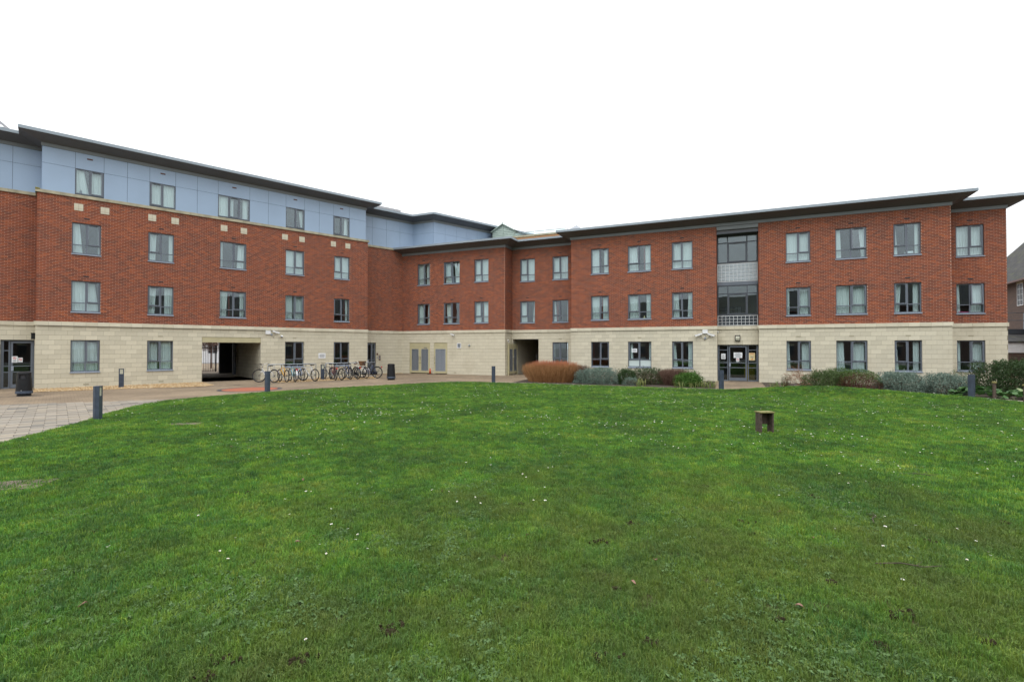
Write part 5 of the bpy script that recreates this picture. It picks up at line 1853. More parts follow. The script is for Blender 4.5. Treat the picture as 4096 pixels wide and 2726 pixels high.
bullet_camera(1, 9.86, 0, 2.88, R(-12), 'white box camera on the stone wall right of the archway')
t = on_wall('junction_box', 'white square box above the archway corner', 'box', 1, 9.42, 0, 2.76); m = MB(); m.box(-.14, .14, -.09, -.001, 0, .21); m.build('case', M['white'], t); m = MB(); m.box(.16, .25, -.06, -.001, -.07, .03); m.build('terminal_box', M['sill'], t)
cable([W(1, 9.62, -.04, 2.72), W(1, 9.68, -.03, 2.62), W(1, 9.76, -.03, 2.66), W(1, 9.72, -.02, 2.52)], 'dark cable loop hanging under the archway camera')
cable([W(1, lx0 + .1, -.065, 2.985), W(1, 4.0, -.065, 2.985), W(1, 9.28, -.065, 2.985)], 'long thin black cable along the string course of the left wing', .009)
t = on_wall('dome_camera', 'small round white turret camera below the box camera', 'camera', 1, 10.21, 0, 2.58, 'security cameras')
m = MB(); m.tube([(0, -.001, .06), (0, -.05, .06)], .075, 14); m.tube([(0, -.05, .06), (0, -.09, .05), (-.02, -.14, .02)], [.07, .072, .05], 14); m.build('body', M['white'], t, True); m = MB(); m.tube([(-.02, -.141, .02), (-.025, -.15, .015)], .035, 10); m.build('lens', M['black'], t)
bullet_camera(2, -1.82, 0, 2.68, R(180 + 14), 'white camera aimed away from the stair bay under the white box')
bullet_camera(2, -1.12, 0, 2.67, R(-14), 'white camera aimed towards the stair bay under the white box')
t = on_wall('junction_box', 'white square box between two cameras beside the stair bay', 'box', 2, -1.46, 0, 2.76); m = MB(); m.box(-.14, .14, -.09, -.001, 0, .22); m.build('case', M['white'], t); m = MB(); m.box(-.05, .05, -.06, -.001, -.31, -.22); m.build('terminal_box', M['sill'], t)
cable([W(2, -1.72, -.1, 2.66), W(2, -1.66, -.04, 2.52), W(2, -1.55, -.03, 2.42), W(2, -1.46, -.03, 2.40), W(2, -1.36, -.03, 2.45), W(2, -1.22, -.04, 2.53), W(2, -1.22, -.08, 2.66)], 'dark cable looping between the paired cameras')
cable([W(2, -1.50, -.05, 2.76), W(2, -1.44, -.04, 2.62), W(2, -1.40, -.04, 2.50)], 'short dark cable dropping from the white box', .006)
bullet_camera(2, -0.80, 0.25, 2.86, R(-30), 'small grey camera tucked in the reveal of the stair bay', .5)
bullet_camera(2, -18.55, YA, 2.88, R(10), 'white camera above the wall between louvred doors and corner', .75)
bullet_camera(2, -14.25, YA + .3, 2.44, R(-50), 'small silver camera at the corner of the dark passage', .5)

# entry panels by the corner door, vent and bell on the plain stone wall
t = on_wall('entry_panel', 'small brown plate on the wall right of the corner door', 'panel', 1, 17.33, 1.3, 1.40); m = MB(); m.box(-.06, .06, -.025, -.001, 0, .14); m.build('plate', M['leather'], t)
t = on_wall('entry_panel', 'tiny grey switch box under the brown plate', 'panel', 1, 17.33, 1.3, 1.17); m = MB(); m.box(-.045, .045, -.03, -.001, 0, .09); m.build('case', M['steel'], t)
t = on_wall('intercom', 'tall dark intercom panel with silver buttons by the corner door', 'intercom', 1, 17.515, 1.3, 1.01); m = MB(); m.box(-.07, .07, -.03, -.001, 0, .38); m.build('case', M['leather'], t); m = MB(); m.box(-.04, .04, -.034, -.0305, .26, .33); m.box(-.04, .04, -.034, -.0305, .08, .20); m.build('button_plate', M['steel'], t)
t = on_wall('wall_vent', 'square cream framed grey louvre vent on the plain stone wall', 'vent', 2, -18.065, YA, 1.91)
m = MB(); m.box(-.17, .17, -.03, -.001, 0, .045); m.box(-.17, .17, -.03, -.001, .315, .36); m.box(-.17, -.125, -.03, -.001, .045, .315); m.box(.125, .17, -.03, -.001, .045, .315); m.build('vent_frame', M['white'], t)
for i in range(9):
    m = MB(); m.face([(-.125, -.025, .05 + i * .03), (.125, -.025, .05 + i * .03), (.125, -.004, .078 + i * .03), (-.125, -.004, .078 + i * .03)]); m.build('slat', M['louvre'], t)
t = on_wall('alarm_bell', 'small silver dome lamp on the stone wall right of the vent', 'lamp', 2, -17.22, YA, 2.04)
m = MB(); m.tube([(0, -.001, .06), (0, -.04, .055)], .07, 12); m.tube([(0, -.04, .055), (0, -.08, .04), (0, -.10, .02)], [.065, .055, .02], 12); m.build('dome', M['steel'], t, True)
t = on_wall('door_sign', 'small grey plate above the right leaf of the double louvred door', 'sign', 2, -20.98, YA, 1.90); m = MB(); m.box(-.13, .13, .028, .036, 0, .045); m.build('plate', M['ink'], t)
t = on_wall('traffic_cone', 'small orange cone on black base beside the ajar louvred door', 'cone', 2, -20.33, YA - .32, 0.0)
m = MB(); m.box(-.14, .14, -.14, .14, 0.001, .035); m.build('base', M['black'], t); m = MB(); m.lathe([(.10, .035), (.035, .40), (.028, .41)], 16); m.build('cone_body', M['cone'], t, True)
t = on_wall('wall_light', 'black half lantern fixed high in the recess by the left door', 'lamp', 1, lx0 - .08, .55, 2.34); m = MB(); m.box(-.075, .07, -.1, .12, 0, .27); m.box(-.09, .07, -.12, .14, .27, .30); m.build('lantern_body', M['black'], t)
# wire trolley in the small passage
t = on_wall('cage_trolley', 'wire mesh trolley parked inside the dark passage', 'trolley', 2, -13.12, YB + 1.5, 0)
for x in (0, .72):
    for y in (0, .6):
        m = MB(); m.tube([(x, y, .02), (x, y, 1.46)], .014, 6); m.build('post', M['steel'], t)
for y in (0, .6):
    for i in range(7):
        m = MB(); m.tube([(0, y, .2 + i * .205), (.72, y, .2 + i * .205)], .006, 4); m.build('wire', M['steel'], t)
    for i in range(6):
        m = MB(); m.tube([(.12 + i * .1, y, .2), (.12 + i * .1, y, 1.44)], .005, 4); m.build('wire', M['steel'], t)
m = MB(); m.box(0, .72, 0, .6, .15, .18); m.build('deck', M['steel'], t)
m = MB(); m.box(.0, .55, .0, .5, 0, .9); tag(m.build('plastic_tub', M['yellow_bin'], None, loc=W(2, .62, 1.5, 0), rotz=-A2), 'dark yellow tub inside the hall behind the right side light', 'bin')

# things on the inner sills
def sill_item(name, label, cat, w, x, y, z, mb, mat):
    tag(mb.build(name, mat, None, loc=W(w, x, y, z), rotz=ROT[w]), label, cat)
m = MB(); m.box(0, .42, 0, .2, 0, .05); sill_item('pink_box', 'bright pink box on the sill behind the partly open window', 'box', 2, 10.70, YD_ + .17, 3.74, m, M['pink'])
m = MB(); m.lathe([(.04, 0), (.045, .12), (.02, .16), (.02, .20)], 10); sill_item('bottle', 'blue bottle on the sill of the first panelled storey window', 'bottle', 1, .78, YP + .12, 9.55, m, M['bollard'])
m = MB(); m.lathe([(.03, 0), (.07, .02), (.02, .10), (.05, .16)], 10); sill_item('desk_lamp', 'small pale lamp on the sill behind the middle floor window', 'lamp', 2, -4.95, .22, 3.74, m, M['poster'])
m = MB(); m.box(0, .30, 0, .2, 0, .12); m.box(.02, .26, .02, .18, .12, .17); sill_item('tissue_box', 'teal box on the sill beside the frosted lower panes', 'box', 2, -5.15, .14, 1.19, m, M['gblock_dark'])
m = MB(); m.box(0, .34, 0, .22, 0, .05); m.box(.02, .32, .02, .2, .05, .10); sill_item('book_pile', 'pale stack of papers on the sill of an upper window', 'papers', 2, 8.02, .16, 6.72, m, M['paper'])

# =================================================================== ROOFTOP PIECES
t = on_wall('roof_pavilion', 'pale green boarded rooftop shed with gabled front', 'shed', 2, -17.25, 6.0, 9.46)
gw, gd, he, hr = 0.95, 3.2, 2.15, 2.68
m = MB()
m.face([(-gw, 0, 0), (gw, 0, 0), (gw, 0, he), (0, 0, hr), (-gw, 0, he)])
m.face([(gw, 0, 0), (gw, gd, 0), (gw, gd, he), (gw, 0, he)]); m.face([(-gw, gd, 0), (-gw, 0, 0), (-gw, 0, he), (-gw, gd, he)]); m.face([(gw, gd, 0), (-gw, gd, 0), (-gw, gd, he), (0, gd, hr), (gw, gd, he)])
m.build('shed_wall', M['green_board'], t)
for i in range(16):
    z = .1 + i * .135
    hwid = gw if z < he - .13 else gw * max(0.05, (hr - z - .1) / (hr - he))
    if hwid <= .06: continue
    m = MB(); m.face([(-hwid, -.03, z), (hwid, -.03, z), (hwid, -.004, z + .13), (-hwid, -.004, z + .13)]); m.face([(-hwid, -.004, z), (hwid, -.004, z), (hwid, -.03, z), (-hwid, -.03, z)]); m.build('board', M['green_board'], t)
m = MB(); o_ = .12
m.face([(-gw - o_, -.15, he - .06), (0, -.15, hr + .02), (0, gd, hr + .02), (-gw - o_, gd, he - .06)]); m.face([(0, -.15, hr + .02), (gw + o_, -.15, he - .06), (gw + o_, gd, he - .06), (0, gd, hr + .02)])
m.face([(-gw - o_, -.15, he - .14), (0, -.15, hr - .06), (0, -.15, hr + .02), (-gw - o_, -.15, he - .06)]); m.face([(0, -.15, hr - .06), (gw + o_, -.15, he - .14), (gw + o_, -.15, he - .06), (0, -.15, hr + .02)])
m.build('shed_roof', M['green_board'], t)
m = MB(); m.box(-.03, .03, -.06, -.032, .1, hr - .1); m.tube([(0, -.14, hr), (0, -.14, hr + .10)], [.03, .05], 6); m.build('ridge_post', M['green_board'], t)
t = on_wall('louvre_screen', 'dark slatted screen beside the green rooftop shed', 'screen', 2, -18.30, 6.1, 9.46)
m = MB(); m.box(-.06, .06, 0, .1, 0, 2.3); m.build('post', M['frame_dark'], t)
for i in range(9):
    m = MB(); m.obox((.22, .08, .55 + i * .2), .20, .012, .05, Matrix.Rotation(R(25), 3, 'Y')); m.build('slat', M['frame_dark'], t)
t = on_wall('roof_parapet', 'low orange brick parapet with stone coping behind the eaves', 'parapet', 2, -14.6, 6.0, 9.46)
m = MB(); m.box(-1.7, 2.6, 0, .3, 0, 1.42); m.build('parapet_wall', M['yellow_brick'], t); m = MB(); m.box(-1.75, 2.65, -.05, .35, 1.42, 1.55); m.build('coping', M['cap'], t)
t = on_wall('glass_balustrade', 'clear glass balustrade with thin dark handrail on the roof', 'railing', 2, -14.6, 6.2, 9.46)
for i in range(5):
    m = MB(); m.box(-1.6 + i * .86, -.80 + i * .86, 0, .012, 1.50, 1.86); m.build('glass_panel', M['glass_clear'], t)
m = MB(); m.tube([(-4.9, 0, 1.82), (-1.6, 0, 1.86), (2.75, 0, 1.84), (3.0, 0, 1.62)], .018, 6); m.build('handrail', M['frame_dark'], t)
t = on_wall('roof_light', 'grey pyramid roof lantern rising over the eaves', 'roof light', 2, -11.15, 6.6, 9.46)
m = MB(); m.box(-1.0, 1.0, -1, 1, 0, 1.25); m.build('kerb', M['lead'], t)
m = MB()
for k in range(4):
    a, b = [(-1, -1), (1, -1), (1, 1), (-1, 1)][k], [(-1, -1), (1, -1), (1, 1), (-1, 1)][(k + 1) % 4]
    m.face([(a[0], a[1], 1.25), (b[0], b[1], 1.25), (0, 0, 2.1)])
m.build('pyramid', M['lead'], t)
def white_screen(x, y, ln, z, label, slope=0):
    t = on_wall('roof_screen', label, 'screen', 1, x, y, z)
    m = MB(); m.box(0, ln, 0, .12, .80, 1.05); m.build('top_rail', M['pale_metal'], t)
    n = int(ln / .16)
    for i in range(n):
        m = MB(); m.box(i * .16, i * .16 + .07, .02, .10, 0, .80); m.build('slat', M['pale_metal'], t)
white_screen(17.4, 3.5, 3.1, 12.08, 'white slatted screen on the roof above the corner recess')
t = on_wall('roof_hatch', 'white slatted sloping roof housing above the left recess', 'roof housing', 1, -4.6, 3.5, 12.05)
m = MB(); m.face([(0, 0, 3.42), (2.95, 0, .80), (2.95, .12, .80), (0, .12, 3.42)]); m.face([(0, 0, 3.24), (2.95, 0, .66), (2.95, 0, .80), (0, 0, 3.42)]); m.build('top_rail', M['pale_metal'], t)
for i in range(18):
    zt_ = 3.24 - (i * .16 + .1) * .875
    m = MB(); m.box(i * .16, i * .16 + .12, .03, .08, 0, max(.1, zt_)); m.build('slat', M['pale_metal'], t)

# =================================================================== STREET FURNITURE
def bollard_proto():
    t = thing('bollard_light', '', 'bollard')
    def prof(z0, z1, mb, s=1.0, mi=0):
        mb.prism([(-.10, -.075), (.10, -.075), (.10, .02), (.06, .075), (-.06, .075), (-.10, .02)], z0, z1, mi)
    m = MB(); prof(0, .66, m); m.build('post', M['bollard'], t)
    m = MB(); m.prism([(-.06, .075), (-.10, .02), (-.10, -.005), (.10, -.005), (.10, .02), (.06, .075)], .66, .89); m.box(-.1, -.066, -.075, -.006, .66, .89); m.box(.066, .1, -.075, -.006, .66, .89); m.build('head', M['bollard'], t)
    m = MB(); prof(.89, .92, m); m.build('cap', M['bollard'], t)
    m = MB(); m.box(-.064, .064, -.062, -.007, .662, .888); m.build('lamp_lens', M['lens'], t)
    return t
bp0 = bollard_proto()
BL = [(-10.99, 13.15, 108, 'slate grey bollard standing on the lawn edge beside the stone pavers'), (-10.59, 21.44, 160, 'slate grey bollard on the lawn edge in front of the round red inlay'), (-1.02, 27.30, 178, 'slate grey bollard on the far tip of the lawn facing the plain stone wall'),
      (9.49, 22.44, 190, 'slate grey bollard on the lawn edge in front of the stair entrance'), (17.41, 18.77, 200, 'slate grey bollard with scratched paint among leafy ground cover at the path'),
      (-19.02, 24.13, 42, 'slate grey bollard showing its lamp window between two ground floor windows'), (-11.52, 30.11, 40, 'slate grey bollard showing its lamp window between the bicycle racks')]
for i, (x, y, a, lab) in enumerate(BL):
    o = bp0 if i == 0 else copy_tree(bp0)
    o.location = (x, y, 0.0); o.rotation_euler = (0, 0, R(a)); tag(o, lab, 'bollard', 'bollard lights around the lawn')


def bin_proto():
    t = thing('litter_bin', '', 'litter bin')
    m = MB(); m.lathe([(.215, .0), (.215, .09), (.20, .10)], 28); m.build('foot', M['black'], t, False)
    m = MB(); m.lathe([(.262, .10), (.265, .12), (.258, .20), (.250, .205)], 28); m.build('base_ring', M['bollard'], t)
    m = MB(); m.lathe([(.250, .206), (.222, .70)], 36); m.build('body', M['black'], t)
    m = MB()
    for k in range(28):
        if k % 14 in (5, 6, 7, 8): continue
        a0, a1 = 2 * math.pi * k / 28, 2 * math.pi * (k + 1) / 28
        m.face([(.222 * math.cos(a0), .222 * math.sin(a0), .70), (.222 * math.cos(a1), .222 * math.sin(a1), .70), (.212 * math.cos(a1), .212 * math.sin(a1), .86), (.212 * math.cos(a0), .212 * math.sin(a0), .86)])
    m.build('hood_wall', M['black'], t)
    m = MB(); m.lathe([(.18, .70), (.18, .86)], 16); m.build('liner', M['vent_dark'], t)
    m = MB(); m.lathe([(.214, .86), (.218, .90), (.205, .945), (.14, .97), (.02, .978)], 36); m.build('lid', M['black'], t)
    m = MB(); m.lathe([(.02, 0), (.02, .006)], 10); o = m.build('badge', M['steel'], t); o.location = (-.02, -.250, .23); o.rotation_euler = (R(90), 0, 0)
    return t
b0 = bin_proto()
b0.location = (-19.61, 19.93, 0); b0.rotation_euler = (0, 0, R(30)); tag(b0, 'black round litter bin in front of the dark recessed door', 'litter bin', 'litter bins')
b1 = copy_tree(b0); b1.location = (-7.28, 29.86, 0); b1.rotation_euler = (0, 0, R(-50)); tag(b1, 'black round litter bin near the inner corner beside the basket bicycle', 'litter bin', 'litter bins')

# wooden box stand on the lawn
sx0, sy0 = 5.66, 11.12
t = thing('wooden_stand', 'low weathered wooden box stand open at front with mossy top', 'stand', (sx0, sy0, lawn_h(sx0, sy0) - .01), R(6))
m = MB(); m.box(-.155, -.125, -.10, .10, 0, .47); m.build('side_board', M['wood'], t)
m = MB(); m.box(.125, .155, -.10, .10, 0, .47); m.build('side_board', M['wood'], t)
m = MB(); m.box(-.172, .172, -.12, .12, .471, .496); m.build('top_board', M['wood_top'], t)
m = MB(); m.box(-.124, .124, .07, .098, .20, .47); m.build('back_board', M['wood'], t)
m = MB(); m.box(-.185, -.156, -.10, -.06, 0, .46); m.build('corner_batten', M['wood'], t)
for i, (x, y, lab) in enumerate(((18.21, 18.72, 'short weathered wooden post in leafy ground cover near the slate bollard'), (17.86, 17.26, 'short weathered wooden post at the path by the edge of the lawn'))):
    t = thing('timber_post', lab, 'post', (x, y, 0), R(10 + 20 * i), 'timber posts by the path')
    m = MB(); m.lathe([(.055, 0), (.052, .6)], 9); m.build('post', M['wood'], t); m = MB(); m.lathe([(.075, .6), (.078, .62), (.06, .665)], 9); m.build('cap', M['wood_top'], t)

# ------------------------------------------------------------------ bicycle racks and bicycles
def rack(x0, x1, y, label):
    t = on_wall('bicycle_rack', label, 'bike rack', 1, x0, y, 0)
    ln = x1 - x0
    m = MB(); m.tube([(0, 0, .0), (0, 0, .94), (.04, 0, .98), (ln - .04, 0, .98), (ln, 0, .94), (ln, 0, 0)], .024, 8); m.build('rail', M['steel'], t, True)
    n = int(ln / .42)
    for i in range(n):
        xx = .25 + i * .42
        m = MB(); m.tube([(xx, 0, .96), (xx, -.18, .60), (xx, -.20, .1), (xx + .09, -.20, .1), (xx + .09, -.18, .60), (xx + .09, 0, .96)], .008, 5); m.build('wheel_holder', M['steel'], t)
    m = MB(); m.tube([(0, 0, .10), (ln, 0, .10)], .018, 6); m.build('ground_rail', M['steel'], t)
rack(8.75, 11.45, -2.35, 'galvanised bicycle rack next to the archway below the dark window')
rack(12.05, 15.35, -2.30, 'galvanised bicycle rack near the corner door')


def paint(name, c, rough=.3):
    return pm(name, c, rough, .06, 6)


SP = {}
def wheel_meshes(r):
    if r not in SP:
        ty = MB(); ty.tube([(r * math.cos(a), 0, r * math.sin(a)) for a in [2 * math.pi * k / 28 for k in range(28)]], .026, 7, closed=True)
        rm = MB(); rm.tube([((r - .03) * math.cos(a), 0, (r - .03) * math.sin(a)) for a in [2 * math.pi * k / 28 for k in range(28)]], .012, 5, closed=True)
        hb = MB(); hb.tube([(0, -.05, 0), (0, .05, 0)], .022, 8)
        for k in range(16):
            a = 2 * math.pi * k / 16; b = a + .25 * (1 if k % 2 else -1)
            hb.tube([(.02 * math.cos(b), .03 if k % 2 else -.03, .02 * math.sin(b)), ((r - .035) * math.cos(a), 0, (r - .035) * math.sin(a))], .0022, 3, cap=False)
        SP[r] = (ty.mesh('tyre', M['rubber'], True), rm.mesh('rim', M['spoke'], True), hb.mesh('wheel', M['spoke']))
    return SP[r]


def bicycle(w, x, y, delta, label, frame_m, step=False, mud=False, basket=None, saddle='black', bars='flat', steer=0.0, lamp=False, guard=False, r=.335, lean=0.0, rackm=False):
    t = thing('bicycle', label, 'bicycle', W(w, x, y, .012), ROT[w] + R(90) + delta, 'bicycles in the racks')
    t.rotation_euler = (lean, 0, ROT[w] + R(90) + delta)
    ty, rm, hb = wheel_meshes(r)
    def wheel(px, st=0.0):
        o = put('wheel', hb, t, (px, 0, r + .02)); o.rotation_euler = (0, 0, st)
        put('tyre', ty, o); put('rim', rm, o)
    wb = 1.04
    wheel(0.0); wheel(wb, steer)
    bb, hd0, hd1, st0 = (.44, 0, .30), (.83, 0, .66), (.80, 0, .80), (.30, 0, .82)
    m = MB()
    if step:
        m.tube([hd0, (.62, 0, .42), bb], .019, 7); m.tube([(.815, 0, .74), (.60, 0, .52), (.40, 0, .42)], .015, 7)
    else:
        m.tube([hd0, bb], .019, 7); m.tube([(.805, 0, .78), (.315, 0, .76)], .016, 7)
    m.tube([bb, st0], .016, 7); m.tube([hd0, hd1], .021, 7)
    for s in (-.045, .045):
        m.tube([bb, (0, s, r + .02)], .010, 5); m.tube([(.32, 0, .74), (0, s, r + .02)], .009, 5)
    m.build('frame', frame_m, t, True)
    m = MB()
    for s in (-.045, .045):
        m.tube([(.84, s * .6, .64), (.90, s, .50), (wb, s, r + .02)], .012, 6)
    m.tube([(.84, -.03, .64), (.84, .03, .64)], .014, 6)
    m.build('fork', frame_m if not mud else M['chrome'], t, True)
    m = MB(); m.tube([(.80, 0, .80), (.785, 0, .93), (.83, 0, .96)], .013, 6)
    if bars == 'flat':
        m.tube([(.80, -.29, .97), (.83, -.05, .96), (.83, .05, .96), (.80, .29, .97)], .012, 6)
    else:
        m.tube([(.60, -.27, 1.02), (.74, -.27, 1.05), (.86, -.12, .99), (.83, 0, .96), (.86, .12, .99), (.74, .27, 1.05), (.60, .27, 1.02)], .012, 6)
    m.build('handlebar', M['chrome'] if bars != 'flat' else M['black'], t, True)
    for s in (-1, 1):
        m = MB(); e = (.80, s * .29, .97) if bars == 'flat' else (.60, s * .27, 1.02); f = (.81, s * .18, .966) if bars == 'flat' else (.71, s * .27, 1.045)
        m.tube([e, f], .017, 6); m.build('grip', M['rubber'], t)
    m = MB(); m.tube([st0, (.275, 0, .92)], .013, 6); m.build('seat_post', M['chrome'], t)
    m = MB()
    pr = [(.13, .01), (.10, .05), (.0, .08), (-.08, .10), (-.13, .085)]
    top = [(.27 + a, b, .955) for a, b in pr] + [(.27 + a, -b, .955) for a, b in reversed(pr)]
    m.face(top); n_ = len(top)
    for i in range(n_):
        a, b = top[i], top[(i + 1) % n_]; m.face([(a[0], a[1] * .8, .905), (b[0], b[1] * .8, .905), b, a])
    m.build('saddle', M['leather'] if saddle == 'brown' else M['black'], t)
    m = MB(); m.tube([(.44, -.055, .30), (.44, .055, .30)], .02, 8)
    for s, dz in ((-1, -.12), (1, .12)):
        m.tube([(.44, s * .06, .30), (.44 + dz * .8, s * .07, .30 + dz)], .009, 5); m.box(.44 + dz * .8 - .045, .44 + dz * .8 + .045, s * .07, s * .07 + s * .08, .30 + dz - .012, .30 + dz + .012)
    m.tube([(.44 + .085 * math.cos(a), -.05, .30 + .085 * math.sin(a)) for a in [2 * math.pi * k / 16 for k in range(16)]], .006, 4, closed=True)
    m.build('crank', M['steel'], t)
    m = MB()
    if guard:
        m.box(.02, .52, -.07, -.035, .22, .40)
    else:
        m.tube([(.44, -.05, .385), (0, -.05, r + .05)], .004, 4); m.tube([(.44, -.05, .215), (0, -.05, r - .02)], .004, 4)
    m.build('chain_guard' if guard else 'chain', M['black'], t)
    if mud:
        for cx, a0, a1 in ((0, 60, 215), (wb, 10, 130)):
            m = MB(); R0 = r + .035
            for k in range(12):
                b0_, b1_ = R(a0 + (a1 - a0) * k / 12), R(a0 + (a1 - a0) * (k + 1) / 12)
                m.face([(cx + R0 * math.cos(b0_), -.028, r + .02 + R0 * math.sin(b0_)), (cx + R0 * math.cos(b1_), -.028, r + .02 + R0 * math.sin(b1_)), (cx + R0 * math.cos(b1_), .028, r + .02 + R0 * math.sin(b1_)), (cx + R0 * math.cos(b0_), .028, r + .02 + R0 * math.sin(b0_))])
            m.build('mudguard', M['chrome'] if mud == 1 else M['black'], t)
    if rackm:
        m = MB()
        for s in (-.06, .06):
            m.tube([(.24, s, .74), (-.28, s, .74), (-.02, s, r + .02)], .006, 5)
        m.tube([(-.28, -.06, .74), (-.28, .06, .74)], .006, 5); m.build('luggage_rack', M['black'], t)
    if lamp:
        m = MB(); m.box(-.33, -.285, -.045, .045, .66, .74); m.build('rear_light', M['red_lens'], t)
    if basket == 'wicker':
        m = MB()
        a = [(.86, -.14), (1.10, -.14), (1.10, .14), (.86, .14)]; c = [(.84, -.19), (1.18, -.19), (1.18, .19), (.84, .19)]
        m.face([(p[0], p[1], .78) for p in reversed(a)])
        for k in range(4):
            j = (k + 1) % 4; m.face([(*a[k], .78), (*a[j], .78), (*c[j], 1.06), (*c[k], 1.06)])
        m.tube([(p[0], p[1], 1.06) for p in c], .014, 5, closed=True)
        m.build('basket', M['wicker'], t)
    elif basket == 'wire':
        m = MB()
        a = [(.90, -.12), (1.12, -.12), (1.12, .12), (.90, .12)]; c = [(.88, -.17), (1.18, -.17), (1.18, .17), (.88, .17)]
        m.tube([(p[0], p[1], .76) for p in a], .006, 4, closed=True); m.tube([(p[0], p[1], 1.0) for p in c], .009, 4, closed=True)
        for k in range(4):
            j = (k + 1) % 4
            for q in (0, .25, .5, .75):
                m.tube([(a[k][0] + (a[j][0] - a[k][0]) * q, a[k][1] + (a[j][1] - a[k][1]) * q, .76), (c[k][0] + (c[j][0] - c[k][0]) * q, c[k][1] + (c[j][1] - c[k][1]) * q, 1.0)], .004, 3)
        m.build('basket', M['black'], t)
    return t


pw_, py_, pt_, pb_, pk_ = paint('white_bike_paint', (.55, .56, .57)), paint('yellow_bike_paint', (.62, .33, .04)), paint('teal_bike_paint', (.20, .42, .50)), paint('pale_blue_bike_paint', (.24, .33, .52)), paint('black_bike_paint', (.016, .016, .02))
pn_, pg_, pr_ = paint('navy_bike_paint', (.05, .07, .16)), paint('grey_bike_paint', (.12, .12, .14)), paint('dark_red_bike_paint', (.16, .03, .04))
bicycle(1, 8.80, -3.30, R(30), 'white town bicycle with wire basket and turned front wheel nearest the archway', pw_, step=True, mud=1, basket='wire', bars='sweep', steer=R(28), r=.345)
bicycle(1, 9.42, -3.42, R(2), 'yellow mountain bicycle with white handlebar in the rack', py_)
bicycle(1, 9.86, -3.48, R(-4), 'black saddled teal bicycle with bright rear mudguard in the rack', pt_, mud=1, lamp=True, rackm=True)
bicycle(1, 10.45, -2.95, R(-2), 'pale blue racing bicycle pushed deep into the rack', pb_)
bicycle(1, 10.92, -3.60, R(18), 'white and yellow mountain bicycle at the end of the first rack', pw_, steer=R(15))
bicycle(1, 12.28, -2.75, R(4), 'dark grey bicycle with flat bars beside the lamp bollard', pg_, r=.345)
bicycle(1, 12.16, -3.50, R(-8), 'dark red framed bicycle with red rear light in the second rack', pr_, mud=2, lamp=True)
bicycle(1, 12.50, -3.60, R(6), 'black mountain bicycle with short rear guard in the second rack', pk_)
bicycle(1, 13.14, -3.40, R(-3), 'navy and grey bicycle leaning in the middle of the second rack', pn_)
bicycle(1, 13.58, -3.42, R(5), 'black step through bicycle with brown saddle and silver swept bars', pk_, step=True, mud=2, saddle='brown', bars='sweep', guard=True, lamp=True)
bicycle(1, 14.22, -3.25, R(10), 'white step through bicycle with silver mudguards in the second rack', pw_, step=True, mud=1, lamp=False, guard=True, bars='sweep')
bicycle(1, 14.95, -3.30, R(38), 'dark blue roadster bicycle with brown wicker basket and red rear light', pn_, step=True, mud=1, basket='wicker', bars='sweep', guard=True, lamp=True, rackm=True, r=.345)

# =================================================================== PLANTS
def dome_point(rnd, hw, hd, h, seed, surf=0.62, flat=0.0):
    """a point in a bumpy dome-shaped crown, thicker towards its surface"""
    while True:
        u, v = rnd.uniform(-1, 1), rnd.uniform(-1, 1)
        if u * u + v * v > 1: continue
        zz = rnd.random()
        p = 2.6 + flat
        top = max(0.0, 1 - (abs(u) ** p + abs(v) ** p)) ** (1 / p)
        bump = 1 + 0.30 * noise.noise(Vector((u * 2.6 + seed, v * 2.6, zz * 1.5))) + 0.16 * noise.noise(Vector((u * 7 + seed, v * 7, zz * 4)))
        lim = top * bump
        if zz > lim: continue
        depth = min(lim - zz, (1 - math.hypot(u, v)) * 1.2)
        if depth > 0.28 and rnd.random() < surf: continue
        return u * hw * bump, v * hd * bump, max(0.02, zz * h)


def leaf_quad(m, p, ln, wd, rnd, tone, up=0.35):
    d = Vector((rnd.gauss(0, 1), rnd.gauss(0, 1), rnd.gauss(0, .7) + up)).normalized()
    s = d.cross(Vector((rnd.gauss(0, 1), rnd.gauss(0, 1), rnd.gauss(0, 1)))).normalized() * wd / 2
    p = Vector(p)
    m.face([p, p + d * ln * .5 + s, p + d * ln, p + d * ln * .5 - s], uv=(tone, 0))


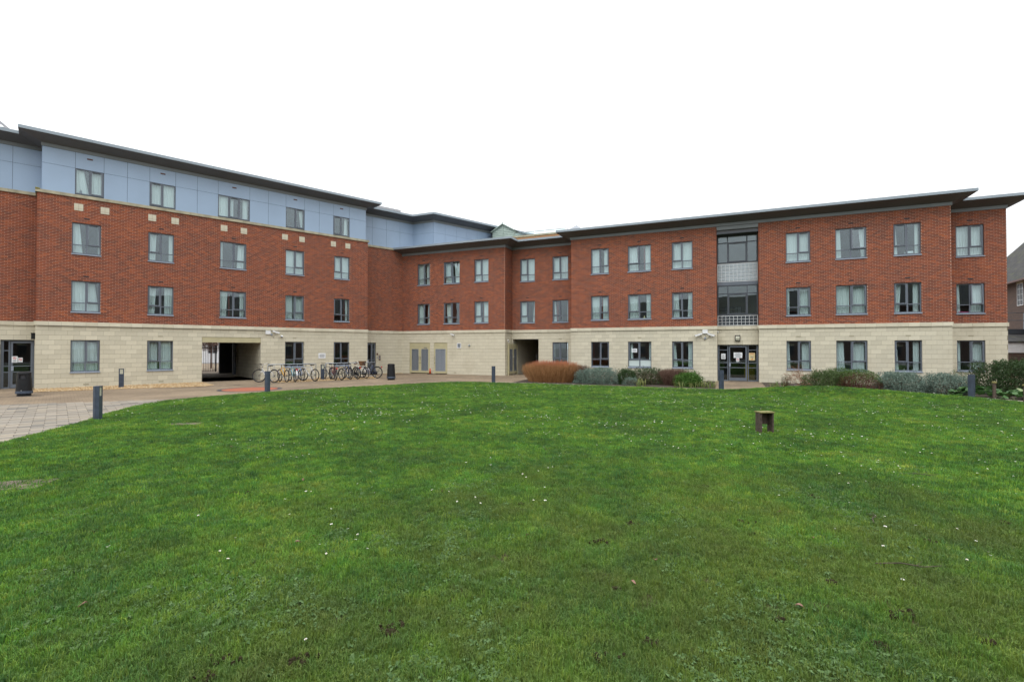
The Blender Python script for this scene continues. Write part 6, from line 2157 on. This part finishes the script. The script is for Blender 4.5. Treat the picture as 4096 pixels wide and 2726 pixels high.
def bush(name, label, x, y, hw, hd, h, n, ln, wd, mat, stem_mat, seed, rot=0.0, up=.35, flat=0.0, extra=None, cat='shrub'):
    rnd = random.Random(seed)
    t = thing(name, label, cat, W(2, x, y, .012), ROT[2] + rot, 'shrubs in the beds')
    m = MB()
    for i in range(n):
        p = dome_point(rnd, hw, hd, h, seed, flat=flat)
        k = 0.5 + 0.5 * noise.noise(Vector((p[0] * 3 + seed, p[1] * 3, p[2] * 3)))
        leaf_quad(m, p, ln * rnd.uniform(.6, 1.2), wd * rnd.uniform(.7, 1.2), rnd, min(1, max(0, .55 * k + .5 * rnd.random() - .05)), up)
    for i in range(int(n / 130)):            # stray shoots that break the outline
        p = Vector(dome_point(rnd, hw, hd, h, seed, surf=.95, flat=flat)); d = Vector((rnd.gauss(0, .45), rnd.gauss(0, .45), 1)).normalized(); sl = rnd.uniform(.08, .24)
        for j in range(9):
            leaf_quad(m, p + d * sl * j / 8, ln * .9, wd, rnd, .3 + .7 * rnd.random(), up)
    m.build('foliage', mat, t)
    if extra:
        m2 = MB()
        for i in range(extra[0]):
            p = dome_point(rnd, hw * extra[2], hd * extra[2], h * extra[3], seed, flat=flat)
            leaf_quad(m2, p, extra[4], extra[5], rnd, rnd.random(), up)
        m2.build('twigs', extra[1], t)
    s = MB()
    for i in range(int(14 + hw * 18)):
        a, rr = rnd.random() * 6.283, rnd.random() ** .5
        bx, by = hw * .45 * rr * math.cos(a), hd * .45 * rr * math.sin(a)
        s.tube([(bx, by, 0), (bx * 1.5 + rnd.gauss(0, .03), by * 1.5, h * .45), (bx * 1.9 + rnd.gauss(0, .08), by * 1.9 + rnd.gauss(0, .08), h * rnd.uniform(.7, .88))], [.012, .008, .003], 4)
    s.use_uv = True; s.uv = [(rnd.random(), 0) for _ in s.f]
    s.build('stems', stem_mat, t)
    return t


def twiggy(name, label, x, y, hw, hd, h, n, mat, seed, rad=.006, branch=True, up=1.0, rot=0.0):
    """a leafless shrub: many upright stems fanning out from the ground"""
    rnd = random.Random(seed)
    t = thing(name, label, 'shrub', W(2, x, y, .012), ROT[2] + rot, 'shrubs in the beds')
    m = MB()
    for i in range(n):
        u, v = rnd.uniform(-1, 1), rnd.uniform(-1, 1)
        if u * u + v * v > 1: continue
        top = max(.1, 1 - (abs(u) ** 4 + abs(v) ** 4)) ** (1 / 4) * h * (1 + .08 * noise.noise(Vector((u * 5, v * 5, seed)))) * rnd.uniform(.82, 1.03)
        if noise.noise(Vector((u * 3.5, v * 3.5, seed + 9))) < -.25 and rnd.random() < .55: continue
        b = Vector((u * hw * .72 + rnd.gauss(0, .04), v * hd * .72 + rnd.gauss(0, .04), 0))
        e = Vector((u * hw + rnd.gauss(0, .07), v * hd + rnd.gauss(0, .07), top))
        c = b.lerp(e, .5) + Vector((rnd.gauss(0, .05), rnd.gauss(0, .05), 0))
        tone = rnd.random()
        segs = [(b, rad), (c, rad * .85), (b.lerp(e, .82) + Vector((rnd.gauss(0, .03), rnd.gauss(0, .03), 0)), rad * .65), (e, rad * .35)]
        for j in range(3):
            f0 = len(m.f)
            m.tube([segs[j][0], segs[j + 1][0]], [segs[j][1], segs[j + 1][1]], 3, cap=False)
            zt = (segs[j][0].z + segs[j + 1][0].z) / 2 / h
            tip = max(0, min(1, (zt - .74) / .3))
            for k in range(f0, len(m.f)): m.uv[k] = (tone, tip)
        if branch:
            for _ in range(3):
                q = rnd.uniform(.35, .9); p0 = b.lerp(e, q); p1 = p0 + Vector((rnd.gauss(0, .09), rnd.gauss(0, .09), rnd.uniform(.06, .22) * up))
                if p1.z > top * 1.03: p1.z = top
                f0 = len(m.f); m.tube([p0, p1], [rad * .5, rad * .25], 3, cap=False)
                tip = max(0, min(1, (p1.z / h - .78) / .25))
                for k in range(f0, len(m.f)): m.uv[k] = (tone, tip)
    m.use_uv = True
    m.build('stems', mat, t)
    return t


def strap_leaf(seed, ln, wd):
    rnd = random.Random(seed); m = MB(); n = 5
    lean = rnd.uniform(.25, .75); P = []
    for i in range(n + 1):
        q = i / n; ang = lean * (.3 + 1.5 * q * q)
        P.append((ln * q * math.sin(ang), ln * q * math.cos(ang) * (1 - .12 * q)))
    tone = rnd.random()
    for i in range(n):
        w0, w1 = wd * (1 - .15 * i) / 2, wd * (1 - .15 * (i + 1)) / 2 if i < n - 1 else .001
        m.face([(P[i][0], -w0, P[i][1]), (P[i + 1][0], -w1, P[i + 1][1]), (P[i + 1][0], w1, P[i + 1][1]), (P[i][0], w0, P[i][1])], uv=(tone, 0))
    return m.mesh('leaf', M['leaf_strap'])


STRAP = [strap_leaf(s, .52, .045) for s in range(10)]
def strap_clump(label, x, y, r, n, seed, sc=1.0):
    rnd = random.Random(seed)
    t = thing('strap_leaved_plant', label, 'plant', W(2, x, y, .014), ROT[2], 'strap leaved plants')
    for i in range(n):
        a, q = rnd.random() * 6.283, r * math.sqrt(rnd.random())
        o = put('leaf', rnd.choice(STRAP), t, (q * math.cos(a), q * .7 * math.sin(a), 0), rnd.random() * 6.283)
        s = sc * rnd.uniform(.7, 1.2); o.scale = (s, s, s)


twiggy('dogwood_shrub', 'broad clipped shrub of glowing orange stems with red tips', -9.36, -4.35, 1.84, 1.15, 1.20, 3400, M['twig_orange'], 1, .0055)
twiggy('bare_shrub', 'low purple brown leafless shrub between orange stems and silvery bush', -7.80, -4.05, .62, .7, .98, 700, M['twig_purple'], 2, .006)
bush('silver_shrub', 'large silvery grey green shrub below the first big window of the front', -6.72, -4.55, 1.24, .95, .84, 15000, .062, .027, M['leaf_grey'], M['twig_brown'], 3)
bush('green_shrub', 'small dark glossy green bush squeezed beside the silvery shrub', -5.14, -4.45, .50, .7, .80, 5200, .065, .034, M['leaf_dark'], M['twig_brown'], 4)
bush('silver_shrub', 'low silvery clump at the foot of the small dark green bush', -4.78, -5.15, .42, .4, .40, 1700, .05, .02, M['leaf_grey'], M['twig_brown'], 5)
bush('mixed_shrub', 'dark green shrub with dry brown lower twigs behind the spiky clump', -4.15, -3.9, .90, .9, .87, 6800, .06, .027, M['leaf_dark'], M['twig_brown'], 6, extra=(4200, M['twig_purple'], 1.0, .72, .07, .008))
twiggy('bare_shrub', 'reddish brown bare shrub in front of the window by the stair bay', -2.85, -3.9, .86, .85, .84, 1500, M['twig_purple'], 7, .006)
bush('green_shrub', 'bright green rounded bush next to the stair entrance bed', -2.02, -4.6, .68, .75, .66, 6000, .085, .034, M['leaf_mid'], M['twig_brown'], 8)
bush('olive_shrub', 'pale olive bush behind the bright green rounded bush', -2.1, -3.5, .66, .55, .80, 2600, .05, .02, M['leaf_olive'], M['twig_brown'], 9)
strap_clump('spiky clump of yellowish strap leaves before the mixed dark shrub', -4.19, -5.45, .26, 34, 1, .95)
strap_clump('arching strap leaves at the foot of the bright green bush', -2.15, -5.35, .52, 46, 2, .85)
strap_clump('loose clump of strap leaves at the end of the bed by the stair path', -1.18, -5.0, .46, 60, 3, .95)
strap_clump('tuft of strap leaves on the right side of the stair path', 1.85, -4.7, .28, 40, 4, .95)
bush('rosemary_bush', 'thin dark rosemary like sprigs beside the strap leaf tuft', 2.25, -4.5, .22, .25, .66, 700, .05, .012, M['leaf_dark'], M['twig_brown'], 10, up=1.2)
bush('green_shrub', 'dark green rounded shrub right of the bare tan twigs', 3.80, -4.6, .88, .85, .90, 10500, .056, .030, M['leaf_olive'], M['twig_brown'], 11)
bush('low_hedge', 'fresh green clipped shrub rising behind the rounded dark shrub', 4.50, -3.3, .72, .55, .98, 6000, .05, .024, M['leaf_fresh'], M['twig_brown'], 12)
bush('clipped_shrub', 'shrub with green clipped top over reddish brown bare sides', 5.02, -4.7, .90, .9, .96, 0, .04, .018, M['leaf_fresh'], M['twig_red'], 13, extra=(9500, M['twig_red'], 1.0, .84, .085, .010))
bush('silver_shrub', 'wide silvery shrub beside the clipped reddish brown shrub', 6.58, -4.7, .94, .9, .87, 13500, .062, .027, M['leaf_grey'], M['twig_brown'], 14)
bush('silver_shrub', 'silvery shrub with dead brown patch low on its side', 8.05, -4.75, .80, .8, .86, 9500, .062, .027, M['leaf_grey'], M['twig_brown'], 15, extra=(1800, M['twig_tan'], .8, .5, .06, .012))
bush('olive_shrub', 'small thin brownish bush against the end window', 9.0, -3.3, .40, .4, .98, 1400, .05, .02, M['leaf_olive'], M['twig_brown'], 16)
bush('tall_shrub', 'tall dark evergreen shrub at the end of the right wing', 10.35, -3.9, 1.20, 1.0, 1.42, 17000, .075, .032, M['leaf_dark'], M['twig_brown'], 17)
bush('tall_shrub', 'dense dark evergreen bush spreading beyond the end of the wing', 12.1, -4.6, 1.1, 1.2, 1.30, 11000, .075, .032, M['leaf_dark'], M['twig_brown'], 18)
# the green top of the clipped shrub is its own layer of leaves
for o in [o for o in bpy.data.objects if o.name.startswith('clipped_shrub')]:
    rnd = random.Random(77); m = MB()
    for i in range(5200):
        u, v = rnd.uniform(-1, 1), rnd.uniform(-1, 1)
        if u * u + v * v > 1: continue
        top = max(0, 1 - (abs(u) ** 2.6 + abs(v) ** 2.6)) ** (1 / 2.6) * .96 * (1 + .1 * noise.noise(Vector((u * 5, v * 5, 3))))
        leaf_quad(m, (u * .92, v * .92, top - rnd.random() ** 2 * .22), .045, .02, rnd, rnd.random(), .6)
    fo = [c for c in o.children if c.name.startswith('foliage')]
    for c in fo: bpy.data.objects.remove(c)
    m.build('foliage', M['leaf_fresh'], o)

# small leafless shrub with spreading tan twigs
t = thing('twisted_shrub', 'small bare shrub of spreading tan twigs before a ground floor window', 'shrub', W(2, 2.95, -4.3, .012), ROT[2], 'shrubs in the beds')
tw = MB(); rt = random.Random(5)
def grow(p, d, ln, r, lvl):
    q = p + d * ln
    f0 = len(tw.f); tw.tube([p, p.lerp(q, .5) + Vector((rt.gauss(0, .02), rt.gauss(0, .02), rt.gauss(0, .01))), q], [r, r * .85, r * .7], 4, cap=False)
    tn = rt.random()
    for k in range(f0, len(tw.f)): tw.uv[k] = (tn, 0)
    if lvl == 0: return
    for _ in range(3 if lvl > 1 else 4):
        nd = (d + Vector((rt.gauss(0, .62), rt.gauss(0, .5), rt.gauss(-.06, .34)))).normalized()
        grow(q if rt.random() < .6 else p.lerp(q, rt.uniform(.4, 1)), nd, ln * rt.uniform(.6, .9), r * .66, lvl - 1)
for k in range(5):
    grow(Vector((0.15 + rt.gauss(0, .04), rt.gauss(0, .04), 0)), Vector((rt.gauss(-.25, .45), rt.gauss(0, .3), 1)).normalized(), .43, .013, 4)
tw.use_uv = True
tw.build('branches', M['twig_tan'], t)

# broad leaved ground cover by the path
def broad_leaf(seed, mat):
    rnd = random.Random(seed); m = MB(); n = 12; r = .11; tn = rnd.random()
    ring = []
    for k in range(n):
        a = 2 * math.pi * k / n; rr = r * (1 - .18 * math.cos(a)) * rnd.uniform(.92, 1.08)
        ring.append((rr * math.cos(a) + r * .9, rr * math.sin(a), .018 * math.cos(2 * a) + rnd.uniform(-.006, .010)))
    c = (r * .9, 0, -.018)
    for k in range(n):
        m.face([c, ring[k], ring[(k + 1) % n]], uv=(tn, 0))
    m.tube([(0, 0, -.10), (.05, 0, -.03), (r * .5, 0, -.014)], .005, 4, cap=False)
    m.use_uv = True; m.uv = [u or (tn, 0) for u in m.uv]
    return m.mesh('leaf', mat)
BLF = [broad_leaf(s, M['leaf_broad']) for s in range(9)] + [broad_leaf(30, M['leaf_pale'])]
def leaf_bed(label, x, y, hw, hd, n, seed):
    rnd = random.Random(seed)
    t = thing('leafy_ground_cover', label, 'plant', W(2, x, y, .014), ROT[2], 'broad leaved plants')
    for i in range(n):
        u, v = rnd.uniform(-1, 1), rnd.uniform(-1, 1)
        if u * u + v * v > 1.1: continue
        z = (.10 + .36 * max(0, 1 - (u * u + v * v)) ** .5) * rnd.uniform(.55, 1.05)
        o = put('leaf', rnd.choice(BLF[:9]) if rnd.random() < .955 else BLF[9], t, (u * hw, v * hd, z)); s = rnd.uniform(.6, 1.15)
        o.scale = (s, s, s); o.rotation_euler = (rnd.gauss(0, .35), rnd.uniform(-.1, .7), rnd.random() * 6.283)
leaf_bed('big round glossy leaves spreading behind the wooden posts', 10.7, -6.4, 1.5, .85, 230, 1)
leaf_bed('glossy broad leaves around the scratched slate bollard', 8.75, -5.75, .85, .5, 110, 2)

# =================================================================== BUILDINGS AROUND THE COURT
def gabled(name, label, loc, heading, ln, dp, he, hr, wall, roofm, win_rows=2, eave=.45, cat='building', bay=3.2, white=True):
    """long house: front along local x at y=0, ridge parallel to it"""
    t = thing(name, label, cat, loc, heading)
    m = MB(); m.box(0, ln, 0, dp, 0, he); m.face([(0, 0, he), (0, dp, he), (0, dp / 2, hr)]); m.face([(ln, 0, he), (ln, dp / 2, hr), (ln, dp, he)]); m.build('wall', wall, t)
    k = (hr - he) / (dp / 2)
    m = MB(); e0 = he - eave * k + .02
    m.face([(-.3, -eave, e0), (ln + .3, -eave, e0), (ln + .3, dp / 2, hr + .02), (-.3, dp / 2, hr + .02)]); m.face([(ln + .3, dp + eave, e0), (-.3, dp + eave, e0), (-.3, dp / 2, hr + .02), (ln + .3, dp / 2, hr + .02)])
    rf = m.build('roof', roofm, t)
    m = MB(); m.box(-.3, ln + .3, -eave - .08, -eave + .02, e0 - .14, e0 - .02); m.build('gutter', M['leather'], t)
    m = MB(); m.face([(0, -eave + .02, e0 - .06), (0, -.001, e0 + .02), (ln, -.001, e0 + .02), (ln, -eave + .02, e0 - .06)]); m.build('eaves_board', M['cap'], t)
    sh = he / win_rows
    for r in range(win_rows):
        x = 1.2
        while x < ln - 2:
            z0 = r * sh + sh * .36
            m = MB(); w_, h_ = 1.1, min(1.7, sh * .5)
            m.box(0, w_, -.03, -.001, 0, .05); m.box(0, w_, -.03, -.001, h_ - .05, h_); m.box(0, .05, -.03, -.001, .05, h_ - .05); m.box(w_ - .05, w_, -.03, -.001, .05, h_ - .05); m.box(w_ / 2 - .02, w_ / 2 + .02, -.03, -.001, .05, h_ - .05)
            for q in (.25, .5, .75): m.box(.05, w_ - .05, -.028, -.001, h_ * q - .012, h_ * q + .012)
            wo = m.build('window', M['white'] if white else M['frame_dark'], t, loc=(x, 0, z0))
            m = MB(); m.box(.05, w_ - .05, -.012, -.001, .05, h_ - .05); m.build('pane', M['dull_glass'], wo)
            m = MB(); m.box(-.1, w_ + .1, -.02, -.001, h_ + .02, h_ + .24); m.build('lintel', M['cap'], wo)
            x += bay
    return t


# old brick block running down the right side of the court, seen past the end of the wing
hd_r = math.atan2(-.879, -.477)
gabled('old_brick_block', 'older dark brick block with slate roof past the end of the right wing', (44.4, 47.9, 0), hd_r, 30.0, 9.0, 7.6, 12.4, M['far_brick'], M['slate'], 2, .55)
t = thing('roof_terrace', 'flat grey roof terrace with steel railing in front of the older block', 'terrace', (34.0, 36.4, 0))
m = MB(); m.box(-2.0, 9.0, 0, 1.6, 0, 2.95); m.build('terrace_wall', M['far_brick'], t); m = MB(); m.box(-2.1, 9.1, -.1, 1.7, 2.95, 3.3); m.build('terrace_roof', M['frame_dark'], t)
for i in range(7):
    m = MB(); m.tube([(.2 + i * 1.75, .05, 3.3), (.2 + i * 1.75, .05, 4.5)], .032, 6); m.build('railing_post', M['steel'], t)
for z in (3.95, 4.5):
    m = MB(); m.tube([(-2, .05, z), (9, .05, z)], .026, 6); m.build('railing_bar', M['steel'], t)
t = thing('lean_to', 'low lean-to with mossy slate roof above a white board', 'shed', (33.0, 34.0, 0))
m = MB(); m.box(0, 9, 0, 2.2, 0, 2.3); m.build('wall', M['far_brick'], t)
m = MB(); m.face([(-.2, -.15, 2.38), (9.2, -.15, 2.38), (9.2, 2.3, 2.93), (-.2, 2.3, 2.93)]); m.face([(-.2, -.15, 2.30), (9.2, -.15, 2.30), (9.2, -.15, 2.38), (-.2, -.15, 2.38)]); m.build('roof', M['slate'], t)
m = MB(); m.box(0, 9, -.06, -.002, 1.59, 2.27); m.build('white_board', M['white'], t)

# buildings on the open sides of the court, which the windows mirror
gabled('court_block', 'brick block with dark pitched roof closing the east side of the court', (33.5, 13.0, 0), R(-97), 38.0, 9.0, 7.4, 10.6, M['far_brick'], M['slate'], 3, white=False)
gabled('court_block', 'long brick block with dark pitched roof closing the south side of the court', (22.0, -24.0, 0), R(180), 70.0, 9.0, 7.6, 10.8, M['far_brick'], M['slate'], 3, white=False)
# bare tree behind the camera, mirrored in several windows
def bare_tree(label, loc, h, seed, lv=6):
    t = thing('bare_tree', label, 'tree', loc); rnd = random.Random(seed); tr, cr = MB(), MB()
    def g(p, d, ln, r, l):
        q = p + d * ln
        (tr if l >= lv - 1 else cr).tube([p, p.lerp(q, .5) + Vector((rnd.gauss(0, .04), rnd.gauss(0, .04), 0)) * ln, q], [r, r * .85, r * .72], 5 if l > 2 else 3, cap=False)
        if l == 0: return
        for _ in range(2 if l > 3 else 3):
            g(q, (d + Vector((rnd.gauss(0, .42), rnd.gauss(0, .42), rnd.gauss(.12, .2)))).normalized(), ln * rnd.uniform(.68, .86), r * .66, l - 1)
    g(Vector((0, 0, 0)), Vector((0, 0, 1)), h * .24, h * .02, lv)
    tr.build('trunk', M['bark'], t); cr.build('crown', M['bark'], t)
bare_tree('bare winter tree at the south edge of the court', (-7.5, -17, 0), 12, 3)
bare_tree('slender bare winter tree at the south west of the court', (-19, -15, 0), 11, 8)

# what shows through the archway: gate, street and a white house
t = on_wall('archway_gate', 'black iron bar gate standing half open at the end of the archway', 'gate', 1, 9.0, PD + .1, 0)
def gate_leaf(x0, x1, y0, y1):
    n = 12
    for k in range(n + 1):
        q = k / n; x, y = x0 + (x1 - x0) * q, y0 + (y1 - y0) * q
        m = MB(); m.tube([(x, y, .12), (x, y, 2.12 + .12 * math.sin(math.pi * q))], .055 if k in (0,) else .013, 6); m.build('post' if k == 0 else 'bar', M['black'], t)
    for z in (.2, 1.95):
        m = MB(); m.tube([(x0, y0, z), (x1, y1, z)], .022, 6); m.build('gate_rail', M['black'], t)
gate_leaf(-.05, -1.45, 0, 0.0); gate_leaf(-2.95, -2.3, 0, 1.3)
gabled('white_house', 'white walled house with dark roof beyond the archway gate', W(1, 4.0, 40, 0), A1, 22.0, 8.0, 3.3, 6.6, M['white'], M['slate'], 1, bay=4.4)
twig_b = thing('street_bush', 'bare brown bush hanging over the street beyond the archway', 'bush', W(1, 10.6, 21, 0), A1)
m = MB(); rb = random.Random(9)
for i in range(420):
    a = Vector((rb.gauss(0, .9), rb.gauss(0, .5), rb.uniform(1.6, 2.6))); b = a + Vector((rb.gauss(0, .5), rb.gauss(0, .3), rb.uniform(-.2, .9)))
    m.tube([a, b], [.012, .005], 3, cap=False)
m.tube([(0, 0, 0), (0, 0, 2.0)], [.08, .05], 6); m.use_uv = True; m.uv = [(rb.random(), 0) for _ in m.f]
m.build('branches', M['twig_purple'], twig_b)
